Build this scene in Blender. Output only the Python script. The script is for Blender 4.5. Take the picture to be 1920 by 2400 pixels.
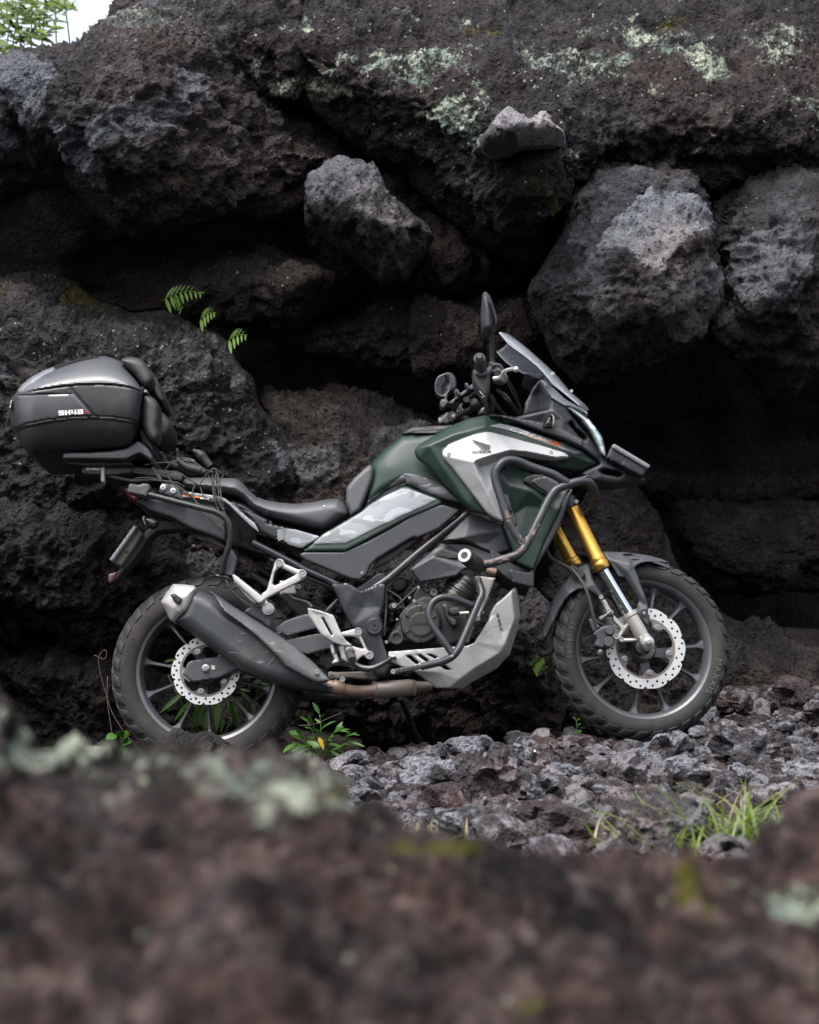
import bpy, math, random
import numpy as np
from mathutils import Vector, Matrix, geometry

for o in list(bpy.data.objects):
    bpy.data.objects.remove(o)
SC = bpy.context.scene
COL = SC.collection
random.seed(7)
R = math.radians

# ------------------------------------------------------------------ camera
S = 0.00135                    # metres per photograph pixel in the motorcycle's plane
CAMD = 6.5                     # metres from the lens to that plane
cd = bpy.data.cameras.new('camera')
cam = bpy.data.objects.new('camera', cd)
COL.objects.link(cam)
cam.location = (0, -CAMD, 0)
cam.rotation_euler = (R(90), 0, 0)
cd.sensor_fit = 'VERTICAL'
cd.sensor_height = 36
cd.sensor_width = 28.8
cd.lens = 36 * CAMD / (2400 * S)
cd.clip_start = 0.05
cd.clip_end = 600
cd.dof.use_dof = True
cd.dof.focus_distance = CAMD - 0.06
cd.dof.aperture_fstop = 4.0
SC.camera = cam

# ------------------------------------------------------------------ sky, sun, exposure
SUN_EL, SUN_AZ = 66, 215       # overcast daylight: a very wide sun, high, a little behind the lens and to its left
world = bpy.data.worlds.new('World')
SC.world = world
world.use_nodes = True
wn, wl = world.node_tree.nodes, world.node_tree.links
wn.clear()
sky = wn.new('ShaderNodeTexSky')
sky.sky_type = 'NISHITA'
sky.sun_disc = False
sky.sun_elevation = R(SUN_EL)
sky.sun_rotation = R(SUN_AZ)
sky.air_density = 1.0
sky.dust_density = 6.0
sky.ozone_density = 1.0
hs = wn.new('ShaderNodeHueSaturation')
hs.inputs['Saturation'].default_value = 0.40
bg = wn.new('ShaderNodeBackground')
bg.inputs['Strength'].default_value = 0.17
wo = wn.new('ShaderNodeOutputWorld')
wl.new(sky.outputs[0], hs.inputs['Color'])
wl.new(hs.outputs[0], bg.inputs[0])
wl.new(bg.outputs[0], wo.inputs[0])
sl = bpy.data.lights.new('sun', 'SUN')
sl.energy = 0.75
sl.angle = R(38)
sl.color = (1.0, 0.99, 0.975)
sun = bpy.data.objects.new('sun', sl)
COL.objects.link(sun)
_az = R(SUN_AZ)
_d = Vector((math.sin(_az) * math.cos(R(SUN_EL)), math.cos(_az) * math.cos(R(SUN_EL)), math.sin(R(SUN_EL))))
sun.rotation_euler = _d.to_track_quat('Z', 'Y').to_euler()
sun.location = (0, -3, 12)
vs = SC.view_settings
vs.view_transform = 'Standard'
vs.look = 'None'
vs.exposure = 1.25
vs.gamma = 1.0
vs.use_curve_mapping = False

# ------------------------------------------------------------------ naming, tagging
ORG = {}                       # world origin of every object that may be a parent


def tag(o, label=None, cat=None, group=None, kind=None):
    if label: o['label'] = label
    if cat: o['category'] = cat
    if group: o['group'] = group
    if kind: o['kind'] = kind
    return o


def empty(name, loc):
    o = bpy.data.objects.new(name, None)
    o.empty_display_size = 0.1
    COL.objects.link(o)
    o.location = loc
    ORG[o] = Vector(loc)
    return o


def place(o, parent, origin):
    origin = Vector(origin)
    ORG[o] = origin
    if parent is not None:
        o.parent = parent
        o.location = origin - ORG[parent]
    else:
        o.location = origin
    return o


def mesh_obj(name, verts, faces, mat, parent=None, smooth=True, angle=40, origin=None):
    v = np.asarray(verts, dtype=np.float64).reshape(-1, 3)
    if origin is None:
        origin = (v.min(0) + v.max(0)) / 2
        if parent is None:
            origin[2] = v[:, 2].min()
    me = bpy.data.meshes.new(name)
    if isinstance(faces, np.ndarray):
        nf, k = faces.shape
        me.vertices.add(len(v))
        me.vertices.foreach_set('co', (v - np.asarray(origin)).ravel())
        me.loops.add(nf * k)
        me.loops.foreach_set('vertex_index', faces.ravel().astype(np.int32))
        me.polygons.add(nf)
        me.polygons.foreach_set('loop_start', np.arange(0, nf * k, k, dtype=np.int32))
        me.polygons.foreach_set('loop_total', np.full(nf, k, dtype=np.int32))
        me.update(calc_edges=True)
        me.validate()
    else:
        me.from_pydata([tuple(p) for p in (v - np.asarray(origin))], [], faces)
        me.update()
    if smooth:
        me.polygons.foreach_set('use_smooth', np.ones(len(me.polygons), dtype=bool))
        if angle is not None:
            me.set_sharp_from_angle(angle=R(angle))
    if mat is not None:
        me.materials.append(mat)
    o = bpy.data.objects.new(name, me)
    COL.objects.link(o)
    return place(o, parent, origin)


# ------------------------------------------------------------------ from a measured photo point to a place in the world
LEAN = math.tan(R(9))          # the motorcycle leans away on its side stand
ZG = -0.76


def PW(u, v, y):
    """photo pixel + true depth y (0 = the motorcycle's plane) -> world"""
    u, v, y = np.asarray(u, float), np.asarray(v, float), np.asarray(y, float)
    k = S * (CAMD + y) / CAMD
    return np.stack(np.broadcast_arrays((u - 960) * k, y, (1200 - v) * k), -1)


def PB(u, v, yl, dyl=0.0):
    """photo pixel + sideways offset on the leaning motorcycle -> world; dyl pushes the point along the leaning axle"""
    u, v, yl = np.asarray(u, float), np.asarray(v, float), np.asarray(yl, float)
    a = (1200 - v) * S
    z = a * (1 + (yl - ZG * LEAN) / CAMD) / (1 - a * LEAN / CAMD)
    y = yl + LEAN * (z - ZG)
    x = (u - 960) * S * (CAMD + y) / CAMD
    y = y + dyl
    z = z - np.asarray(dyl) * LEAN
    return np.stack(np.broadcast_arrays(x, y, z), -1)


def view(x0, y0, k):
    def f(s):
        a = [tuple(float(c) for c in p.split(',')) for p in s.split()]
        return [(x0 + p[0] / k, y0 + p[1] / k) + tuple(p[2:]) for p in a]
    return f


A = view(0, 800, 2.4643)
B = view(600, 900, 2.4643)
C = view(950, 650, 2.875)
D = view(200, 1250, 2.875)
E = view(700, 1250, 2.875)
F = view(1200, 1100, 3.1364)
N = view(1000, 660, 5.0)
Q = view(0, 820, 4.0116)
RR = view(240, 1040, 4.3125)
T = view(880, 1330, 4.9286)
U = view(1000, 940, 5.0)
W = view(1230, 900, 5.3906)
Y = view(520, 1290, 4.3125)
Z = view(1250, 1290, 3.6702)
V = view(0, 0, 0.8984)


# ------------------------------------------------------------------ noise on arrays
def _hash(ix, iy, iz, seed):
    h = (ix.astype(np.uint32) * np.uint32(374761393) + iy.astype(np.uint32) * np.uint32(668265263)
         + iz.astype(np.uint32) * np.uint32(2147483647) + np.uint32(seed * 974711 % 4294967295))
    h = (h ^ (h >> np.uint32(13))) * np.uint32(1274126177)
    h = (h ^ (h >> np.uint32(15))) * np.uint32(2246822519)
    return h ^ (h >> np.uint32(16))


def perlin(p, seed=0):
    i = np.floor(p).astype(np.int64)
    f = p - i
    w = f * f * f * (f * (f * 6 - 15) + 10)
    out = np.zeros(len(p))
    for dx in (0, 1):
        wx = w[:, 0] if dx else 1 - w[:, 0]
        for dy in (0, 1):
            wy = w[:, 1] if dy else 1 - w[:, 1]
            for dz in (0, 1):
                wz = w[:, 2] if dz else 1 - w[:, 2]
                h = _hash(i[:, 0] + dx, i[:, 1] + dy, i[:, 2] + dz, seed)
                gx = (h & np.uint32(255)) / 127.5 - 1
                gy = ((h >> np.uint32(8)) & np.uint32(255)) / 127.5 - 1
                gz = ((h >> np.uint32(16)) & np.uint32(255)) / 127.5 - 1
                out += wx * wy * wz * (gx * (f[:, 0] - dx) + gy * (f[:, 1] - dy) + gz * (f[:, 2] - dz))
    return out


def fbm(p, scale, octs, gain=0.5, seed=0, ridged=False):
    out, a, s = np.zeros(len(p)), 1.0, 1.0 / scale
    for k in range(octs):
        n = perlin(p * s + 17.3 * k, seed + k)
        out += a * ((0.35 - np.abs(n) * 1.4) if ridged else n)
        a *= gain
        s *= 2.03
    return out


def cells(p, scale, seed, grad, curve):
    """facets: the lower envelope of tilted bowls round jittered seeds -> flat faces meeting in ridges"""
    q = p / scale
    i = np.floor(q).astype(np.int64)
    best = np.full(len(p), 1e9)
    for dx in (-1, 0, 1):
        for dy in (-1, 0, 1):
            for dz in (-1, 0, 1):
                c = [i[:, 0] + dx, i[:, 1] + dy, i[:, 2] + dz]
                h, h2 = _hash(c[0], c[1], c[2], seed), _hash(c[0], c[1], c[2], seed + 77)
                m = np.uint32(255)
                e = [q[:, 0] - c[0] - (h & m) / 255.0, q[:, 1] - c[1] - ((h >> np.uint32(8)) & m) / 255.0,
                     q[:, 2] - c[2] - ((h >> np.uint32(16)) & m) / 255.0]
                val = curve * (e[0] ** 2 + e[1] ** 2 + e[2] ** 2)
                for j in range(3):
                    val = val + grad * (((h2 >> np.uint32(8 * j)) & m) / 127.5 - 1) * e[j]
                np.minimum(best, val, out=best)
    return best * scale


# ------------------------------------------------------------------ outlines
def fillet(poly, r, n=5, closed=True):
    p = [Vector(q) for q in poly]
    out = []
    L = len(p)
    for i in range(L):
        if not closed and i in (0, L - 1):
            out.append(tuple(p[i]))
            continue
        a, b, c = p[i - 1], p[i], p[(i + 1) % L]
        la, lc = (a - b).length, (c - b).length
        if la < 1e-6 or lc < 1e-6:
            continue
        d = min(r, 0.48 * la, 0.48 * lc)
        s, e = b + (a - b) * (d / la), b + (c - b) * (d / lc)
        for k in range(n):
            t = k / (n - 1)
            out.append(tuple(s * (1 - t) ** 2 + b * (2 * t * (1 - t)) + e * t * t))
    return out


def sdist(P, poly):
    """signed distance of P (Nx2) to a polygon (positive inside) and the nearest boundary point"""
    a = np.asarray(poly, float)
    b = np.roll(a, -1, 0)
    N_ = len(P)
    dm, near, par = np.full(N_, 1e18), np.zeros((N_, 2)), np.zeros(N_, bool)
    for s, e in zip(a, b):
        d = e - s
        L2 = d @ d
        if L2 < 1e-12:
            continue
        t = np.clip(((P - s) @ d) / L2, 0, 1)
        q = s + t[:, None] * d
        dd = ((P - q) ** 2).sum(1)
        m = dd < dm
        dm[m] = dd[m]
        near[m] = q[m]
        if s[1] != e[1]:
            c = (s[1] > P[:, 1]) != (e[1] > P[:, 1])
            xx = (e[0] - s[0]) * (P[:, 1] - s[1]) / (e[1] - s[1]) + s[0]
            par ^= c & (P[:, 0] < xx)
    d = np.sqrt(dm)
    return np.where(par, d, -d), near


def grid_fill(poly, holes, step):
    """square cells filling an outline, their outer corners pulled onto it"""
    a = np.asarray(poly, float)
    lo, hi = a.min(0) - step * 1.5, a.max(0) + step * 1.5
    nx, ny = int((hi[0] - lo[0]) / step) + 2, int((hi[1] - lo[1]) / step) + 2
    gx, gy = np.meshgrid(lo[0] + np.arange(nx) * step, lo[1] + np.arange(ny) * step)
    P = np.stack([gx.ravel(), gy.ravel()], 1)
    sd, near = sdist(P, a)
    for h in holes:
        s2, n2 = sdist(P, h)
        s2 = -s2
        m = s2 < sd
        sd[m] = s2[m]
        near[m] = n2[m]
    ids = np.arange(nx * ny).reshape(ny, nx)
    Qd = np.stack([ids[:-1, :-1], ids[:-1, 1:], ids[1:, 1:], ids[1:, :-1]], -1).reshape(-1, 4)
    cen = P[Qd].mean(1)
    ins = (sd[Qd] > 0).sum(1) >= 2
    # drop cells that fall outside after snapping
    snapped = P.copy()
    m = sd < 0.38 * step
    snapped[m] = near[m]
    sd = np.where(m, 0, sd)
    Qd = Qd[ins]
    q = snapped[Qd]
    area = 0.5 * np.abs((q[:, 2, 0] - q[:, 0, 0]) * (q[:, 3, 1] - q[:, 1, 1]) - (q[:, 3, 0] - q[:, 1, 0]) * (q[:, 2, 1] - q[:, 0, 1]))
    Qd = Qd[area > 1e-3 * step * step]
    used, inv = np.unique(Qd.ravel(), return_inverse=True)
    return snapped[used], sd[used], inv.reshape(-1, 4)


def rbf(ctrl):
    """smooth height through control points (u, v, h): thin-plate spline"""
    c = np.asarray(ctrl, float)
    m0, sc_ = c[:, :2].mean(0), np.ptp(c[:, :2], 0).max()

    def ker(d2):
        return 0.5 * d2 * np.log(d2 + 1e-12)
    p = (c[:, :2] - m0) / sc_
    n = len(c)
    M = np.zeros((n + 3, n + 3))
    M[:n, :n] = ker(((p[:, None] - p[None]) ** 2).sum(-1)) + np.eye(n) * 2e-4
    M[:n, n] = 1
    M[:n, n + 1:] = p
    M[n:, :n] = M[:n, n:].T
    w = np.linalg.lstsq(M, np.concatenate([c[:, 2], np.zeros(3)]), rcond=None)[0]

    def f(u, v):
        q = np.stack([(u - m0[0]) / sc_, (v - m0[1]) / sc_], 1)
        return ker(((q[:, None] - p[None]) ** 2).sum(-1)) @ w[:n] + w[n] + q @ w[n + 1:]
    return f


def tin(ctrl, soft=3.0):
    """flat facets between control points; ctrl is a list of points or of polylines whose segments stay creases"""
    lines = ctrl if isinstance(ctrl[0], list) else [[c] for c in ctrl]
    pts, edges, hs_ = [], [], []
    for l in lines:
        for i, c in enumerate(l):
            pts.append(Vector(c[:2]))
            hs_.append(c[2])
            if i:
                edges.append((len(pts) - 2, len(pts) - 1))
    a = np.array([tuple(p) for p in pts])
    lo, hi = a.min(0) - 600, a.max(0) + 600
    for cx in (lo[0], (lo[0] + hi[0]) / 2, hi[0]):
        for cy in (lo[1], (lo[1] + hi[1]) / 2, hi[1]):
            if cx in (lo[0], hi[0]) or cy in (lo[1], hi[1]):
                j = int(((a - (cx, cy)) ** 2).sum(1).argmin())
                pts.append(Vector((cx, cy)))
                hs_.append(hs_[j])
    vs_, _, fs_, ov, *_ = geometry.delaunay_2d_cdt(pts, edges, [], 0, 1e-4)
    vv = np.array([tuple(p) for p in vs_])
    hh = np.zeros(len(vv))
    for i, o_ in enumerate(ov):
        if len(o_):
            hh[i] = hs_[o_[0]]
        else:
            d2 = ((a - vv[i]) ** 2).sum(1)
            w = 1 / (d2 + 1)
            hh[i] = (w * np.array(hs_[:len(a)])).sum() / w.sum()
    T_ = [tuple(f) for f in fs_]

    def lin(u, v):
        out = np.zeros(len(u))
        for t in T_:
            (x0, y0), (x1, y1), (x2, y2) = vv[list(t)]
            det = (y1 - y2) * (x0 - x2) + (x2 - x1) * (y0 - y2)
            if abs(det) < 1e-9:
                continue
            m = (u >= min(x0, x1, x2) - 1e-6) & (u <= max(x0, x1, x2) + 1e-6) & (v >= min(y0, y1, y2) - 1e-6) & (v <= max(y0, y1, y2) + 1e-6)
            if not m.any():
                continue
            um, vm = u[m], v[m]
            l0 = ((y1 - y2) * (um - x2) + (x2 - x1) * (vm - y2)) / det
            l1 = ((y2 - y0) * (um - x2) + (x0 - x2) * (vm - y2)) / det
            l2 = 1 - l0 - l1
            ins = (l0 >= -1e-6) & (l1 >= -1e-6) & (l2 >= -1e-6)
            idx = np.where(m)[0][ins]
            out[idx] = l0[ins] * hh[t[0]] + l1[ins] * hh[t[1]] + l2[ins] * hh[t[2]]
        return out

    def f(u, v):
        if not soft:
            return lin(u, v)
        tot = lin(u, v)
        for k in range(8):
            an, r_ = math.pi / 4 * k, soft * (1.0 if k % 2 else 0.55)
            tot = tot + lin(u + r_ * math.cos(an), v + r_ * math.sin(an))
        return tot / 9
    return f


def height(ctrl):
    """('smooth', points) gives a flowing surface, anything else facets"""
    if callable(ctrl):
        return ctrl
    if ctrl[0] == 'smooth':
        return rbf(ctrl[1])
    return tin(ctrl)


def shell(P2, sd, Qd, front, back):
    """front and back sheets closed round their rim -> verts, faces"""
    n = len(P2)
    f1 = Qd[:, ::-1]
    f2 = Qd + n
    e = np.concatenate([Qd[:, [0, 1]], Qd[:, [1, 2]], Qd[:, [2, 3]], Qd[:, [3, 0]]])
    key = np.sort(e, 1)
    _, idx, cnt = np.unique(key, axis=0, return_index=True, return_counts=True)
    be = e[idx[cnt == 1]]
    side = np.stack([be[:, 0], be[:, 1], be[:, 1] + n, be[:, 0] + n], 1)
    return np.concatenate([front, back]), np.concatenate([f1, f2, side])


class Surf:
    """the near surface of a bulging body: sideways offset as a function of the outline"""
    def __init__(s, poly, yl, r=8, rm=None, bulge=0.0, bw=60, ctrl=None):
        s.poly, s.yl, s.r, s.bulge, s.bw = poly, yl, r, bulge, bw
        s.rm = r * S if rm is None else rm
        s.ctrl = height(ctrl) if ctrl else None

    def __call__(s, P2, sd=None):
        if sd is None:
            sd, _ = sdist(P2, s.poly)
        d = np.maximum(sd, 0)
        y = np.full(len(P2), float(s.yl))
        if s.r:
            t = 1 - np.minimum(d / s.r, 1)
            y += s.rm * (1 - np.sqrt(np.maximum(1 - t * t, 0)))
        if s.bulge:
            t = 1 - np.minimum(d / s.bw, 1)
            y -= s.bulge * np.sqrt(np.maximum(1 - t * t, 0))
        if s.ctrl:
            y += s.ctrl(P2[:, 0], P2[:, 1])
        return y


def panel(name, poly, mat, parent, yl, th=0.01, r=3, rm=None, bulge=0.0, bw=60, holes=(), ctrl=None,
          base=None, off=0.0, step=3.0, sm=4, sym=False, angle=38, back=None):
    """a moulded part with the traced outline, a rounded rim and a real thickness"""
    poly = [p[:2] for p in poly]
    if sm:
        poly = fillet(poly, sm)
    holes = [fillet([p[:2] for p in h], 2) for h in holes]
    P2, sd, Qd = grid_fill(poly, holes, step)
    f = Surf(poly, 0.0 if base else yl, r, rm, bulge, bw, ctrl)
    yf = f(P2, sd)
    if base:
        yf = yf + base(P2) - off
    if sym:
        yb = -yf
    elif back is not None:
        yb = np.full(len(P2), float(back))
    elif base:
        yb = base(P2) - off + th
    else:
        yb = np.full(len(P2), yl + th)
    yb = np.maximum(yb, yf + 0.001)
    fr = PB(P2[:, 0], P2[:, 1], yf)
    bk = PB(P2[:, 0], P2[:, 1], yf, yb - yf)
    v, fc = shell(P2, sd, Qd, fr, bk)
    o = mesh_obj(name, v, fc, mat, parent, angle=angle)
    return o


def plate(name, poly, mat, parent, yl, th=0.006, holes=(), sm=0, lean=True):
    """a flat plate with exact holes, cut by a constrained triangulation"""
    poly = fillet([p[:2] for p in poly], sm) if sm else [p[:2] for p in poly]
    loops = [poly] + [list(h) for h in holes]
    pts, edges = [], []
    for l in loops:
        b = len(pts)
        pts += [Vector(p) for p in l]
        edges += [(b + i, b + (i + 1) % len(l)) for i in range(len(l))]
    vs_, es_, fs_, *_ = geometry.delaunay_2d_cdt(pts, edges, [], 0, 1e-5)
    vv = np.array([tuple(p) for p in vs_])
    tri = np.array([list(f) for f in fs_ if len(f) == 3])
    cen = vv[tri].mean(1)
    ok = sdist(cen, loops[0])[0] > 0
    for h in loops[1:]:
        ok &= sdist(cen, h)[0] < 0
    tri = tri[ok]
    n = len(vv)
    cnt = {}
    for t in tri:
        for i in range(3):
            a, b = int(t[i]), int(t[(i + 1) % 3])
            cnt[(a, b)] = 1
    side = [(a, b, b + n, a + n) for (a, b) in cnt if (b, a) not in cnt]
    faces = [tuple(int(i) for i in t) for t in tri[:, ::-1]] + [tuple(int(i) + n for i in t) for t in tri] + side
    P = PB if lean else None
    fr = PB(vv[:, 0], vv[:, 1], yl)
    bk = PB(vv[:, 0], vv[:, 1], yl, th)
    return mesh_obj(name, np.concatenate([fr, bk]), faces, mat, parent, angle=30)


def sweep(pts, rad, seg=10, cap=True, flat=1.0, up=None):
    """tube along world points -> verts, faces"""
    p = np.asarray(pts, float)
    n = len(p)
    rad = np.broadcast_to(np.asarray(rad, float), (n,))
    tg = np.gradient(p, axis=0)
    tg /= np.linalg.norm(tg, axis=1)[:, None] + 1e-12
    u = np.array([0, 1.0, 0]) if up is None else np.asarray(up, float)
    if abs(u @ tg[0]) > 0.95:
        u = np.array([1.0, 0, 0.2])
    V_, F_ = [], []
    for i in range(n):
        u = u - tg[i] * (u @ tg[i])
        u /= np.linalg.norm(u) + 1e-12
        w = np.cross(tg[i], u)
        for k in range(seg):
            a = 2 * math.pi * k / seg
            V_.append(p[i] + rad[i] * (math.cos(a) * u * flat + math.sin(a) * w))
    for i in range(n - 1):
        for k in range(seg):
            F_.append((i * seg + k, i * seg + (k + 1) % seg, (i + 1) * seg + (k + 1) % seg, (i + 1) * seg + k))
    if cap:
        F_.append(tuple(range(seg))[::-1])
        F_.append(tuple((n - 1) * seg + k for k in range(seg)))
    return V_, F_


def tube(name, pts, r, mat, parent, sm=14, seg=10, flat=1.0, lean=True):
    """pts (u, v, offset) traced along the tube's axis, r in photo pixels"""
    pts = [tuple(p) for p in pts]
    if sm and len(pts) > 2:
        # offsets are metres: scale them so that corners round evenly in 3D
        q = fillet([(a, b, c / S) for a, b, c in pts], sm, 6, closed=False)
        pts = [(a, b, c * S) for a, b, c in q]
    a = np.array(pts)
    wpt = PB(a[:, 0], a[:, 1], a[:, 2]) if lean else PW(a[:, 0], a[:, 1], a[:, 2])
    rr = np.asarray(r, float) * S
    if rr.ndim:
        t = np.linspace(0, 1, len(rr))
        rr = np.interp(np.linspace(0, 1, len(a)), t, rr)
    v, f = sweep(wpt, rr, seg, flat=flat)
    return mesh_obj(name, v, f, mat, parent, angle=50)


def lathe_mesh(prof, seg, p0, ax):
    """prof: (distance along ax from p0, radius)"""
    ax = Vector(ax).normalized()
    u = ax.orthogonal().normalized()
    w = ax.cross(u)
    V_, F_ = [], []
    m = len(prof)
    for d, r in prof:
        for k in range(seg):
            a = 2 * math.pi * k / seg
            V_.append(Vector(p0) + ax * d + (u * math.cos(a) + w * math.sin(a)) * r)
    for i in range(m - 1):
        for k in range(seg):
            F_.append((i * seg + k, (i + 1) * seg + k, (i + 1) * seg + (k + 1) % seg, i * seg + (k + 1) % seg))
    F_.append(tuple(range(seg)))
    F_.append(tuple((m - 1) * seg + k for k in range(seg))[::-1])
    return [tuple(v) for v in V_], F_


def lathe(name, prof, mat, parent, p0, ax, seg=24, angle=35):
    v, f = lathe_mesh(prof, seg, p0, ax)
    return mesh_obj(name, v, f, mat, parent, angle=angle)


AXLE = Vector((0, -1, LEAN)).normalized()      # towards the viewer along the leaning motorcycle's axles


def rod(name, a, b, prof, mat, parent, seg=20, lean=True):
    """lathe between two traced points (u,v,yl); prof: (fraction of length, radius in photo px)"""
    P = PB if lean else PW
    pa, pb = Vector(P(*a)), Vector(P(*b))
    L = (pb - pa).length
    return lathe(name, [(t * L, r * S) for t, r in prof], mat, parent, pa, pb - pa, seg)


def boss(name, u, v, yl, prof, mat, parent, seg=20, ax=None):
    """lathe whose axis is the leaning sideways axis; prof: (metres outwards, radius in photo px)"""
    return lathe(name, [(d, r * S) for d, r in prof], mat, parent, Vector(PB(u, v, yl)), ax or AXLE, seg)


_bolt = {}


def bolt(u, v, yl, r, mat, parent, name='bolt'):
    key = mat.name
    if key not in _bolt:
        vv, ff = lathe_mesh([(0, 1), (0.5, 1), (0.75, 0.82), (0.75, 0.45), (0.25, 0.4), (0.25, 0.01)], 12, (0, 0, 0), AXLE)
        me = bpy.data.meshes.new('bolt')
        me.from_pydata(vv, [], ff)
        me.polygons.foreach_set('use_smooth', np.ones(len(me.polygons), dtype=bool))
        me.set_sharp_from_angle(angle=R(30))
        me.materials.append(mat)
        _bolt[key] = me
    o = bpy.data.objects.new(name, _bolt[key])
    COL.objects.link(o)
    o.scale = (r * S,) * 3
    return place(o, parent, PB(u, v, yl))

# ================================================================== materials
def new_mat(name):
    m = bpy.data.materials.new(name)
    m.use_nodes = True
    nt = m.node_tree
    b = nt.nodes['Principled BSDF']
    return m, nt, b


class NB:
    """short hand for shader nodes"""
    def __init__(s, nt, coord='Object', scale=1.0):
        s.nt = nt
        tc = nt.nodes.new('ShaderNodeTexCoord')
        s.co = tc.outputs[coord]

    def n(s, typ, **kw):
        x = s.nt.nodes.new(typ)
        for k, v in kw.items():
            setattr(x, k, v)
        return x

    def link(s, a, b):
        s.nt.links.new(a, b)

    def val(s, node, **kw):
        for k, v in kw.items():
            i = node.inputs[k.replace('_', ' ')]
            if hasattr(v, 'is_output') or isinstance(v, bpy.types.NodeSocket):
                s.link(v, i)
            else:
                i.default_value = v
        return node

    def noise(s, scale, detail=6, rough=0.6, dist=0.0, co=None):
        x = s.n('ShaderNodeTexNoise')
        s.link(co or s.co, x.inputs['Vector'])
        s.val(x, Scale=scale, Detail=detail, Roughness=rough, Distortion=dist)
        return x.outputs['Fac']

    def voro(s, scale, feature='F1', rnd=1.0, out='Distance', co=None):
        x = s.n('ShaderNodeTexVoronoi', feature=feature)
        s.link(co or s.co, x.inputs['Vector'])
        s.val(x, Scale=scale, Randomness=rnd)
        return x.outputs[out]

    def ramp(s, fac, a, b, inv=False):
        x = s.n('ShaderNodeMapRange', interpolation_type='SMOOTHSTEP')
        s.link(fac, x.inputs['Value'])
        s.val(x, From_Min=a, From_Max=b, To_Min=1.0 if inv else 0.0, To_Max=0.0 if inv else 1.0)
        return x.outputs[0]

    def math(s, op, a, b=None, clamp=False):
        x = s.n('ShaderNodeMath', operation=op, use_clamp=clamp)
        for i, q in enumerate((a, b)):
            if q is None:
                continue
            if isinstance(q, (int, float)):
                x.inputs[i].default_value = q
            else:
                s.link(q, x.inputs[i])
        return x.outputs[0]

    def mix(s, fac, a, b, mode='MIX'):
        x = s.n('ShaderNodeMix', data_type='RGBA', blend_type=mode)
        for i, q in ((0, fac), (6, a), (7, b)):
            if isinstance(q, (int, float)):
                x.inputs[i].default_value = q
            elif isinstance(q, tuple):
                x.inputs[i].default_value = q if len(q) == 4 else (*q, 1)
            else:
                s.link(q, x.inputs[i])
        return x.outputs[2]

    def bump(s, h, strength, dist, prev=None):
        x = s.n('ShaderNodeBump')
        s.link(h, x.inputs['Height'])
        s.val(x, Strength=strength, Distance=dist)
        if prev is not None:
            s.link(prev, x.inputs['Normal'])
        return x.outputs[0]

    def attr(s, name):
        x = s.n('ShaderNodeAttribute', attribute_name=name)
        return x.outputs['Fac']


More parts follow.
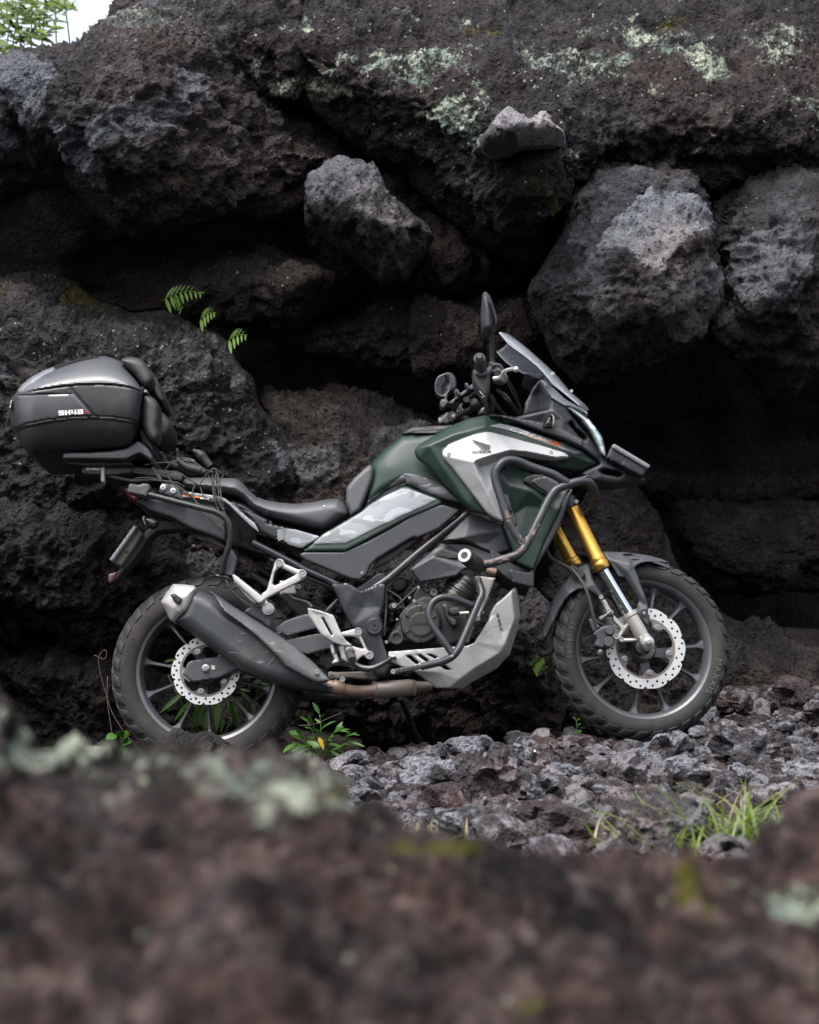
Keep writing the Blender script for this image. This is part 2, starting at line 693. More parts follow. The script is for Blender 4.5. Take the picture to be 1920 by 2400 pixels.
def rock_mat(name, dark, light, warm, fresh=(0.20, 0.205, 0.215), pore=0.7, pore_scale=38, lichen=0.0, spots=0.35, moss=0.0,
             scale=1.0, bump=1.0, contrast=0.0, crust=0.8, bias=0.0):
    """lava: two browns mixed by noise, grey fresh breaks, gas pores, crusts of lichen and tufts of moss"""
    m, nt, b = new_mat(name)
    k = NB(nt)
    n1 = k.noise(2.2 * scale, 8, 0.62)
    n2 = k.noise(9 * scale, 7, 0.68, 0.4)
    n3 = k.noise(46 * scale, 6, 0.7)
    c = k.mix(k.ramp(n1, 0.36, 0.64), dark, warm)
    c = k.mix(k.ramp(n2, 0.45, 0.74), c, light)
    # grey fresh fracture, where the mesh says so, with ragged edges
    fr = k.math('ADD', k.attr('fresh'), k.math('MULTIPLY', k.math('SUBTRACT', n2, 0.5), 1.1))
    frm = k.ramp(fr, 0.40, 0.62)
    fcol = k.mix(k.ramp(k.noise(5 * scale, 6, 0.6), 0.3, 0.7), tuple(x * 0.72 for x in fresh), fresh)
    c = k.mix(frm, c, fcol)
    # rusty and bluish areas
    c = k.mix(k.ramp(k.noise(1.1 * scale, 4, 0.6), 0.42, 0.66), k.mix(1.0, c, (0.95, 0.98, 1.03), 'MULTIPLY'), k.mix(1.0, c, (1.14, 0.985, 0.93), 'MULTIPLY'))
    # grain
    g = k.ramp(n3, 0.3, 0.72)
    c = k.mix(0.55, c, k.mix(g, (0.30, 0.29, 0.30), (1.0, 1.0, 1.0)), 'MULTIPLY')
    c = k.mix(1.0, c, (1.45, 1.45, 1.45), 'MULTIPLY')
    if contrast:
        c = k.mix(contrast, c, k.mix(k.ramp(k.noise(13 * scale, 6, 0.7), 0.38, 0.64), (0.18, 0.17, 0.17), (1.55, 1.5, 1.5)), 'MULTIPLY')
    # pores
    w = k.n('ShaderNodeVectorMath', operation='ADD')
    nz = k.n('ShaderNodeTexNoise')
    k.link(k.co, nz.inputs['Vector'])
    k.val(nz, Scale=14.0, Detail=2.0)
    sc = k.n('ShaderNodeVectorMath', operation='SCALE')
    k.link(nz.outputs['Color'], sc.inputs[0])
    sc.inputs['Scale'].default_value = 0.03
    k.link(k.co, w.inputs[0])
    k.link(sc.outputs[0], w.inputs[1])
    pmask = k.ramp(k.noise(4.5 * scale, 3, 0.5), 0.36, 0.6)
    p1 = k.math('MULTIPLY', k.ramp(k.voro(pore_scale, co=w.outputs[0]), 0.18, 0.34, True), pmask)
    p2 = k.math('MULTIPLY', k.ramp(k.voro(pore_scale * 2.3, co=w.outputs[0]), 0.14, 0.30, True), 0.7)
    po = k.math('MAXIMUM', p1, p2)
    c = k.mix(k.math('MULTIPLY', po, pore), c, k.mix(1.0, c, (0.22, 0.2, 0.2), 'MULTIPLY'))
    # lichen crust and spots
    geo = k.n('ShaderNodeNewGeometry')
    sep = k.n('ShaderNodeSeparateXYZ')
    k.link(geo.outputs['Normal'], sep.inputs[0])
    if lichen or spots:
        la = k.math('ADD', k.math('MULTIPLY', k.attr('lichen'), 0.27), k.math('MULTIPLY', sep.outputs[2], 0.04))
        ln = k.math('ADD', k.math('ADD', k.noise(6.5, 9, 0.68, 0.3), la), bias)
        lm = k.math('MULTIPLY', k.ramp(ln, 0.72, 0.82), k.ramp(k.math('ADD', k.noise(38, 6, 0.8), k.math('MULTIPLY', k.noise(7, 3, 0.6), 0.5)), 0.70, 0.82))
        lm = k.math('MULTIPLY', lm, lichen)
        vs_ = k.n('ShaderNodeTexVoronoi')
        k.link(w.outputs[0], vs_.inputs['Vector'])
        k.val(vs_, Scale=52.0)
        cr = k.n('ShaderNodeSeparateColor')
        k.link(vs_.outputs['Color'], cr.inputs[0])
        sp = k.math('MULTIPLY', k.ramp(vs_.outputs['Distance'], 0.16, 0.28, True),
                    k.ramp(k.math('ADD', cr.outputs[0], k.math('MULTIPLY', k.attr('lichen'), 0.30)), 0.92, 0.95))
        sp = k.math('MULTIPLY', sp, spots)
        lm = k.math('MAXIMUM', lm, sp)
        lc = k.mix(k.ramp(k.noise(11, 6, 0.6), 0.38, 0.66), (0.17, 0.235, 0.20), (0.50, 0.55, 0.43))
        c = k.mix(lm, c, lc)
    if moss:
        ma = k.math('ADD', k.math('MULTIPLY', k.attr('moss'), 0.34), k.math('MULTIPLY', sep.outputs[2], 0.06))
        mm = k.ramp(k.math('ADD', k.math('ADD', k.math('MULTIPLY', k.noise(9, 8, 0.75), 0.6), k.math('MULTIPLY', k.noise(34, 5, 0.75), 0.4)), ma), 0.74, 0.90)
        c = k.mix(k.math('MULTIPLY', mm, moss), c, k.mix(n3, (0.035, 0.042, 0.004), (0.15, 0.135, 0.008)))
    k.link(c, b.inputs['Base Color'])
    b.inputs['Roughness'].default_value = 0.92
    b.inputs['Specular IOR Level'].default_value = 0.25
    h = k.math('ADD', k.math('MULTIPLY', n3, 0.8), k.math('MULTIPLY', k.noise(150 * scale, 3, 0.6), 0.35))
    h = k.math('ADD', h, k.math('MULTIPLY', po, -0.9 * pore))
    h = k.math('ADD', h, k.math('MULTIPLY', k.ramp(k.voro(58 * scale, co=w.outputs[0]), 0.05, 0.62), -crust))
    bn = k.bump(n2, 0.7 * bump, 0.035)
    bn = k.bump(k.noise(22 * scale, 5, 0.75, 0.2), 0.7 * bump, 0.03, bn)
    bn = k.bump(h, 0.85 * bump, 0.016, bn)
    k.link(bn, b.inputs['Normal'])
    return m


DK, LT, WM = (0.016, 0.0150, 0.0160), (0.080, 0.078, 0.084), (0.036, 0.029, 0.0285)
M_slab = rock_mat('lichened_lava', (0.0149, 0.0135, 0.0143), (0.0522, 0.0484, 0.0514), (0.0289, 0.0242, 0.0247), lichen=0.95, spots=0.8, moss=0.9, bias=0.035)
M_left = rock_mat('grey_brown_lava', DK, (0.0844, 0.0845, 0.0920), WM, fresh=(0.1005, 0.1041, 0.1188), lichen=0.4, spots=0.4, moss=0.25)
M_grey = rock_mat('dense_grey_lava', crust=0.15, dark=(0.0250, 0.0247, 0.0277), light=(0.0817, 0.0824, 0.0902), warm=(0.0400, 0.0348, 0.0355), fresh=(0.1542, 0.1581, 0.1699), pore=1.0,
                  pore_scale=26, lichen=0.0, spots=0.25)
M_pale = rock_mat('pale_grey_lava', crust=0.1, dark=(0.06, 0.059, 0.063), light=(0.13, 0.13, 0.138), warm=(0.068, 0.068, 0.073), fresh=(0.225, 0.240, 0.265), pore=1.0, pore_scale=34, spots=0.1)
M_grey2 = rock_mat('darker_grey_lava', crust=0.25, dark=(0.022, 0.0215, 0.0235), light=(0.072, 0.072, 0.078), warm=(0.036, 0.031, 0.031), fresh=(0.098, 0.100, 0.108), pore=1.0,
                   pore_scale=26, lichen=0.0, spots=0.3)  # a darker set of greys than M_grey
M_dark = rock_mat('dark_brown_lava', (0.0125, 0.0115, 0.0117), (0.0417, 0.0382, 0.0381), (0.0242, 0.0200, 0.0182), fresh=(0.0667, 0.0680, 0.0746), spots=0.15)
M_boul = rock_mat('brown_crusted_lava', (0.0145, 0.0133, 0.0135), (0.0482, 0.0451, 0.0460), (0.0273, 0.0225, 0.0217), fresh=(0.0965, 0.0984, 0.1087), lichen=0.12,
                  spots=0.7, moss=1.0)
M_warm = rock_mat('ochre_lava', (0.0162, 0.0135, 0.0122), (0.0676, 0.0607, 0.0551), (0.0368, 0.0292, 0.0245), fresh=(0.0956, 0.0938, 0.0918), spots=0.15)
M_near = rock_mat('red_brown_lava', (0.0125, 0.0094, 0.0092), (0.132, 0.110, 0.105), (0.068, 0.046, 0.041), fresh=(0.13, 0.115, 0.118), lichen=0.9,
                  spots=0.6, moss=0.8, scale=2.2, contrast=0.85, bias=0.06)
M_stone = rock_mat('grey_rubble', (0.034, 0.031, 0.033), (0.235, 0.232, 0.248), (0.082, 0.066, 0.067), fresh=(0.25, 0.252, 0.272), pore=1.0, pore_scale=2.4,
                   spots=0.1, scale=0.16)
M_gravel = rock_mat('grey_gravel', (0.030, 0.027, 0.029), (0.20, 0.197, 0.21), (0.070, 0.057, 0.057), fresh=(0.23, 0.232, 0.25), pore=0.9, pore_scale=70,
                    spots=0.1, scale=2.6)
M_stone3 = rock_mat('red_brown_stone', (0.032, 0.024, 0.0245), (0.14, 0.120, 0.121), (0.078, 0.055, 0.054), fresh=(0.18, 0.168, 0.172), pore=1.0,
                    pore_scale=2.4, spots=0.1, scale=0.16)
M_stone2 = rock_mat('dark_rubble_soil', (0.020, 0.0175, 0.018), (0.11, 0.105, 0.108), (0.045, 0.036, 0.036), fresh=(0.15, 0.15, 0.155), pore=0.9,
                    pore_scale=70, spots=0.1, scale=2.6)


# ================================================================== rock
def jag(poly, amp, seed, step=7.0):
    """resample an outline and roughen it"""
    a = np.asarray(poly, float)
    out = []
    for p, q in zip(a, np.roll(a, -1, 0)):
        L = np.linalg.norm(q - p)
        n = max(1, int(L / step))
        for i in range(n):
            out.append(p + (q - p) * i / n)
    out = np.array(out)
    tg = np.roll(out, -1, 0) - np.roll(out, 1, 0)
    nr = np.stack([tg[:, 1], -tg[:, 0]], 1)
    nr /= np.linalg.norm(nr, axis=1)[:, None] + 1e-9
    p3 = np.concatenate([out, np.zeros((len(out), 1))], 1)
    d = fbm(p3, 110, 5, 0.6, seed) * amp * 2.2
    out = out + nr * d[:, None]
    for _ in range(1):
        out = (np.roll(out, 1, 0) + 2 * out + np.roll(out, -1, 0)) / 4
    return out


def vnormals(v, q):
    d1, d2 = v[q[:, 2]] - v[q[:, 0]], v[q[:, 3]] - v[q[:, 1]]
    fn = np.cross(d1, d2)
    n = np.zeros_like(v)
    for i in range(4):
        for j in range(3):
            n[:, j] += np.bincount(q[:, i], fn[:, j], len(v))
    return n / (np.linalg.norm(n, axis=1)[:, None] + 1e-12)


def soft_mask(P2, polys, soft=25):
    m = np.zeros(len(P2))
    for p in polys:
        sd, _ = sdist(P2, np.asarray(p, float))
        m = np.maximum(m, np.clip(sd / soft + 0.5, 0, 1))
    return m


def rough(v, q, seed, facet=(0.3, 0.0), lumps=(0.2, 0.05), fine=(0.05, 0.012), crag=0.0, mask=None, rim=None, micro=0.42):
    """push a rock surface out along its normals: flat facets, lumps, then grit"""
    n = vnormals(v, q)
    d = np.zeros(len(v))
    if facet[1]:
        wv = v + np.stack([perlin(v * 3.1 + 9, seed + 31), perlin(v * 3.1 + 19, seed + 32), perlin(v * 3.1 + 29, seed + 33)], 1) * 0.06
        f = cells(wv, facet[0], seed, 0.75, 0.35)
        d -= (f - f.mean()) * facet[1]
        f = cells(wv, facet[0] * 0.42, seed + 5, 0.7, 0.35)
        d -= (f - f.mean()) * facet[1] * 0.6
        f = cells(wv + 5, facet[0] * 0.17, seed + 9, 0.8, 0.3)
        d -= (f - f.mean()) * micro
    d += fbm(v, lumps[0], 4, 0.52, seed + 1) * lumps[1] * 2
    if crag:
        d += fbm(v, 0.12, 5, 0.62, seed + 60, ridged=True) * crag
    f = fbm(v, fine[0], 3, 0.6, seed + 11) * fine[1] * 2
    d += f if mask is None else f * mask
    if rim is not None:
        d = d * rim
    v = v + n * d[:, None]
    return v


def attach(o, name, arr):
    a = o.data.attributes.new(name, 'FLOAT', 'POINT')
    a.data.foreach_set('value', np.asarray(arr, dtype=np.float32))


def boulder(name, label, poly, y, H, Wd, mat, ctrl=None, seed=1, jagged=5, step=4.6, back=0.5, fresh=(), lichen=(), moss=(), cat='boulder',
            fresh_soft=25, kind=None, flat=False, **rk):
    """a rock standing at depth y: traced outline, real bulge of H metres towards the viewer and a back of its own"""
    poly = jag(V(poly) if isinstance(poly, str) else poly, jagged, seed)
    ctrl = (tin([p for p in V(ctrl)], 7.0) if flat else rbf([p for p in V(ctrl)])) if ctrl else None
    vs_, fs_, n0 = [], [], 0
    parts = []
    for side, st in ((1, step), (-1, 22.0)):
        P2, sd, Qd = grid_fill(poly, (), st)
        t = 1 - np.minimum(np.maximum(sd, 0) / Wd, 1)
        dome = 0.45 * np.sqrt(np.maximum(1 - t * t, 0)) + 0.55 * (1 - t ** 1.8)
        if side == 1:
            yy = y - H * dome
            if ctrl:
                yy = yy + ctrl(P2[:, 0], P2[:, 1])
        else:
            yy = y + back * dome + 0.002
            if ctrl:
                yy = yy + ctrl(P2[:, 0], P2[:, 1])
        k = S * (CAMD + y) / CAMD
        v = np.stack([(P2[:, 0] - 960) * k, yy, (1200 - P2[:, 1]) * k], 1)
        q = Qd[:, ::-1] if side == 1 else Qd
        if side == 1:
            v = rough(v, q, seed, rim=np.clip(sd / 26, 0.12, 1), **rk)
            P2f, nf = P2, len(v)
        parts.append((v, q))
    v = np.concatenate([parts[0][0], parts[1][0]])
    q = np.concatenate([parts[0][1], parts[1][1] + nf])
    o = mesh_obj(name, v, q, mat, None, angle=None)
    pad = np.zeros(len(v) - nf)
    for nm, pl, soft in (('fresh', fresh, fresh_soft), ('lichen', lichen, 110), ('moss', moss, 60)):
        if pl:
            attach(o, nm, np.concatenate([soft_mask(P2f, [V(x) for x in pl], soft), pad]))
    tag(o, label, None if kind else cat, None, kind)
    return o


LAVA = dict(facet=(0.42, 0.34), lumps=(0.25, 0.03), fine=(0.03, 0.009), crag=0.055)
DENSE = dict(facet=(0.30, 0.35), lumps=(0.18, 0.02), fine=(0.03, 0.003), crag=0.012)

# --- the lava cliff: everything stands before this mass; its top runs back over the cave
gx = np.linspace(-7, 7, 150)
gt = np.linspace(0, 1, 120)
GX, GT = np.meshgrid(gx, gt)
prof_t = [0, 0.10, 0.35, 0.55, 0.68, 0.80, 1.0]
prof_y = [2.3, 2.5, 2.9, 2.6, 2.1, 2.9, 7.0]
prof_z = [-1.2, -0.8, 0.3, 1.1, 1.60, 1.85, 2.4]
yy = np.interp(GT, prof_t, prof_y)
zz = np.interp(GT, prof_t, prof_z)
side = np.clip((np.abs(GX) - 3.0) / 1.5, 0, 1)
yy = yy - side * 1.1 * np.clip(1.3 - GT, 0, 1)
drop = 1 / (1 + np.exp((GX + 1.72) * 9))       # the cliff steps down at the left, where the sky shows
zz = np.where(zz > 1.4, zz - drop * (zz - 1.4) * 0.5, zz)
v = np.stack([GX.ravel(), yy.ravel(), zz.ravel()], 1)
ids = np.arange(v.shape[0]).reshape(GX.shape)
q = np.stack([ids[:-1, :-1], ids[:-1, 1:], ids[1:, 1:], ids[1:, :-1]], -1).reshape(-1, 4)
v = rough(v, q, 3, facet=(0.8, 0.35), lumps=(0.6, 0.1), fine=(0.1, 0.02))
cliff = mesh_obj('cliff', v, q, M_dark, None, angle=None)
tag(cliff, 'dark lava cliff with caves behind the motorcycle', None, None, 'structure')

boulder('lava_overhang', 'long lichen-covered lava slab overhanging the cave along the top of the cliff',
        '380,135 400,88 430,40 400,-330 2150,-330 2150,470 1740,420 1640,400 1560,398 1500,425 1400,398 1290,410 1225,430 1195,480 1165,550 1120,578 '
        '1060,548 990,505 930,452 870,395 800,350 740,312 700,275 640,218 560,208 500,232 440,215',
        1.35, 0.42, 150, M_slab,
        ctrl='900,-300,1.9 1400,-300,2.0 2100,-300,2.0 450,-300,1.6 900,-70,0.95 1400,-70,1.0 1900,-70,1.1 500,-40,0.6 900,90,0.50 1400,90,0.55 1800,100,0.65 500,120,0.25 700,200,0.02 900,230,0.05 1100,210,0.12 '
             '1400,220,0.15 1750,250,0.3 1000,350,-0.06 1120,430,-0.14 1110,520,-0.06 1120,570,0.05 950,420,-0.02 860,350,0.02 1190,440,-0.02 1350,330,0.02 1600,330,0.05 1800,400,0.2 430,180,0.15 '
             '800,300,0.05 600,190,0.1',
        seed=21, jagged=6, back=0.7, lichen=['390,140 560,150 720,160 800,200 780,300 680,260 560,200 420,210', '680,130 1000,110 1010,210 900,230 690,230',
        '1050,130 1330,120 1340,210 1080,230', '820,280 1010,230 1030,330 1020,380 900,330', '1250,30 1420,20 1560,90 1500,200 1400,160',
        '830,20 1010,0 1000,60 850,60', '1640,240 1760,220 1760,330 1640,320', '560,20 640,20 640,80 560,80', '800,110 900,120 900,180 800,170', '1120,330 1190,360 1180,420 1100,400', '880,420 960,460 1000,520 940,480', '1560,100 1700,60 1725,160 1600,180', '1380,300 1500,320 1500,380 1380,380'],
        moss=['640,190 700,200 690,240 640,230', '960,10 1060,0 1060,60 980,60', '1190,20 1260,20 1260,60 1190,60', '1400,0 1500,0 1490,40 1400,40',
              '1190,120 1240,120 1240,160 1180,160', '1180,560 1050,420 1100,400 1180,450'], **LAVA)

boulder('lava_overhang', 'grey brown overhanging lava mass below the patch of sky',
        '-120,170 -40,140 0,122 50,112 92,72 120,52 150,56 160,20 165,-200 640,-200 610,60 560,150 640,215 720,290 742,330 700,372 640,425 560,452 480,456 390,480 '
        '300,512 240,482 190,442 150,398 80,372 0,398 -60,420 -120,430',
        1.15, 0.40, 130, M_left,
        ctrl='-100,160,0.5 100,80,0.45 300,-60,0.75 600,-60,0.8 300,-200,1.3 600,-200,1.4 160,60,0.5 60,200,0.05 200,200,-0.02 330,190,0.0 200,330,-0.12 120,330,0.12 300,470,0.0 '
             '420,340,0.12 520,300,0.35 600,330,0.4 450,200,0.2 560,200,0.35 700,330,0.35 480,440,0.1 -80,300,0.2',
        seed=5, jagged=5, back=0.7,
        fresh=['0,160 90,150 160,200 150,300 110,300 60,230 0,260', '290,270 400,250 400,310 300,340 220,370 230,330', '380,170 440,180 430,260 370,250',
               '160,290 190,300 260,430 230,440 180,380', '0,250 20,260 120,340 20,330'],
        lichen=['160,-20 400,-20 430,90 330,140 180,130'], moss=['370,380 430,380 420,460 370,450'], **LAVA)

boulder('boulder', 'blocky grey lava boulder wedged under the overhanging slab, left of centre',
        '638,425 648,378 690,332 722,316 775,368 850,428 905,462 915,492 882,540 852,586 802,592 770,562 695,502 645,468',
        1.05, 0.30, 85, M_grey2,
        ctrl='690,340,0.16 720,320,0.18 660,390,0.08 650,440,0.12 700,440,-0.06 735,400,-0.02 775,385,0.06 760,470,-0.08 700,490,0.06 830,440,0.06 880,470,0.08 820,500,-0.06 850,530,0.0 780,540,-0.02 800,585,0.12 870,550,0.12',
        seed=44, flat=True, jagged=7, fresh=['660,380 720,350 800,420 880,480 860,560 800,580 780,520 680,470'], facet=(0.17, 0.55), lumps=(0.12, 0.02), fine=(0.03, 0.006), crag=0.03, micro=0.16)

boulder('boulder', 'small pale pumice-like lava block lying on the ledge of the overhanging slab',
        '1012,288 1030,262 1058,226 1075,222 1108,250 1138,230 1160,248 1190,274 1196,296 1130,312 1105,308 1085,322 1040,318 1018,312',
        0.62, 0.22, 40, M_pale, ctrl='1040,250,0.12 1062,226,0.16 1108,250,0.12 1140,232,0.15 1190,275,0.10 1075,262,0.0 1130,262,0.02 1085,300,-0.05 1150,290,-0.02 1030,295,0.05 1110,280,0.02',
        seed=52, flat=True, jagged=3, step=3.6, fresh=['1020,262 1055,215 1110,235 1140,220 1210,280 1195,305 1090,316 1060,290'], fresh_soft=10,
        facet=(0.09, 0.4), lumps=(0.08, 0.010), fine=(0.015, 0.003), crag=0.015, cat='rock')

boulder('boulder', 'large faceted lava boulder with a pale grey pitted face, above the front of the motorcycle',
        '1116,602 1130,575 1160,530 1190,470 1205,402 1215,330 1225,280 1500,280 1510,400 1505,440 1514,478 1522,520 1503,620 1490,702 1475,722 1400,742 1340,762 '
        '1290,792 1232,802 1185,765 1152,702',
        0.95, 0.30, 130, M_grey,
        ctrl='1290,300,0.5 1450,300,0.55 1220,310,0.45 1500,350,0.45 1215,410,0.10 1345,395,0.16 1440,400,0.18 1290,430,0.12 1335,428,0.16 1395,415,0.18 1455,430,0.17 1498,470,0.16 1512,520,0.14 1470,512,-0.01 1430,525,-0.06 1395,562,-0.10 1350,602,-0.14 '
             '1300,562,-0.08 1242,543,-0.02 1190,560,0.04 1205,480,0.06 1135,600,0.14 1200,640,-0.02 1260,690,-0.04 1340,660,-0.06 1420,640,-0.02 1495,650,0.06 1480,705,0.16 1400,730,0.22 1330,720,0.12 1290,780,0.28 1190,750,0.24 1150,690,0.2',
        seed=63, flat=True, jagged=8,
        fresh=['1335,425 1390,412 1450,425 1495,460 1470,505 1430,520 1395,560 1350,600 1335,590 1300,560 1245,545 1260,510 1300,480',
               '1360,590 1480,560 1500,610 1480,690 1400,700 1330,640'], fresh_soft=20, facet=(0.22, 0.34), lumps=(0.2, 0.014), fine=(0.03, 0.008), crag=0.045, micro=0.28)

boulder('boulder', 'dark grey lava boulder at the right edge beside the pale faceted one',
        '1478,640 1492,612 1506,525 1502,480 1505,300 1640,300 1750,300 1900,300 1900,830 1740,836 1640,832 1592,782 1500,724 1492,702',
        1.15, 0.40, 120, M_grey2,
        ctrl='1535,500,0.12 1570,450,0.20 1640,445,0.18 1600,480,0.04 1545,540,0.0 1560,310,0.6 1850,310,0.6 1700,380,0.3 1660,600,-0.06 1600,620,-0.08 1520,650,0.04 1700,470,0.12 1740,640,0.16 1640,700,-0.02 1560,720,0.06 1610,780,0.16 1720,780,0.28 1850,600,0.25 1850,800,0.3',
        seed=71, flat=True, jagged=8, fresh=['1540,520 1640,480 1660,600 1600,660 1520,690 1510,620'], facet=(0.24, 0.45), lumps=(0.2, 0.02), fine=(0.03, 0.008), crag=0.05, micro=0.30)

boulder('boulder', 'dim slanting lava face in the recess behind the wedged grey boulder',
        '470,225 560,190 660,200 760,300 880,380 990,470 1080,540 1100,610 960,640 800,620 700,590 620,500 520,450 460,330', 1.62, 0.28, 90, M_boul,
        ctrl='520,260,0.3 640,260,0.2 560,360,0.1 680,400,0.0 760,480,0.0 900,480,0.08 960,560,-0.02 820,580,0.0 1060,580,0.1', seed=191, **LAVA)

boulder('boulder', 'rounded dark brown boulder in the shade of the cave',
        '345,610 395,560 420,520 480,498 560,506 640,540 722,562 755,622 690,652 640,682 592,712 540,715 480,692 400,662 360,640',
        1.40, 0.30, 120, M_boul, ctrl='450,520,0.15 560,530,0.12 640,620,0.0 450,640,0.0 560,690,0.1 700,600,0.05', seed=82,
        facet=(0.35, 0.45), lumps=(0.2, 0.04), fine=(0.03, 0.006), crag=0.03)

boulder('boulder', 'flat dark slab of lava lying deep in the cave behind the handlebar',
        '565,732 620,692 680,655 760,622 850,600 900,592 1000,600 1120,590 1160,640 1170,720 1110,768 1000,800 800,790 700,755',
        1.55, 0.30, 110, M_boul, ctrl='700,680,0.1 900,640,0.15 900,740,0.0', seed=91, **LAVA)

boulder('boulder', 'big brown lava boulder behind the top case, yellow moss on its shoulder',
        '-120,590 -40,565 40,550 92,560 135,575 180,612 258,640 335,635 372,650 402,672 450,692 480,722 500,765 530,800 545,850 600,900 640,960 640,1080 600,1180 '
        '520,1260 300,1320 -120,1330',
        1.0, 0.34, 130, M_boul,
        ctrl='-60,580,0.35 60,560,0.32 150,600,0.3 250,650,0.26 340,650,0.2 430,690,0.2 150,720,0.05 300,760,0.0 420,820,0.02 80,900,0.0 500,850,0.1 '
             '580,950,0.15 300,950,0.02 150,1100,0.0 400,1100,0.05 300,1250,0.0 -80,1100,0.05',
        seed=102, jagged=5, fresh=['420,690 470,740 520,800 490,820 450,760', '560,930 640,960 640,1010 580,1000', '0,770 40,760 60,800 20,830'], lichen=['100,740 500,700 540,900 150,860'],
        moss=['95,562 150,575 215,632 205,642 120,625', '0,600 25,600 25,625 0,625'], **LAVA)

boulder('boulder', 'sloping brown lava ramp behind the seat and fuel tank',
        '540,790 600,820 690,808 760,812 850,850 900,872 1000,900 1120,960 1180,1060 1160,1180 800,1190 640,1200 560,1140 560,950 530,880',
        1.25, 0.25, 110, M_warm,
        ctrl='600,830,0.35 760,830,0.3 880,880,0.25 1000,940,0.35 1100,1040,0.4 620,960,0.0 760,940,0.05 860,960,0.0 700,1080,-0.05', seed=113,
        fresh=['590,930 660,960 720,940 720,1010 640,1050 580,1020', '800,920 870,880 890,920 780,950'], **LAVA)

boulder('boulder', 'rough brown lava block below the top case, behind the number plate',
        '-120,960 0,930 100,990 200,1040 320,1060 420,1120 520,1150 560,1210 500,1290 430,1400 330,1420 230,1400 120,1370 60,1345 -60,1340 -120,1360',
        0.85, 0.30, 120, M_dark,
        ctrl='100,1000,0.1 200,1100,0.0 60,1150,-0.05 150,1250,-0.03 330,1180,0.05 50,1330,0.12 250,1340,0.08', seed=124, jagged=7,
        fresh=['130,1230 180,1240 170,1280 120,1270', '400,1150 500,1190 480,1230 400,1200'], **LAVA)

boulder('boulder', 'dark lava blocks in the shade behind the engine and rear wheel',
        '300,1390 420,1320 520,1240 640,1180 760,1150 900,1160 1000,1190 1060,1240 1110,1230 1150,1270 1160,1380 1190,1460 1180,1560 1000,1600 700,1590 400,1600 300,1540',
        0.80, 0.25, 100, M_dark,
        ctrl='500,1300,0.3 700,1220,0.25 900,1250,0.2 1100,1280,-0.02 1090,1360,-0.05 1100,1440,0.05 900,1450,0.35 700,1480,0.35 450,1450,0.3 1150,1520,0.0', seed=135,
        fresh=['1085,1230 1140,1270 1150,1380 1100,1420 1070,1340', '1060,1390 1140,1400 1150,1440 1080,1450'], **LAVA)

boulder('boulder', 'smooth dark boulder in the recess to the right of the front wheel',
        '1420,1110 1432,1060 1500,1040 1600,1042 1690,1035 1900,1040 1900,1240 1740,1250 1650,1240 1580,1255 1500,1240 1440,1180',
        1.75, 0.28, 100, M_dark, ctrl='1500,1070,0.1 1560,1160,0.0 1700,1100,0.05 1800,1200,0.1', seed=146, facet=(0.4, 0.3), lumps=(0.3, 0.05), fine=(0.04, 0.006), crag=0.02)

boulder('boulder', 'sloping ochre lava slab rising behind the front wheel',
        '1180,1130 1260,1040 1330,1010 1400,1085 1440,1180 1490,1260 1560,1310 1660,1330 1760,1330 1900,1300 1900,1600 1500,1610 1200,1600 1150,1450 1150,1280',
        1.30, 0.25, 110, M_dark,
        ctrl='1300,1080,0.3 1400,1120,0.22 1430,1200,0.2 1250,1300,0.25 1400,1350,0.1 1550,1350,0.15 1700,1360,0.15 1600,1480,-0.08 1750,1500,-0.1 1350,1520,0.0', seed=157,
        fresh=['1395,1080 1430,1110 1440,1190 1410,1160'], **LAVA)

boulder('boulder', 'black lava shelf under the right boulders, behind the front number plate',
        '1180,1000 1220,960 1330,930 1500,985 1640,1000 1760,960 1900,950 1900,1060 1700,1060 1560,1065 1420,1075 1300,1060',
        1.95, 0.25, 60, M_dark, ctrl='1400,980,0.1 1600,1020,0.0', seed=168, **LAVA)


boulder('boulder', 'added dark lava rock off the left edge, shading the hollow by the rear wheel',
        '-900,900 -400,950 -100,1080 -30,1250 -20,1400 20,1500 0,1700 -900,1700', 0.2, 0.4, 150, M_dark, seed=177, **LAVA)  # mostly out of view, added to keep light out of the hollow
boulder('boulder', 'dark lava added for the shade in the hollow left of the rear wheel',
        '-300,1380 -60,1340 60,1350 150,1350 260,1380 420,1420 640,1520 760,1560 760,1640 -300,1640', 0.95, 0.3, 60, M_dark, seed=188, **LAVA)  # dark rock added where the hollow holds only shade


# ================================================================== the ground
def sm(a, b, x):
    t = np.clip((x - a) / (b - a), 0, 1)
    return t * t * (3 - 2 * t)


def ground_z(x, y):
    x, y = np.asarray(x, float), np.asarray(y, float)
    z = -0.835 + 0.095 * sm(-0.7, 0.9, x) + 0.09 * sm(0.1, 1.3, y) + 0.03 * sm(0.9, 1.8, x)
    z = z - 0.02 * sm(0.0, -1.5, y) - 0.20 * sm(0.12, 0.5, y) * sm(1.15, 0.85, x)
    return z


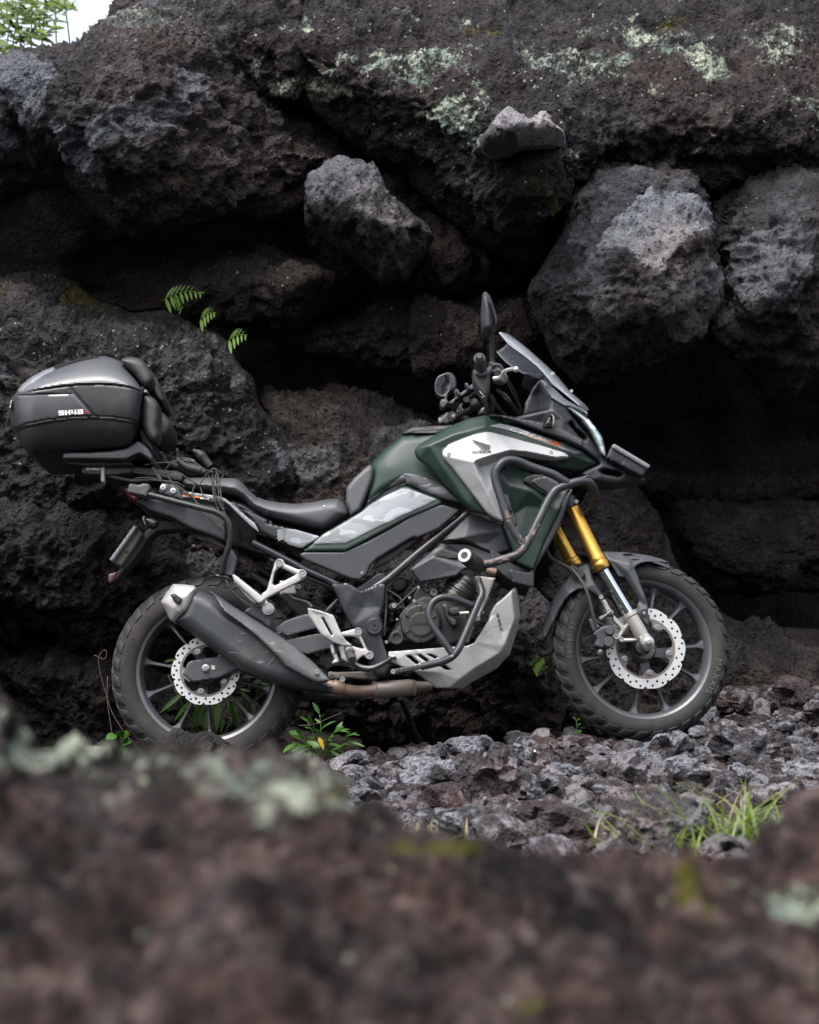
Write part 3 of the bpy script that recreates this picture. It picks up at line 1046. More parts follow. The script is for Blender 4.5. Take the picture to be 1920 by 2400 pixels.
ax_ = np.concatenate([np.linspace(-60, -4, 14), np.linspace(-3.5, 3.5, 240), np.linspace(4, 60, 14)])
ay_ = np.concatenate([np.linspace(-60, -7, 14), np.linspace(-6.5, 2.5, 260), np.linspace(3, 60, 14)])
GX, GY = np.meshgrid(ax_, ay_)
gz = ground_z(GX, GY).ravel()
v = np.stack([GX.ravel(), GY.ravel(), gz], 1)
near = (np.abs(v[:, 0]) < 4) & (v[:, 1] > -7) & (v[:, 1] < 3)
dz = fbm(v, 0.35, 5, 0.55, 200) * 0.06
v[:, 2] += np.where(near, dz, 0)
ids = np.arange(len(v)).reshape(GX.shape)
q = np.stack([ids[:-1, :-1], ids[:-1, 1:], ids[1:, 1:], ids[1:, :-1]], -1).reshape(-1, 4)
ground = mesh_obj('ground', v, q, M_stone2, None, angle=None)
tag(ground, 'dark volcanic ground covered in lava rubble', None, None, 'structure')

M_bank = rock_mat('overgrown_lava', DK, (0.055, 0.11, 0.02), (0.035, 0.075, 0.014), spots=0.0, scale=0.25)
# the bank behind the photographer, which the left mirror reflects
gx = np.linspace(-16, 16, 60)
gt = np.linspace(0, 1, 24)
GX, GT = np.meshgrid(gx, gt)
yb = -11 - GT * 9
zb = -1.0 + 7.0 * sm(0, 1, GT)
v = np.stack([GX.ravel(), yb.ravel(), zb.ravel()], 1)
ids = np.arange(len(v)).reshape(GX.shape)
q = np.stack([ids[:-1, :-1], ids[:-1, 1:], ids[1:, 1:], ids[1:, :-1]], -1).reshape(-1, 4)
v = rough(v, q[:, ::-1], 17, facet=(1.6, 0.3), lumps=(1.5, 0.25), fine=(0.3, 0.03))
bank = mesh_obj('bank', v, q[:, ::-1], M_bank, None, angle=None)
tag(bank, 'lava bank behind the photographer', None, None, 'structure')

# ------------------------------------------------------------------ blurred rock in front of the lens
rid = np.array(V('-500,1420 -80,1455 20,1476 60,1500 130,1532 180,1546 230,1568 300,1582 420,1588 560,1592 620,1600 670,1628 740,1682 800,1704 860,1716 930,1736 1000,1768 '
                 '1080,1786 1300,1796 1500,1797 1620,1785 1680,1755 1760,1705 2200,1650'))
nx, ny = 420, 300
fx = np.linspace(-1.15, 1.15, nx)
fd = np.concatenate([np.linspace(0.75, 2.25, 230), np.linspace(2.26, 3.0, 70)])
FX, FD = np.meshgrid(fx, fd)
DR = 2.1
ku = FX / (S * DR / CAMD) + 960
zr = (1200 - np.interp(ku, rid[:, 0], rid[:, 1])) * S * DR / CAMD - 0.014
FZ = zr - 0.30 * np.maximum(DR - FD, 0) ** 1.25 * (0.35 + 0.9 * sm(-0.1, -0.3, -zr * -1)) - 0.95 * np.maximum(FD - DR, 0)
FZ = zr - 0.13 * np.maximum(DR - FD, 0) - 1.1 * np.maximum(FD - DR - 0.02, 0)
v = np.stack([FX.ravel(), (FD - CAMD).ravel(), FZ.ravel()], 1)
ids = np.arange(len(v)).reshape(FX.shape)
q = np.stack([ids[:-1, :-1], ids[:-1, 1:], ids[1:, 1:], ids[1:, :-1]], -1).reshape(-1, 4)
v = rough(v, q, 301, facet=(0.14, 0.45), lumps=(0.16, 0.03), fine=(0.035, 0.010), crag=0.045)
# skirt down into the ground all round
rimz = np.minimum(v[:, 2], -0.98)
edge = np.zeros(FX.shape, bool)
edge[0, :] = edge[-1, :] = edge[:, 0] = edge[:, -1] = True
v[edge.ravel(), 2] = rimz[edge.ravel()]
fore = mesh_obj('lava_rock', v, q, M_near, None, angle=None)
k_ = (ku.ravel(), 1200 - v[:, 2] / (S * FD.ravel() / CAMD))
px = np.stack(k_, 1)
attach(fore, 'lichen', soft_mask(px, [V('-60,1480 700,1580 720,1700 600,1740 420,1640 300,1640 150,1620 -60,1650'), V('1500,1880 1700,1860 1700,1940 1560,1950')], 60))
attach(fore, 'moss', soft_mask(px, [V('790,1770 980,1760 980,1810 790,1800'), V('680,1650 730,1650 730,1700 680,1700'), V('1380,1800 1420,1800 1440,1900 1380,1960'),
                                    V('1010,2100 1080,2080 1080,2140 1010,2140')], 30))
tag(fore, 'red brown lichen-spotted lava rock close to the lens, out of focus along the bottom', 'rock')

# ================================================================== motorcycle materials
def paint(name, col, rough=0.45, metal=0.0, coat=0.0, dust=0.25, dust_col=(0.20, 0.178, 0.16), dust_scale=9, bump=0.0, bump_scale=300,
          scratch=0.0, spec=0.5, scratch_col=(0.42, 0.42, 0.42)):
    m, nt, b = new_mat(name)
    k = NB(nt)
    n = k.noise(dust_scale, 7, 0.68, 0.3)
    f = k.noise(140, 4, 0.6)
    d = k.math('MULTIPLY', k.ramp(n, 0.44, 0.80), dust)
    d = k.math('ADD', d, k.math('MULTIPLY', k.ramp(f, 0.60, 0.80), dust * 0.35), clamp=True)
    c = k.mix(d, col, dust_col)
    if scratch:
        mp = k.n('ShaderNodeMapping')
        k.link(k.co, mp.inputs['Vector'])
        mp.inputs['Rotation'].default_value = (0, R(24), 0)
        mp.inputs['Scale'].default_value = (14, 14, 130)
        sc_ = k.math('MULTIPLY', k.ramp(k.noise(1.6, 5, 0.7, co=mp.outputs[0]), 0.60, 0.66), k.ramp(k.noise(7, 2), 0.48, 0.58))
        c = k.mix(k.math('MULTIPLY', sc_, scratch), c, scratch_col)
    k.link(c, b.inputs['Base Color'])
    r_ = k.math('ADD', k.math('MULTIPLY', d, 0.35), k.math('ADD', k.math('MULTIPLY', n, 0.16), rough - 0.08), clamp=True)
    k.link(r_, b.inputs['Roughness'])
    b.inputs['Metallic'].default_value = metal
    b.inputs['Coat Weight'].default_value = coat
    b.inputs['Coat Roughness'].default_value = 0.18
    b.inputs['Specular IOR Level'].default_value = spec
    if bump:
        k.link(k.bump(k.noise(bump_scale, 3, 0.6), bump, 0.002), b.inputs['Normal'])
    m['_'] = 1
    return m


M_green = paint('green_paint', (0.0100, 0.0265, 0.0200), 0.46, coat=0.06, dust=0.10, dust_scale=5, spec=0.36)
M_silver = paint('silver_paint', (0.40, 0.41, 0.415), 0.48, metal=0.15, coat=0.05, dust=0.16, dust_scale=6, scratch=0.25, scratch_col=(0.1, 0.1, 0.1))
M_plastic = paint('dark_grey_plastic', (0.027, 0.030, 0.036), 0.52, dust=0.20, bump=0.25, bump_scale=420)
M_plastic2 = paint('grey_plastic', (0.046, 0.050, 0.058), 0.48, dust=0.16, bump=0.2, bump_scale=420)
M_gloss = paint('glossy_black', (0.008, 0.008, 0.010), 0.14, coat=0.6, dust=0.08)
M_satin = paint('satin_black_metal', (0.018, 0.020, 0.024), 0.36, metal=0.2, dust=0.16)
M_frame = paint('frame_paint', (0.016, 0.018, 0.024), 0.30, coat=0.3, dust=0.22)
M_shield = paint('dusty_heat_shield', (0.050, 0.054, 0.060), 0.42, dust=0.55, dust_col=(0.17, 0.14, 0.12), dust_scale=6, scratch=0.5)
M_seat = paint('seat_vinyl', (0.054, 0.057, 0.064), 0.42, dust=0.10, bump=0.35, bump_scale=700)
M_pad = paint('backrest_vinyl', (0.028, 0.028, 0.031), 0.50, dust=0.14, bump=0.4, bump_scale=700)
M_knee = paint('grey_knee_plastic', (0.080, 0.083, 0.090), 0.48, dust=0.08)
M_tyre = paint('dusty_rubber', (0.022, 0.021, 0.021), 0.70, dust=0.6, dust_col=(0.090, 0.079, 0.073), dust_scale=7, bump=0.3, spec=0.3)
M_tread = paint('tread_rubber', (0.024, 0.024, 0.026), 0.62, dust=0.6, dust_col=(0.14, 0.122, 0.11), dust_scale=10, bump=0.3, spec=0.35)
M_letter = paint('raised_rubber', (0.10, 0.088, 0.080), 0.8, dust=0.2)
M_rim = paint('rim_paint', (0.080, 0.085, 0.095), 0.36, metal=0.25, coat=0.25, dust=0.30)
M_gold = paint('gold_anodised', (0.60, 0.345, 0.070), 0.27, metal=0.9, dust=0.14, dust_col=(0.35, 0.2, 0.08))
M_chrome = paint('chrome', (0.62, 0.64, 0.68), 0.10, metal=1.0, dust=0.06)
M_alu = paint('cast_aluminium', (0.36, 0.35, 0.335), 0.42, metal=0.45, dust=0.28, dust_col=(0.26, 0.225, 0.19), bump=0.2)
M_alu_pale = paint('silver_bracket', (0.43, 0.425, 0.415), 0.40, metal=0.35, dust=0.25, dust_col=(0.33, 0.29, 0.25))
M_disc = paint('brake_steel', (0.60, 0.60, 0.61), 0.38, metal=0.45, dust=0.06)
M_carrier = paint('dirty_steel', (0.17, 0.15, 0.13), 0.6, metal=0.2, dust=0.5, dust_col=(0.17, 0.115, 0.08), dust_scale=16)
M_bolt = paint('bolt_steel', (0.40, 0.40, 0.41), 0.32, metal=0.8, dust=0.25)
M_boltdark = paint('dark_bolt', (0.10, 0.10, 0.105), 0.4, metal=0.6, dust=0.3)
M_pipe = paint('heat_stained_steel', (0.17, 0.12, 0.095), 0.48, metal=0.45, dust=0.65, dust_col=(0.25, 0.125, 0.075), dust_scale=11)
M_collector = paint('grey_collector_steel', (0.15, 0.135, 0.125), 0.5, metal=0.4, dust=0.6, dust_col=(0.22, 0.13, 0.085), dust_scale=14)
M_muff = paint('scratched_silencer', (0.046, 0.050, 0.057), 0.36, metal=0.15, dust=0.42, scratch=0.8, dust_col=(0.16, 0.13, 0.115), dust_scale=6)
M_skid = paint('scuffed_skid_plate', (0.31, 0.31, 0.305), 0.44, metal=0.35, dust=0.40, dust_col=(0.17, 0.150, 0.13), scratch=0.8, scratch_col=(0.07, 0.065, 0.06))
M_engine = paint('engine_black', (0.022, 0.021, 0.021), 0.50, metal=0.2, dust=0.55, dust_col=(0.085, 0.074, 0.066), bump=0.3)
M_cyl = paint('cylinder_metal', (0.15, 0.145, 0.14), 0.28, metal=0.8, dust=0.35)
M_rubber = paint('black_rubber', (0.014, 0.014, 0.015), 0.6, dust=0.3)
M_hose = paint('hose_rubber', (0.035, 0.032, 0.03), 0.6, dust=0.6, dust_col=(0.13, 0.115, 0.10), dust_scale=20)
M_case = paint('case_plastic', (0.020, 0.021, 0.024), 0.44, dust=0.12, bump=0.15, bump_scale=500, scratch=0.05)
M_case_lid = paint('case_lid_plastic', (0.070, 0.074, 0.083), 0.36, coat=0.15, dust=0.12, dust_scale=6)
M_case_side = paint('case_side_plastic', (0.055, 0.058, 0.066), 0.30, coat=0.3, dust=0.12, scratch=0.05)
M_case_dark = paint('case_dark_band', (0.008, 0.008, 0.009), 0.35, dust=0.06)
M_clearlens = paint('smoked_reflector', (0.42, 0.43, 0.48), 0.18, metal=0.3, coat=0.5, dust=0.05)
M_white = paint('white_print', (0.74, 0.74, 0.74), 0.5, dust=0.1)
M_faint = paint('faint_print', (0.40, 0.42, 0.43), 0.4, dust=0.05)
M_blackprint = paint('black_print', (0.010, 0.010, 0.012), 0.4, dust=0.05)
M_redprint = paint('red_print', (0.55, 0.035, 0.03), 0.4, dust=0.05)
M_orange = paint('orange_print', (0.62, 0.14, 0.03), 0.4, dust=0.05)
M_stripe = paint('pale_stripe_print', (0.22, 0.235, 0.25), 0.34, coat=0.3, dust=0.1)
M_dotprint = paint('pale_green_print', (0.16, 0.23, 0.22), 0.34, dust=0.05)
M_red = paint('tail_lamp_red', (0.22, 0.022, 0.018), 0.25, coat=0.5, dust=0.25)
M_red2 = paint('dusty_reflector', (0.07, 0.022, 0.02), 0.4, dust=0.4)
M_plategrey = paint('plate_edge', (0.12, 0.127, 0.14), 0.42, dust=0.2)
M_plateback = paint('plate_back', (0.06, 0.055, 0.05), 0.6, dust=0.5)
M_lever = paint('lever_alloy', (0.46, 0.46, 0.45), 0.35, metal=0.4, dust=0.1)
M_tie = paint('pale_strap', (0.50, 0.45, 0.38), 0.6, dust=0.4)
M_amber = paint('indicator_lens', (0.32, 0.30, 0.27), 0.2, coat=0.5, dust=0.2)
M_smoke = paint('smoked_cap', (0.012, 0.012, 0.014), 0.18, coat=0.5, dust=0.1)


def camo_mat(name, cols, scale, seed):
    m, nt, b = new_mat(name)
    k = NB(nt)
    mp = k.n('ShaderNodeMapping')
    k.link(k.co, mp.inputs['Vector'])
    mp.inputs['Location'].default_value = (seed, seed, 0)
    mp.inputs['Rotation'].default_value = (0, R(30), 0)
    mp.inputs['Scale'].default_value = (0.8, 1, 1.9)
    a = k.ramp(k.noise(scale, 2, 0.5, 0.6, co=mp.outputs[0]), 0.515, 0.522)
    mp2 = k.n('ShaderNodeMapping')
    k.link(mp.outputs[0], mp2.inputs['Vector'])
    mp2.inputs['Location'].default_value = (3, 1, 7)
    c2 = k.ramp(k.noise(scale * 1.1, 2, 0.5, 0.6, co=mp2.outputs[0]), 0.55, 0.557)
    c = k.mix(c2, k.mix(a, cols[0], cols[1]), cols[2])
    k.link(c, b.inputs['Base Color'])
    b.inputs['Roughness'].default_value = 0.50
    b.inputs['Coat Weight'].default_value = 0.05
    b.inputs['Coat Roughness'].default_value = 0.3
    return m


M_camo = camo_mat('pale_camouflage_print', ((0.185, 0.20, 0.22), (0.27, 0.29, 0.315), (0.135, 0.145, 0.16)), 13, 0.3)
M_camo2 = camo_mat('grey_camouflage_print', ((0.062, 0.062, 0.072), (0.115, 0.115, 0.125), (0.20, 0.205, 0.215)), 12, 4.0)


def hex_mat():
    m, nt, b = new_mat('dimpled_plastic')
    k = NB(nt)
    mp = k.n('ShaderNodeMapping')
    k.link(k.co, mp.inputs['Vector'])
    mp.inputs['Rotation'].default_value = (0, R(30), 0)
    mp.inputs['Scale'].default_value = (1.0, 0.01, 1.7)
    vr = k.voro(110, rnd=0.12, co=mp.outputs[0])
    n = k.noise(8, 6, 0.65)
    k.link(k.mix(k.math('MULTIPLY', k.ramp(n, 0.5, 0.8), 0.2), (0.036, 0.039, 0.045), (0.13, 0.12, 0.115)), b.inputs['Base Color'])
    b.inputs['Roughness'].default_value = 0.42
    k.link(k.bump(k.ramp(vr, 0.25, 0.6), 0.08, 0.003), b.inputs['Normal'])
    return m


M_hex = hex_mat()


def bar_mat():
    """dark tube with rust and chipped paint where the mesh carries the attribute"""
    m, nt, b = new_mat('chipped_bar_paint')
    k = NB(nt)
    n = k.noise(38, 7, 0.75, 0.4)
    n2 = k.noise(11, 6, 0.7)
    a = k.attr('rust')
    d = k.math('MULTIPLY', k.ramp(n2, 0.45, 0.8), 0.22)
    c = k.mix(d, (0.026, 0.029, 0.035), (0.17, 0.155, 0.145))
    rm = k.ramp(k.math('ADD', n, k.math('MULTIPLY', a, 0.20)), 0.72, 0.80)
    rc = k.mix(k.ramp(k.noise(24, 4, 0.6), 0.42, 0.6), (0.26, 0.22, 0.18), (0.17, 0.075, 0.04))
    c = k.mix(rm, c, rc)
    k.link(c, b.inputs['Base Color'])
    k.link(k.math('ADD', k.math('MULTIPLY', rm, 0.4), 0.38), b.inputs['Roughness'])
    b.inputs['Metallic'].default_value = 0.1
    k.link(k.bump(rm, 0.4, 0.002), b.inputs['Normal'])
    return m


M_bar = bar_mat()


def screen_mat():
    m, nt, b = new_mat('scuffed_sky_sheen_screen')
    k = NB(nt)
    n = k.math('ADD', k.math('MULTIPLY', k.noise(12, 8, 0.75), 0.6), k.math('MULTIPLY', k.noise(190, 3, 0.6), 0.35))
    out = nt.nodes['Material Output']
    tr = k.n('ShaderNodeBsdfTransparent')
    tr.inputs[0].default_value = (0.86, 0.88, 0.90, 1)
    b.inputs['Base Color'].default_value = (0.40, 0.43, 0.48, 1)  # grey body colour mixed in for the sky's reflection
    b.inputs['Roughness'].default_value = 0.16
    b.inputs['Coat Weight'].default_value = 0.6
    mx = k.n('ShaderNodeMixShader')
    k.link(k.math('ADD', k.math('MULTIPLY', k.ramp(n, 0.35, 0.75), 0.42), 0.36), mx.inputs[0])
    k.link(tr.outputs[0], mx.inputs[1])
    k.link(b.outputs[0], mx.inputs[2])
    k.link(mx.outputs[0], out.inputs['Surface'])
    return m


M_screen = screen_mat()


def lamp_mat():
    m, nt, b = new_mat('headlamp_lens')
    k = NB(nt)
    mp = k.n('ShaderNodeMapping')
    k.link(k.co, mp.inputs['Vector'])
    mp.inputs['Rotation'].default_value = (0, R(-35), 0)
    mp.inputs['Scale'].default_value = (20, 20, 45)
    v_ = k.n('ShaderNodeTexVoronoi')
    k.link(mp.outputs[0], v_.inputs['Vector'])
    k.val(v_, Scale=1.0)
    cr = k.n('ShaderNodeSeparateColor')
    k.link(v_.outputs['Color'], cr.inputs[0])
    k.link(k.mix(k.ramp(cr.outputs[0], 0.2, 0.9), (0.30, 0.38, 0.40), (0.80, 0.86, 0.88)), b.inputs['Base Color'])
    b.inputs['Roughness'].default_value = 0.14
    b.inputs['Metallic'].default_value = 0.1
    b.inputs['Coat Weight'].default_value = 1.0
    b.inputs['Coat Roughness'].default_value = 0.03
    return m


M_lamp = lamp_mat()
M_mirror, _nt, _b = new_mat('mirror_glass')
_b.inputs['Metallic'].default_value = 1.0
_b.inputs['Roughness'].default_value = 0.02
_b.inputs['Base Color'].default_value = (0.82, 0.84, 0.85, 1)


def project(o):
    n = len(o.data.vertices)
    a = np.empty(n * 3)
    o.data.vertices.foreach_get('co', a)
    a = a.reshape(-1, 3) + np.array(ORG[o])
    k = S * (a[:, 1] + CAMD) / CAMD
    return np.stack([960 + a[:, 0] / k, 1200 - a[:, 2] / k], 1)


def mark(o, name, polys, soft=8):
    attach(o, name, soft_mask(project(o), polys, soft))
    return o


# ------------------------------------------------------------------ lettering
def text_mesh(txt, size, font_shear=0.0, space=1.0, bold=0.0):
    cu = bpy.data.curves.new('lettering', 'FONT')
    cu.body = txt
    cu.size = size
    cu.shear = font_shear
    cu.space_character = space
    cu.offset = bold
    cu.resolution_u = 3
    o = bpy.data.objects.new('lettering', cu)
    COL.objects.link(o)
    dg = bpy.context.evaluated_depsgraph_get()
    me = bpy.data.meshes.new_from_object(o.evaluated_get(dg))
    v = np.array([tuple(p.co) for p in me.vertices])
    f = [tuple(p.vertices) for p in me.polygons]
    bpy.data.objects.remove(o)
    bpy.data.curves.remove(cu)
    bpy.data.meshes.remove(me)
    return v[:, :2], f


def lettering(txt, p0, p1, height, mat, parent, yl, shear=0.0, bold=0.0, space=1.0, base=None, off=0.0025, name='lettering', squash=None):
    """flat print: runs from photo point p0 to p1 along the baseline on a surface"""
    v, f = text_mesh(txt, 10.0, shear, space)
    v = v - v.min(0)
    lay = np.zeros(len(v))
    if bold:                       # heavy letters: overprinted with small shifts
        v0, f0, n0 = v, list(f), len(v)
        b_ = bold * 1.1
        for i, (dx_, dy_) in enumerate(((b_, 0), (-b_, 0), (0, b_ * 0.6), (0, -b_ * 0.6), (b_ * 0.5, 0), (-b_ * 0.5, 0)), 1):
            v = np.concatenate([v, v0 + (dx_, dy_)])
            lay = np.concatenate([lay, np.full(n0, i * 0.00008)])
            f = f + [tuple(q + n0 * i for q in p) for p in f0]
        v = v - v.min(0)
    L = math.hypot(p1[0] - p0[0], p1[1] - p0[1])
    sx, sy = L / v[:, 0].max(), height / v[:, 1].max()
    ux, uy = (p1[0] - p0[0]) / L, (p1[1] - p0[1]) / L
    P = np.stack([p0[0] + v[:, 0] * sx * ux + v[:, 1] * sy * uy, p0[1] + v[:, 0] * sx * uy - v[:, 1] * sy * ux], 1)
    y = (base(P) if base else np.full(len(P), yl)) - off - lay
    w = PB(P[:, 0], P[:, 1], y)
    return mesh_obj(name, w, f, mat, parent, smooth=False)


BLOCK = {'S': [(0, 0, 1, .28), (0, .36, 1, .64), (0, .72, 1, 1), (0, .64, .34, .72), (.66, .28, 1, .36)],
         'H': [(0, 0, .36, 1), (.64, 0, 1, 1), (.36, .36, .64, .66)], '4': [(.58, 0, .92, 1), (0, .20, .58, .46), (.92, .20, 1, .46), (0, .46, .30, 1)],
         '8': [(0, 0, 1, .26), (0, .38, 1, .64), (0, .76, 1, 1), (0, .26, .34, .38), (.66, .26, 1, .38), (0, .64, .34, .76), (.66, .64, 1, .76)]}


def block_letters(txt, p0, p1, height, gap=0.12):
    """heavy stencil capitals as plain boxes along a baseline"""
    n = len(txt)
    L = math.hypot(p1[0] - p0[0], p1[1] - p0[1])
    ux, uy = (p1[0] - p0[0]) / L, (p1[1] - p0[1]) / L
    cw = L / (n + gap * (n - 1))
    out = []
    for i, ch in enumerate(txt):
        for (a, b, c_, d_) in BLOCK[ch]:
            q = []
            for (x, y) in ((a, b), (a, d_), (c_, d_), (c_, b)):
                s_, t_ = i * cw * (1 + gap) + x * cw, y * height
                q.append((p0[0] + s_ * ux + t_ * uy, p0[1] + s_ * uy - t_ * ux))
            out.append(q)
    return out


def printed(name, polys, mat, parent, yl, base=None, off=0.002):
    """flat print made of simple outlines, all one mesh"""
    V_, F_ = [], []
    for p in polys:
        p = np.array([q[:2] for q in p])
        y = (base(p) if base else np.full(len(p), yl)) - off
        w = PB(p[:, 0], p[:, 1], y)
        F_.append(tuple(range(len(V_), len(V_) + len(w)))[::-1])
        V_ += [tuple(q) for q in w]
    return mesh_obj(name, V_, F_, mat, parent, smooth=False)


def disc_poly(u, v, r, n=8):
    return [(u + r * math.cos(2 * math.pi * i / n), v + r * math.sin(2 * math.pi * i / n)) for i in range(n)]


# ================================================================== the motorcycle
BO = PB(960, 1770, 0)
bike = empty('motorcycle', BO)
tag(bike, 'dark green and silver adventure motorcycle with top case, leaning on its stand', 'motorcycle')


def P_(name, label=None):
    e = empty(name, BO)
    e.parent = bike
    e.location = (0, 0, 0)
    if label: e['label'] = label
    return e


# ------------------------------------------------------------------ wheels
def cdt(loops):
    pts, edges = [], []
    for l in loops:
        b = len(pts)
        pts += [Vector(p) for p in l]
        edges += [(b + i, b + (i + 1) % len(l)) for i in range(len(l))]
    vs_, es_, fs_, *_ = geometry.delaunay_2d_cdt(pts, edges, [], 0, 1e-7)
    vv = np.array([tuple(p) for p in vs_])
    tri = np.array([list(f) for f in fs_ if len(f) == 3])
    cen = vv[tri].mean(1)
    ok = sdist(cen, loops[0])[0] > 0
    for h in loops[1:]:
        ok &= sdist(cen, h)[0] < 0
    tri = tri[ok]
    ed = {(int(t[i]), int(t[(i + 1) % 3])) for t in tri for i in range(3)}
    n = len(vv)
    side = [(a, b, b + n, a + n) for (a, b) in ed if (b, a) not in ed]
    faces = [tuple(int(i) for i in t) for t in tri[:, ::-1]] + [tuple(int(i) + n for i in t) for t in tri] + side
    return vv, faces


class Wheel:
    def __init__(s, name, c, steer, label=None):
        s.c = Vector(PB(c[0], c[1], 0))
        n = Vector((math.sin(R(steer)), -math.cos(R(steer)), LEAN)).normalized()
        ey = -n
        ex = Vector((math.cos(R(steer)), math.sin(R(steer)), 0))
        ex = (ex - ey * ex.dot(ey)).normalized()
        ez = ex.cross(ey)
        s.M = Matrix((ex, ey, ez)).transposed()
        s.e = P_(name, label)

    def w(s, pts):
        return np.asarray(pts, float) @ np.array(s.M).T + np.array(s.c)

    def rev(s, name, prof, mat, seg=96, closed=True, angle=40):
        m = len(prof)
        a = np.linspace(0, 2 * math.pi, seg, endpoint=False)
        v = []
        for y, r in prof:
            v += [(r * math.sin(t), y, r * math.cos(t)) for t in a]
        f = []
        for i in range(m if closed else m - 1):
            j = (i + 1) % m
            for k in range(seg):
                f.append((i * seg + k, i * seg + (k + 1) % seg, j * seg + (k + 1) % seg, j * seg + k))
        return mesh_obj(name, s.w(v), f, mat, s.e, angle=angle, origin=s.c)

    def flat(s, name, loops, y0, y1, mat):
        vv, f = cdt(loops)
        a = np.stack([vv[:, 0], np.full(len(vv), y0), vv[:, 1]], 1)
        b = np.stack([vv[:, 0], np.full(len(vv), y1), vv[:, 1]], 1)
        return mesh_obj(name, s.w(np.concatenate([a, b])), f, mat, s.e, angle=30, origin=s.c)

    def spun(s, name, mesh, deg):
        o = bpy.data.objects.new(name, mesh)
        COL.objects.link(o)
        o.parent = s.e
        o.matrix_basis = Matrix.Translation(s.c - ORG[s.e]) @ s.M.to_4x4() @ Matrix.Rotation(R(deg), 4, 'Y')
        return o


def pol(r, deg):
    return (r * math.sin(R(deg)), r * math.cos(R(deg)))


def make_wheel(name, c, steer, Rt, hw, disc_r, disc_in, arm0, lug_n, texts, disc_y):
    wl_ = Wheel(name, c, steer)
    half = [(-0.80, 0.218), (-0.93, 0.224), (-1.04, 0.240), (-1.06, 0.254), (-1.00, 0.2675), (-0.88, 0.2785), (-0.68, 0.2875), (-0.36, 0.2935), (0, 0.2955)]
    sc_ = (Rt - 0.218) / (0.2955 - 0.218)
    half = [(y * hw, 0.218 + (r - 0.218) * sc_) for y, r in half]
    prof = half + [(-y, r) for y, r in half[-2::-1]]
    tyre = wl_.rev('tyre', prof, M_tyre, 110)
    # rim: well, flanges with a bright lip, inner barrel
    rh = hw * 0.86
    rim = [(-rh, 0.229), (-rh - 0.003, 0.226), (-rh, 0.219), (-rh + 0.004, 0.212), (-rh * 0.62, 0.2065), (-rh * 0.45, 0.203), (rh * 0.45, 0.203), (rh * 0.62, 0.2065),
           (rh - 0.004, 0.212), (rh, 0.219), (rh + 0.003, 0.226), (rh, 0.229), (rh - 0.006, 0.222), (rh * 0.5, 0.214), (-rh * 0.5, 0.214), (-rh + 0.006, 0.222)]
    wl_.rev('rim', rim, M_rim, 110)
    # spokes: five arms, each forking in two
    L = 12
    for k in range(5):
        mid = arm0 + 72 * k
        for sgn in (-1, 1):
            a0, a1 = mid + sgn * 11, mid + sgn * 15.3
            p0, p1 = Vector(pol(0.048, a0)), Vector(pol(0.209, a1))
            d = (p1 - p0)
            nr = Vector((d.y, -d.x)).normalized()
            vv, ff = [], []
            for i in range(L):
                t = i / (L - 1)
                wd = 0.0068 - 0.0020 * math.sin(math.pi * min(t * 1.1, 1)) + 0.017 * max(0, (t - 0.80) / 0.20) ** 2.2
                dp = 0.010 + 0.004 * (1 - t) + 0.010 * max(0, (t - 0.8) / 0.2) ** 2
                yo = -0.016 * math.sin(math.pi * t) * 0.4
                q = p0 + d * t
                for (sx, sy) in ((-1, -0.55), (-0.55, -1), (0.55, -1), (1, -0.55), (1, 1), (-1, 1)):
                    vv.append((q.x + nr.x * wd * sx, yo + dp * sy, q.y + nr.y * wd * sx))
            for i in range(L - 1):
                for j in range(6):
                    ff.append((i * 6 + j, i * 6 + (j + 1) % 6, (i + 1) * 6 + (j + 1) % 6, (i + 1) * 6 + j))
            mesh_obj('spoke', wl_.w(vv), ff, M_rim, wl_.e, angle=35)
        # the arm between hub and fork of the spokes
        q = [pol(0.030, mid - 30), pol(0.050, mid - 17), pol(0.078, mid - 10.5), pol(0.072, mid), pol(0.078, mid + 10.5), pol(0.050, mid + 17), pol(0.030, mid + 30)]
        wl_.flat('hub_arm', [q], -0.024, 0.020, M_rim)
    wl_.rev('hub', [(-0.050, 0.018), (-0.050, 0.032), (-0.040, 0.040), (-0.020, 0.042), (0.020, 0.042), (0.045, 0.038), (0.055, 0.030), (0.055, 0.018)], M_rim, 32)
    # brake disc: wavy steel ring with drilled holes, and the carrier inside it
    n = 220
    wav = []
    lobes = 10
    for i in range(n):
        a = 360.0 * i / n
        ph = (a * lobes / 360.0) % 1
        r = disc_r - 0.0085 * (0.0 if ph > 0.16 else 1) * (1 - abs(ph - 0.08) / 0.08) - 0.0016 * math.cos(2 * math.pi * ph)
        wav.append(pol(r, a))
    inner = [pol(disc_in, 360.0 * i / 72) for i in range(72)]
    holes = []
    for i in range(lobes):
        for (fr, fa) in ((0.80, 0.30), (0.42, 0.52), (0.74, 0.76), (0.24, 0.98)):
            hx, hy = pol(disc_in + (disc_r - disc_in) * fr * 0.94, 360.0 / lobes * (i + fa))
            holes.append([(hx + 0.0041 * math.cos(2 * math.pi * j / 8), hy + 0.0041 * math.sin(2 * math.pi * j / 8)) for j in range(8)])
    wl_.flat('brake_disc', [wav, inner] + holes, disc_y, disc_y + 0.0045, M_disc)
    out2 = [pol(disc_in - 0.0003, 360.0 * i / 72) for i in range(72)]
    tabs = []
    for k in range(5):
        mid = arm0 - 72 + 72 * k
        r1, r2 = disc_in - 0.0065, disc_in * 0.72
        tabs += [pol(r1, mid - 30), pol(r1, mid - 22), pol(r1 - 0.003, mid - 15), pol(r2, mid - 9), pol(r2 * 0.95, mid), pol(r2, mid + 9), pol(r1 - 0.003, mid + 15), pol(r1, mid + 22), pol(r1, mid + 30)]
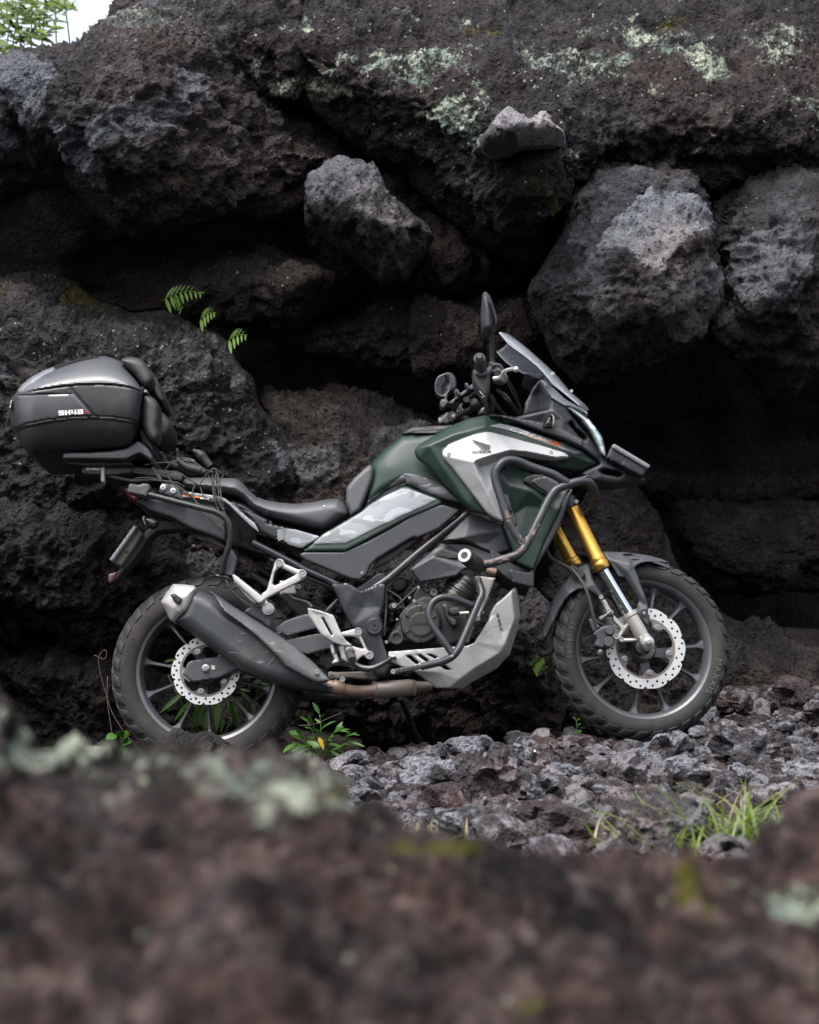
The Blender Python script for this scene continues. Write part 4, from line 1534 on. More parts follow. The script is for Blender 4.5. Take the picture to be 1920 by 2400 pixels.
    wl_.flat('disc_carrier', [out2, tabs], disc_y + 0.0008, disc_y + 0.0055, M_carrier)
    for k in range(5):
        q = pol(disc_in * 0.80, arm0 + 72 * k)
        p = wl_.w([(q[0], disc_y - 0.0005, q[1])])[0]
        vv, ff = lathe_mesh([(-0.02, 0.009), (0.001, 0.0095), (0.0012, 0.0065), (0.006, 0.0062), (0.006, 0.0035), (0.002, 0.003)], 12, p, -(wl_.M @ Vector((0, 1, 0))))
        mesh_obj('disc_bolt', vv, ff, M_bolt, wl_.e, angle=30)
    # tread: lugs raised off the carcass
    ys = np.array([p[0] for p in prof])
    rs = np.array([p[1] for p in prof])
    sl = np.concatenate([[0], np.cumsum(np.hypot(np.diff(ys), np.diff(rs)))])

    def surf(s_, deg, h):
        y, r = np.interp(s_, sl, ys), np.interp(s_, sl, rs)
        e = 0.003
        ty, tr = np.interp(s_ + e, sl, ys) - np.interp(s_ - e, sl, ys), np.interp(s_ + e, sl, rs) - np.interp(s_ - e, sl, rs)
        L_ = math.hypot(ty, tr)
        ny_, nr_ = -tr / L_, ty / L_
        y, r = y + ny_ * h, r + nr_ * h
        return (r * math.sin(R(deg)), y, r * math.cos(R(deg)))

    tot = sl[-1]
    pitch = 360.0 / lug_n

    def lug(s0, s1, a0, a1, skew, notch, h=0.0052):
        vv, ff = [], []
        nn = 4
        for lvl, ins in ((-0.002, 0.0), (h * 0.82, 0.04), (h, 0.12)):
            for i in range(nn):
                t = i / (nn - 1)
                tt = ins + (1 - 2 * ins) * t
                s_ = s0 + (s1 - s0) * tt
                b0, b1 = a0 + ins * (a1 - a0) + skew * tt + notch * (1 if 0.3 < t < 0.7 else 0), a1 - ins * (a1 - a0) + skew * tt
                vv += [surf(s_, b0, lvl), surf(s_, b1, lvl)]
        for lv in range(2):
            o0, o1 = lv * nn * 2, (lv + 1) * nn * 2
            for i in range(nn - 1):
                ff.append((o0 + 2 * i, o0 + 2 * i + 2, o1 + 2 * i + 2, o1 + 2 * i))
                ff.append((o0 + 2 * i + 1, o1 + 2 * i + 1, o1 + 2 * i + 3, o0 + 2 * i + 3))
            ff.append((o0, o1, o1 + 1, o0 + 1))
            e = 2 * nn - 2
            ff.append((o0 + e, o0 + e + 1, o1 + e + 1, o1 + e))
        o2 = 2 * nn * 2
        for i in range(nn - 1):
            ff.append((o2 + 2 * i, o2 + 2 * i + 2, o2 + 2 * i + 3, o2 + 2 * i + 1))
        me = bpy.data.meshes.new('tread_block')
        me.from_pydata(vv, [], ff)
        me.polygons.foreach_set('use_smooth', np.ones(len(me.polygons), dtype=bool))
        me.set_sharp_from_angle(angle=R(30))
        me.materials.append(M_tread)
        return me

    k_ = tot
    kinds = [lug(k_ * 0.225, k_ * 0.345, 0, pitch * 0.62, pitch * 0.30, 0), lug(k_ * 0.365, k_ * 0.49, pitch * 0.25, pitch * 0.98, pitch * 0.45, pitch * 0.14),
             lug(k_ * 0.51, k_ * 0.635, pitch * 0.6, pitch * 1.3, -pitch * 0.4, pitch * 0.14), lug(k_ * 0.655, k_ * 0.775, pitch * 0.3, pitch * 0.9, -pitch * 0.3, 0)]
    side_ = lug(k_ * 0.185, k_ * 0.222, pitch * 0.05, pitch * 0.42, pitch * 0.15, 0, 0.0012)
    for i in range(lug_n):
        for kd, me in enumerate(kinds):
            wl_.spun('tread_block', me, pitch * i)
        if i % 2 == 0:
            wl_.spun('tread_block', side_, pitch * i + pitch * 0.1)
    # raised lettering on the sidewall
    for txt, deg, hgt, rr, mat, flip in texts:
        tv, tf = text_mesh(txt, 10, 0, 1.25)
        tv = tv - tv.min(0)
        sc2 = hgt / tv[:, 1].max()
        tv = tv * sc2
        tv[:, 0] -= tv[:, 0].max() / 2
        ang = R(deg) + (tv[:, 0] / rr if not flip else -tv[:, 0] / rr)
        rad = rr + (tv[:, 1] if not flip else -tv[:, 1])
        yv = np.interp(rad, rs[:9], ys[:9]) - 0.0014
        vv = np.stack([rad * np.sin(ang), yv, rad * np.cos(ang)], 1)
        mesh_obj('raised_lettering', wl_.w(vv), tf, mat, wl_.e, smooth=False)
    return wl_


rearw = make_wheel('rear_wheel', (488, 1577), 0, 0.302, 0.062, 0.107, 0.082, 120.5, 32,
                   [('MAXXIS', -75, 0.014, 0.250, M_tyre, False), ('130/70-17', 140, 0.013, 0.250, M_tyre, True)], -0.078)
frontw = make_wheel('front_wheel', (1502, 1524), 9, 0.284, 0.050, 0.128, 0.0965, 102.0, 34,
                    [('MAXXIS', 112, 0.019, 0.236, M_letter, False), ('100/80-17', -82, 0.0155, 0.237, M_letter, False)], -0.060)

# ================================================================== motorcycle body
# ------------------------------------------------------------------ frame, swingarm, engine
panel('swingarm', [D('690,872')[0], D('720,856')[0], D('900,830')[0], Y('640,905')[0], Y('960,838')[0], Y('1120,872')[0], Y('1130,985')[0], Y('860,1052')[0],
                   Y('700,1010')[0], D('1060,905')[0], D('900,975')[0], D('720,1003')[0], D('655,950')[0]], M_plastic2, bike, -0.115, th=0.03, r=3)
panel('chain_guard', [Y('270,200')[0], Y('300,200')[0], Y('480,300')[0], Y('700,430')[0], Y('900,520')[0], Y('1100,600')[0], Y('1180,700')[0], Y('1100,760')[0],
                      Y('860,700')[0], Y('770,660')[0], Y('640,520')[0], Y('420,360')[0], Y('300,270')[0]], M_plastic, bike, 0.03, th=0.012, r=4)
panel('swingarm_cover', Y('520,800 640,710 800,655 880,640 960,700 960,790 800,830 660,872'), M_plastic2, bike, -0.124, th=0.008, r=3)
bolt(*Y('580,825')[0], -0.135, 6, M_boltdark, bike)
boss('axle_nut', *D('812,910')[0], -0.115, [(-0.01, 9), (0.004, 9), (0.005, 6.5), (0.014, 6.5), (0.014, 3.5), (0.018, 3.2)], M_bolt, bike, 12)
printed('adjuster_mark', [D('847,890 872,890 876,918 852,918')], M_tie, bike, -0.117)
panel('chain_adjuster', D('650,945 690,965 712,1000 700,1002 660,975'), M_carrier, bike, -0.112, th=0.02, r=2)
# far-side chain run and stand
tube('side_stand', [E('690,1110') [0] + (0.12,), E('760,1290')[0] + (0.20,), E('830,1420')[0] + (0.26,)], [8, 6.5, 6], M_satin, bike)
tube('side_stand_spring', [E('705,1120')[0] + (0.10,), E('790,1300')[0] + (0.18,)], 2, M_boltdark, bike)
tube('exhaust_hanger', [D('1385,1105')[0] + (-0.02,), E('420,1100')[0] + (0.0,)], 10, M_satin, bike)

main_spar = B('1228,742 1060,876 900,1008 760,1130 640,1206 570,1250')
tube('frame_spar', [p + (-0.125,) for p in main_spar], 10.5, M_frame, bike)
tube('subframe_tube', [p + (-0.125,) for p in B('-20,915 100,975 300,1080 420,1132 525,1190')], 8.5, M_frame, bike)
tube('subframe_brace', [p + (-0.110,) for p in B('80,1010 330,1130 520,1200')], 6, M_frame, bike)
panel('gusset_plate', B('440,1160 560,1190 640,1130 700,1090 760,1080 740,1160 660,1230 520,1230'), M_frame, bike, -0.118, th=0.02, r=4)
pp = E('215,340 330,330 425,385 520,345 575,335 590,352 578,470 552,560 568,635 560,692 582,760 605,830 618,905 590,952 520,955 480,905 432,770 405,660 350,622 305,530 258,425')
panel('pivot_plate', pp, M_frame, bike, -0.145, th=0.03, r=5,
      ctrl=[p + (h,) for p, h in zip(E('240,350 330,480 370,610 450,450 520,400 560,500 470,560 515,640 470,760 560,860 400,350 440,500'),
                                     (0, -0.002, 0, 0.003, 0, 0.001, -0.002, -0.003, 0.002, 0, -0.002, 0.004))])
boss('pivot_bolt', *E('512,630')[0], -0.145, [(-0.01, 20), (0.010, 19.5), (0.014, 17), (0.014, 9), (0.018, 8.5), (0.018, 4), (0.014, 3.5)], M_frame, bike, 24)
tube('vertical_hose', [E('590,360')[0] + (-0.12,), E('588,560')[0] + (-0.12,), E('575,690')[0] + (-0.11,)], 3.2, M_hose, bike)

engine = P_('engine')
panel('crankcase', T('150,850 200,700 270,560 330,480 440,360 560,300 700,300 900,320 1050,420 1100,600 1090,860 900,915 700,940 400,960 160,960'), M_engine, engine, -0.10, th=0.2, r=14, rm=0.02)
panel('crankcase_upper', T('430,330 470,240 520,215 600,290 700,300 800,330 900,380 900,450 600,440 430,400'), M_engine, engine, -0.095, th=0.08, r=6)
cc = [T('520,650')[0][0], T('520,650')[0][1]]
panel('clutch_cover', [(cc[0] + 47 * math.cos(a), cc[1] + 48 * math.sin(a)) for a in np.linspace(0, 2 * math.pi, 40, endpoint=False)], M_engine, engine, -0.150, th=0.06, r=6, rm=0.012, sm=0)
panel('clutch_cover_side', T('270,560 330,470 440,400 560,395 700,440 760,560 770,700 700,830 560,900 430,880 390,860 280,880 180,900 130,860 160,780 240,700 280,640'),
      M_engine, engine, -0.132, th=0.06, r=6, rm=0.010)
boss('clutch_cap', *T('530,660')[0], -0.150, [(0, 30), (0.003, 29.5), (0.004, 26), (0.006, 25)], M_engine, engine, 36)
for a in (0, 62, 122, 180, 240, 300):
    c0, c1 = 30, 43
    q = [(cc[0] + r * math.sin(R(a + d)), cc[1] - r * math.cos(R(a + d))) for r, d in ((c0, -4), (c1, -2.2), (c1, 2.2), (c0, 4))]
    panel('cover_rib', q, M_engine, engine, -0.155, th=0.006, r=2, sm=1, step=1.6)
lettering('HONDA', T('415,662')[0], T('600,652')[0], 7, M_rubber, engine, -0.1565, name='engine_lettering', bold=0.1)
boss('filler_cap', *T('247,815')[0], -0.138, [(-0.02, 17), (0.004, 16.5), (0.007, 14), (0.007, 10), (0.001, 9.5)], M_engine, engine, 24)
boss('small_boss', *T('672,290')[0], -0.10, [(-0.02, 8.5), (0.01, 8.5), (0.01, 5), (0.0, 5)], M_cyl, engine, 16)
rod('cylinder', T('880,420')[0] + (-0.06,), T('1060,130')[0] + (-0.06,), [(0, 34), (0.45, 36), (0.5, 40), (1.0, 36)], M_cyl, engine, 28)
for i in range(6):
    t = 0.1 + i * 0.15
    a, b = T('880,420')[0], T('1060,130')[0]
    rod('cooling_fin', (a[0] + (b[0] - a[0]) * t, a[1] + (b[1] - a[1]) * t, -0.06), (a[0] + (b[0] - a[0]) * (t + 0.05), a[1] + (b[1] - a[1]) * (t + 0.05), -0.06),
        [(0, 38), (0.2, 41), (0.8, 41), (1, 38)], M_cyl, engine, 28)
for s_, r_ in (('447,388', 4.2), ('800,440', 4.2), ('905,640', 4), ('395,350', 3.4), ('497,230', 3.6), ('252,600', 3.2), ('128,862', 4), ('400,826', 2.6), ('1240,515', 4)):
    bolt(*T(s_)[0], -0.142, r_, M_bolt, engine)
bolt(*T('216,445')[0], -0.13, 5.5, M_bolt, engine)
panel('sensor_housing', T('850,470 960,455 985,480 985,540 880,550 850,520'), M_rubber, engine, -0.15, th=0.03, r=4)
tube('sensor_pipe', [T('975,535')[0] + (-0.15,), T('1080,525')[0] + (-0.15,)], 5, M_alu, engine)
panel('water_pump', T('780,440 830,430 870,470 850,560 940,600 950,660 900,690 860,650 800,560'), M_engine, engine, -0.148, th=0.03, r=5)
panel('sensor_block', T('150,420 220,400 330,440 320,480 200,510 140,470'), M_engine, engine, -0.125, th=0.03, r=4)
tube('engine_wire', [T('130,250')[0] + (-0.12,), T('300,360')[0] + (-0.12,), T('330,470')[0] + (-0.12,)], 3, M_rubber, engine)
tube('engine_wire', [T('480,230')[0] + (-0.12,), T('360,340')[0] + (-0.13,), T('240,450')[0] + (-0.13,)], 2.2, M_rubber, engine)
panel('throttle_body', T('180,180 260,120 370,130 390,180 330,260 250,290 180,260'), M_engine, engine, -0.07, th=0.08, r=8)
tube('lower_hose', [T('1120,690')[0] + (-0.1,), T('1090,760')[0] + (-0.12,), T('1060,870')[0] + (-0.12,)], 7, M_hose, engine)

panel('engine_mount', T('1150,95 1390,120 1380,150 1290,400 1215,560 1220,600 1190,640 1150,630 1140,590 1180,500 1260,300 1160,170'), M_alu, bike, -0.155, th=0.014, r=4)
bolt(*T('1180,590')[0], -0.165, 6.5, M_bolt, bike)
# under-engine skid plate: side wing turned outwards, front edge turned under
sk = T('150,985 160,972 500,945 900,915 1060,905 1140,870 1200,780 1310,600 1330,520 1390,420 1480,350 1560,270 1612,220 1640,265 1672,560 1632,760 1545,1020 1400,1170 '
       '1180,1290 1010,1395 700,1395 560,1285 430,1190 300,1150 175,1090 150,1030')
sl1 = [T('350,1018 405,1014 515,1105 470,1118'), T('470,1008 525,1005 625,1075 590,1090'), T('590,1003 640,1000 725,1040 690,1052'), T('745,1140 800,1125 885,1188 820,1185')]
slot = T('1405,545 1420,548 1470,755 1455,752')
panel('skid_plate', sk, M_skid, bike, -0.185, th=0.004, r=3, holes=sl1 + [slot], step=2.2,
      ctrl=[[p[:2] + (p[2],) for p in T(l)] for l in ('150,985,0.004 500,945,0.003 900,915,0.002 1060,905,0.002 1140,870,0 1200,780,0 1310,600,0.002 1390,420,0.004 1560,270,0.006',
                                                     '1575,285,0.0 1608,600,0.0 1500,890,0.0 1440,985,0.0 1150,1162,0.0 968,1298,0.0 855,1392,0.006',
                                                     '1640,265,0.035 1672,560,0.060 1632,760,0.065 1545,1020,0.065 1400,1170,0.062 1180,1290,0.060 1010,1395,0.055',
                                                     '150,1030,0.0 175,1090,0.0 430,1190,0.004 560,1285,0.012 700,1395,0.022', '540,1195,-0.003 760,1215,-0.003 968,1298,0.0',
                                                     '1320,600,-0.004 1420,900,-0.004 1440,985,0.0', '1395,540,0.005 1470,760,0.006')])
# exhaust pipe under the engine
tube('exhaust_pipe', [E('190,1020')[0] + (-0.16,), E('250,1035')[0] + (-0.16,), E('340,1062')[0] + (-0.14,), E('430,1066')[0] + (-0.12,), E('520,1055')[0] + (-0.11,)], [13, 14, 14, 13.5, 13.5], M_pipe, bike, 30, 18)
rod('exhaust_collector', E('500,1056')[0] + (-0.11,), E('900,1030')[0] + (-0.09,), [(0, 15), (0.04, 18.5), (0.10, 19.5), (0.62, 19.5), (0.69, 17), (0.74, 13.5), (0.82, 13), (0.84, 12), (1, 11)], M_collector, bike, 26)
for q0_, q1_ in (('505,1056', '516,1055'), ('770,1040', '782,1039')):
    rod('collector_ring', E(q0_)[0] + (-0.11,), E(q1_)[0] + (-0.108,), [(0, 19.6 if q0_[0] == '5' else 17), (0.2, 20.8 if q0_[0] == '5' else 18.4), (0.8, 20.8 if q0_[0] == '5' else 18.4), (1, 19.6 if q0_[0] == '5' else 17)], M_pipe, bike, 24)
rod('pipe_clamp', E('228,1028')[0] + (-0.16,), E('300,1052')[0] + (-0.15,), [(0, 15), (0.1, 16.8), (0.9, 16.8), (1, 15)], M_pipe, bike, 20)
bolt(*E('297,985')[0], -0.16, 7, M_bolt, bike)
panel('linkage', E('200,930 260,935 420,930 470,900 540,930 530,990 430,985 330,975 240,985 200,975'), M_carrier, bike, -0.10, th=0.02, r=5)
for s_ in ('226,965', '470,945', '512,965'):
    bolt(*E(s_)[0], -0.112, 6, M_boltdark, bike)

# ------------------------------------------------------------------ silencer
sil = P_('silencer')
mp_ = D('690,375 745,372 790,388 880,432 1000,520 1300,690 1420,772 1560,905 1655,990 1700,1010 1700,1080 1600,1072 1440,1050 1300,1022 1180,985 1040,915 940,842 830,760 700,664 595,592 640,480')
ms = Surf(fillet(mp_, 6), -0.19, 34, 0.052)
panel('silencer_body', mp_, M_muff, sil, -0.19, th=0.13, r=34, rm=0.052, sm=6, back=-0.075)
panel('silencer_end', D('592,341 672,345 742,355 752,376 722,450 690,515 640,560 606,596 574,590 540,520 508,463 545,400'), M_alu_pale, sil, -0.20, th=0.13, r=14, rm=0.028, sm=4,
      ctrl=[D(p)[0] + (h,) for p, h in (('592,345', 0.03), ('740,360', 0.0), ('510,463', 0.035), ('590,580', 0.02), ('620,430', -0.008), ('680,420', -0.004), ('600,500', -0.006), ('640,540', 0.0))], back=-0.085)
panel('silencer_outlet', D('572,412 606,405 655,440 640,480 605,470'), M_satin, sil, -0.216, th=0.012, r=5, sm=3, step=2)
hp = D('832,386 852,390 905,425 985,482 1200,618 1400,748 1562,890 1652,982 1640,1000 1560,1010 1450,955 1345,900 1292,832 1180,724 1050,612 950,542 915,505 870,430')
panel('heat_shield', hp, M_shield, sil, -0.222, th=0.02, r=7, rm=0.012, sm=5,
      ctrl=[D(p)[0] + (h,) for p, h in (('860,400', 0.018), ('985,485', 0.018), ('1300,690', 0.016), ('1560,900', 0.012), ('940,525', -0.004), ('1100,640', -0.006), ('1290,790', -0.008), ('1400,870', -0.002), ('1600,990', 0.0), ('1180,660', 0.0))])
bolt(*D('1562,935')[0], -0.226, 6, M_bolt, sil)
tube('weld_seam', [(a, b, -0.186 + c) for (a, b), c in zip(D('1288,812 1255,865 1215,925 1180,982'), (0, -0.006, 0, 0.045))], 1.6, M_pipe, sil)

# ------------------------------------------------------------------ foot pegs and hangers
fh = D('1278,190 1300,170 1335,175 1345,205 1440,245 1465,240 1495,262 1490,300 1440,330 1300,400 1215,445 1240,470 1225,500 1175,495 1180,450 1190,405 1222,385 1250,290')
panel('passenger_peg_hanger', fh, M_alu_pale, bike, -0.165, th=0.012, r=5, holes=[D('1310,228 1420,278 1280,352 1262,340 1278,262')], step=2.2)
for s_, r_ in (('1306,200', 9), ('1464,270', 9)):
    boss('hanger_bolt', *D(s_)[0], -0.165, [(0, r_), (0.006, r_), (0.006, 6), (0.001, 5.6), (0.001, 3.6), (0.005, 3.4), (0.005, 1.6)], M_bolt, bike, 18)
panel('passenger_peg', D('990,280 1005,275 1195,425 1215,445 1180,478 1150,462 1000,320'), M_alu_pale, bike, -0.20, th=0.05, r=4)
panel('peg_rubber', D('1000,325 1010,318 1150,455 1180,480 1130,470 1070,410'), M_alu, bike, -0.19, th=0.04, r=3)
boss('peg_pivot', *D('1232,508')[0], -0.165, [(-0.02, 14), (0.004, 14), (0.004, 10), (0.012, 9.5), (0.012, 6), (0.016, 5.5), (0.016, 2.5)], M_bolt, bike, 20)
panel('silencer_bracket', D('1070,525 1110,495 1190,490 1282,500 1285,540 1240,635 1200,600'), M_plastic2, bike, -0.150, th=0.006, r=2)
panel('brake_reservoir', D('1310,318 1415,318 1422,410 1312,412'), M_alu_pale, bike, -0.10, th=0.03, r=3)
bolt(*D('1440,360')[0], -0.11, 6, M_bolt, bike)
tube('reservoir_hose', [D('1370,412')[0] + (-0.10,), D('1400,440')[0] + (-0.10,), D('1500,465')[0] + (-0.11,), D('1530,500')[0] + (-0.12,)], 4.5, M_hose, bike)
tube('brake_pipe', [Y('45,300')[0] + (-0.10,), Y('90,400')[0] + (-0.11,), Y('220,520')[0] + (-0.12,), Y('320,580')[0] + (-0.13,)], 3, M_frame, bike)
tube('brake_pipe', [Y('1060,610')[0] + (-0.12,), Y('1110,560')[0] + (-0.12,), Y('1170,500')[0] + (-0.11,)], 4, M_hose, bike)
heel = Y('865,578 1000,610 1130,655 1180,770 1215,850 1260,915 1330,965 1220,965 1130,935 1010,860 940,760 880,670')
panel('heel_guard', heel, M_alu_pale, bike, -0.20, th=0.010, r=4, holes=[Y('1008,680 1030,678 1122,855 1105,858')], step=2.0,
      ctrl=[Y(p)[0] + (h,) for p, h in (('870,585', 0), ('1130,660', 0.0), ('950,640', 0.006), ('1180,940', 0.006), ('1220,860', -0.002), ('1000,850', 0.008))])
ph = Y('1195,830 1330,795 1385,782 1418,810 1410,862 1440,930 1480,1015 1520,1020 1538,1060 1510,1100 1465,1100 1440,1060 1390,1095 1330,1165 1265,1130 1210,1100 1200,1040 1175,975 1215,960 1260,990 1300,960 1440,1000 1385,890 1330,868 1210,870')
panel('rider_peg_hanger', ph, M_alu_pale, bike, -0.175, th=0.014, r=4, step=2.2)
for s_ in ('1377,820', '1495,1060'):
    boss('hanger_bolt', *Y(s_)[0], -0.175, [(0, 9), (0.005, 9), (0.005, 6), (0.001, 5.6), (0.001, 3.6), (0.004, 3.4), (0.004, 1.6)], M_bolt, bike, 18)
rod('rider_peg', Y('1275,985')[0] + (-0.19,), Y('1320,1110')[0] + (-0.27,), [(0, 8), (0.1, 10.5), (0.9, 11), (1.0, 9)], M_rubber, bike, 14)
rod('peg_end', Y('1290,1015')[0] + (-0.215,), Y('1318,1100')[0] + (-0.27,), [(0, 7), (0.05, 11.8), (0.25, 11.8), (0.3, 7)], M_bolt, bike, 14)
tube('brake_pedal', [Y('1310,1130')[0] + (-0.19,), Y('1400,1190')[0] + (-0.195,), Y('1520,1200')[0] + (-0.20,), Y('1640,1140')[0] + (-0.205,), Y('1715,1090')[0] + (-0.21,)], [8, 8, 7, 6, 5.5], M_frame, bike, 16, 12)
panel('pedal_tip', T('175,1015 240,1010 250,1080 240,1035 185,1040'), M_alu, bike, -0.215, th=0.03, r=2, step=2)
tube('brake_switch', [Y('1110,955')[0] + (-0.17,), Y('1130,1040')[0] + (-0.17,)], 4.5, M_alu_pale, bike)
panel('switch_bracket', Y('1110,1040 1160,1040 1180,1100 1185,1130 1115,1145 1110,1125 1150,1110'), M_alu_pale, bike, -0.17, th=0.02, r=2)

# ------------------------------------------------------------------ tank, seat, side covers
tank = B('640,640 665,455 720,395 840,298 930,290 1100,262 1200,240 1240,400 1240,740 1180,700 1060,665 880,590 860,560 740,620 640,700')
ts = Surf(fillet(tank, 6), -0.145, 20, 0.030, ctrl=('smooth', [p + (h,) for p, h in zip(B('700,430 850,310 1000,300 760,480 900,440 860,520 1000,540 680,660 1150,650 700,560'), (0.030, 0.034, 0.032, 0.008, 0.008, 0.0, 0.0, 0.006, 0.0, 0.012))]))
panel('fuel_tank', tank, M_green, bike, -0.145, r=20, rm=0.03, ctrl=('smooth', [p + (h,) for p, h in zip(B('700,430 850,310 1000,300 760,480 900,440 860,520 1000,540 680,660 1150,650 700,560'), (0.030, 0.034, 0.032, 0.008, 0.008, 0.0, 0.0, 0.006, 0.0, 0.012))]), sym=True, sm=6)
panel('tank_graphic', B('628,702 640,678 750,600 862,514 925,524 1065,574 1190,690 1060,662 880,582 838,590 760,640'), M_camo2, bike, -0.145, base=ts, off=0.004, th=0.003, r=1.5, sm=2, bulge=0)
panel('tank_top_cover', B('836,292 876,264 902,250 1000,244 1150,236 1180,262 1110,276 1008,298 862,292'), M_plastic, bike, -0.095, r=6, rm=0.02, sym=True, holes=[])
panel('tank_cap_recess', B('905,284 925,274 1080,270 1060,284 1000,290'), M_rubber, bike, -0.110, th=0.02, r=2)
panel('knee_panel', B('522,602 540,576 562,548 620,494 662,460 678,490 676,545 660,590 628,672 600,732 545,765 535,725 520,690'), M_knee, bike, -0.142, r=9, rm=0.018, sym=True, sm=5)
seat = [RR('795,385')[0], RR('830,345')[0], RR('1000,342')[0], RR('1200,346')[0], RR('1350,350')[0], RR('1410,385')[0], RR('1500,490')[0], RR('1590,555')[0]] + \
    B('0,650 60,672 140,686 230,692 330,682 420,664 478,662 520,700 542,742 535,766 470,802 420,840 370,852 300,835 150,797 0,757') + \
    [RR('1640,735')[0], RR('1550,695')[0], RR('1480,640')[0], RR('1425,565')[0], RR('1340,535')[0], RR('1200,512')[0], RR('1000,485')[0], RR('830,455')[0]]
panel('seat', seat, M_seat, bike, -0.135, r=24, rm=0.052, bulge=0.012, bw=40, sym=True, sm=8)
panel('seat_button', disc_poly(*B('396,708')[0], 2.6, 8), M_bolt, bike, -0.146, th=0.01, r=1, sm=0, step=1.2)
# side panel: green frame, pale camouflage, dimpled cover
sp_ = B('262,968 300,938 376,872 380,868 470,816 535,776 604,732 642,694 742,636 838,588 882,588 1062,664 1082,690 1040,712 880,778 640,905 520,968 490,966')
sps = Surf(fillet(sp_, 4), -0.158, 7, 0.012, ctrl=('smooth', [p + (h,) for p, h in zip(B('300,950 480,960 640,720 860,590 1060,670 520,860 700,760 880,680 640,890 880,770'), (0.004, 0, 0.020, 0.018, 0.004, 0.005, 0.006, 0.006, 0, 0))]))
panel('side_panel', sp_, M_green, bike, -0.158, th=0.012, r=7, rm=0.012, sm=4, ctrl=('smooth', [p + (h,) for p, h in zip(B('300,950 480,960 640,720 860,590 1060,670 520,860 700,760 880,680 640,890 880,770'), (0.004, 0, 0.020, 0.018, 0.004, 0.005, 0.006, 0.006, 0, 0))]))
panel('side_graphic', B('322,926 384,872 472,822 540,782 612,738 652,702 748,646 846,604 888,608 1046,666 1000,690 862,752 640,858 520,920 480,920'), M_camo, bike, -0.158, base=sps, off=0.004, th=0.004, r=1.2, sm=2)
panel('side_cover', B('250,982 282,968 500,968 640,908 870,778 902,750 1070,692 1178,726 1166,746 1052,842 930,892 898,892 700,1012 660,1052 642,1100 600,1136 542,1126 292,1022 262,1002'),
      M_hex, bike, -0.152, th=0.015, r=5, rm=0.009, holes=[B('692,1040 704,1020 918,882 908,910 868,936 702,1045')], step=2.4)
panel('cover_recess', B('670,1070 700,1010 930,870 1010,850 900,930 760,1030'), M_rubber, bike, -0.130, th=0.02, r=2)
boss('cover_bolt_well', *B('613,1085')[0], -0.150, [(-0.012, 8.5), (0.0015, 8.8), (0.0015, 7.4), (-0.008, 7.0)], M_rubber, bike, 18)
bolt(*B('613,1092')[0], -0.150, 4, M_bolt, bike)
# tail
tailp = RR('330,578 450,535 700,520 800,500 1000,505 1230,545 1280,560 1420,590 1600,690 1725,760') + B('60,790 230,832 300,862 377,878 355,905 275,956 240,962 0,880') + RR('1720,1130 1600,1120 1300,1030 1100,940 900,872 700,762 480,692')
panel('tail_fairing', tailp, M_gloss, bike, -0.135, r=10, rm=0.02, sym=True, sm=6,
      ctrl=[RR(p)[0] + (h,) for p, h in (('400,560', 0.01), ('1000,520', 0.02), ('1280,600', 0.01), ('1590,900', 0.0), ('1000,800', 0.03), ('1500,1050', 0.03), ('1600,750', 0.02))])
panel('tail_side_cover', RR('340,582 460,545 800,560 1150,640 1225,700 1250,900 1240,990 1100,930 900,862 700,752 480,682'), M_plastic, bike, -0.150, th=0.02, r=6, rm=0.014)
ts2 = Surf(fillet(RR('1300,570 1430,650 1560,710 1725,790') + B('60,800 230,838 372,880 352,903 272,952 240,950 120,915') + RR('1800,1000 1600,900 1450,720'), 4), -0.150, 5, 0.010)
panel('tail_side_panel', RR('1300,570 1430,650 1560,710 1725,790') + B('60,800 230,838 372,880 352,903 272,952 240,950 120,915') + RR('1800,1000 1600,900 1450,720'), M_gloss, bike, -0.150, th=0.012, r=5, rm=0.010)
panel('tail_graphic', B('180,835 235,842 368,880 350,900 270,950 200,935 165,905'), M_camo, bike, -0.150, base=ts2, off=0.003, th=0.002, r=1, sm=1)
dots = []
for i in range(9):
    for j in range(6):
        x, y = 128 + i * 13 + (j % 2) * 6, 848 + j * 10 - i * 2.4
        r_ = 1.0 + 1.9 * (1 - i / 9.0)
        if 840 < y < 900 and x < 235:
            dots.append(disc_poly(*B('%f,%f' % (x, y))[0], r_, 6))
printed('tail_dots', dots, M_stripe, bike, -0.150, base=ts2, off=0.0035)
panel('tail_stripe', RR('800,478 900,492 1100,520 1200,535 1250,560 1300,600 1400,690 1500,770 1540,800 1590,900 1500,830 1400,735 1290,625 1230,585 1100,560 985,540 900,520 810,505'),
      M_stripe, bike, -0.158, th=0.006, r=1.5, sm=2, step=2)
printed('tail_red_print', [RR('806,505 870,515 980,532 985,550 890,540 812,522')], M_orange, bike, -0.1595, off=0.001)
printed('tail_white_print', [RR('%f,%f %f,%f %f,%f %f,%f' % (986 + 23 * i, 556 + 3 * i, 994 + 23 * i, 541 + 3 * i, 1012 + 23 * i, 543 + 3 * i, 1004 + 23 * i, 558 + 3 * i)) for i in range(4)],
        M_white, bike, -0.161, off=0.001)
panel('tail_lamp', RR('190,430 268,436 300,500 380,545 325,580 262,530'), M_red, bike, -0.08, r=5, rm=0.02, sym=True, sm=3)
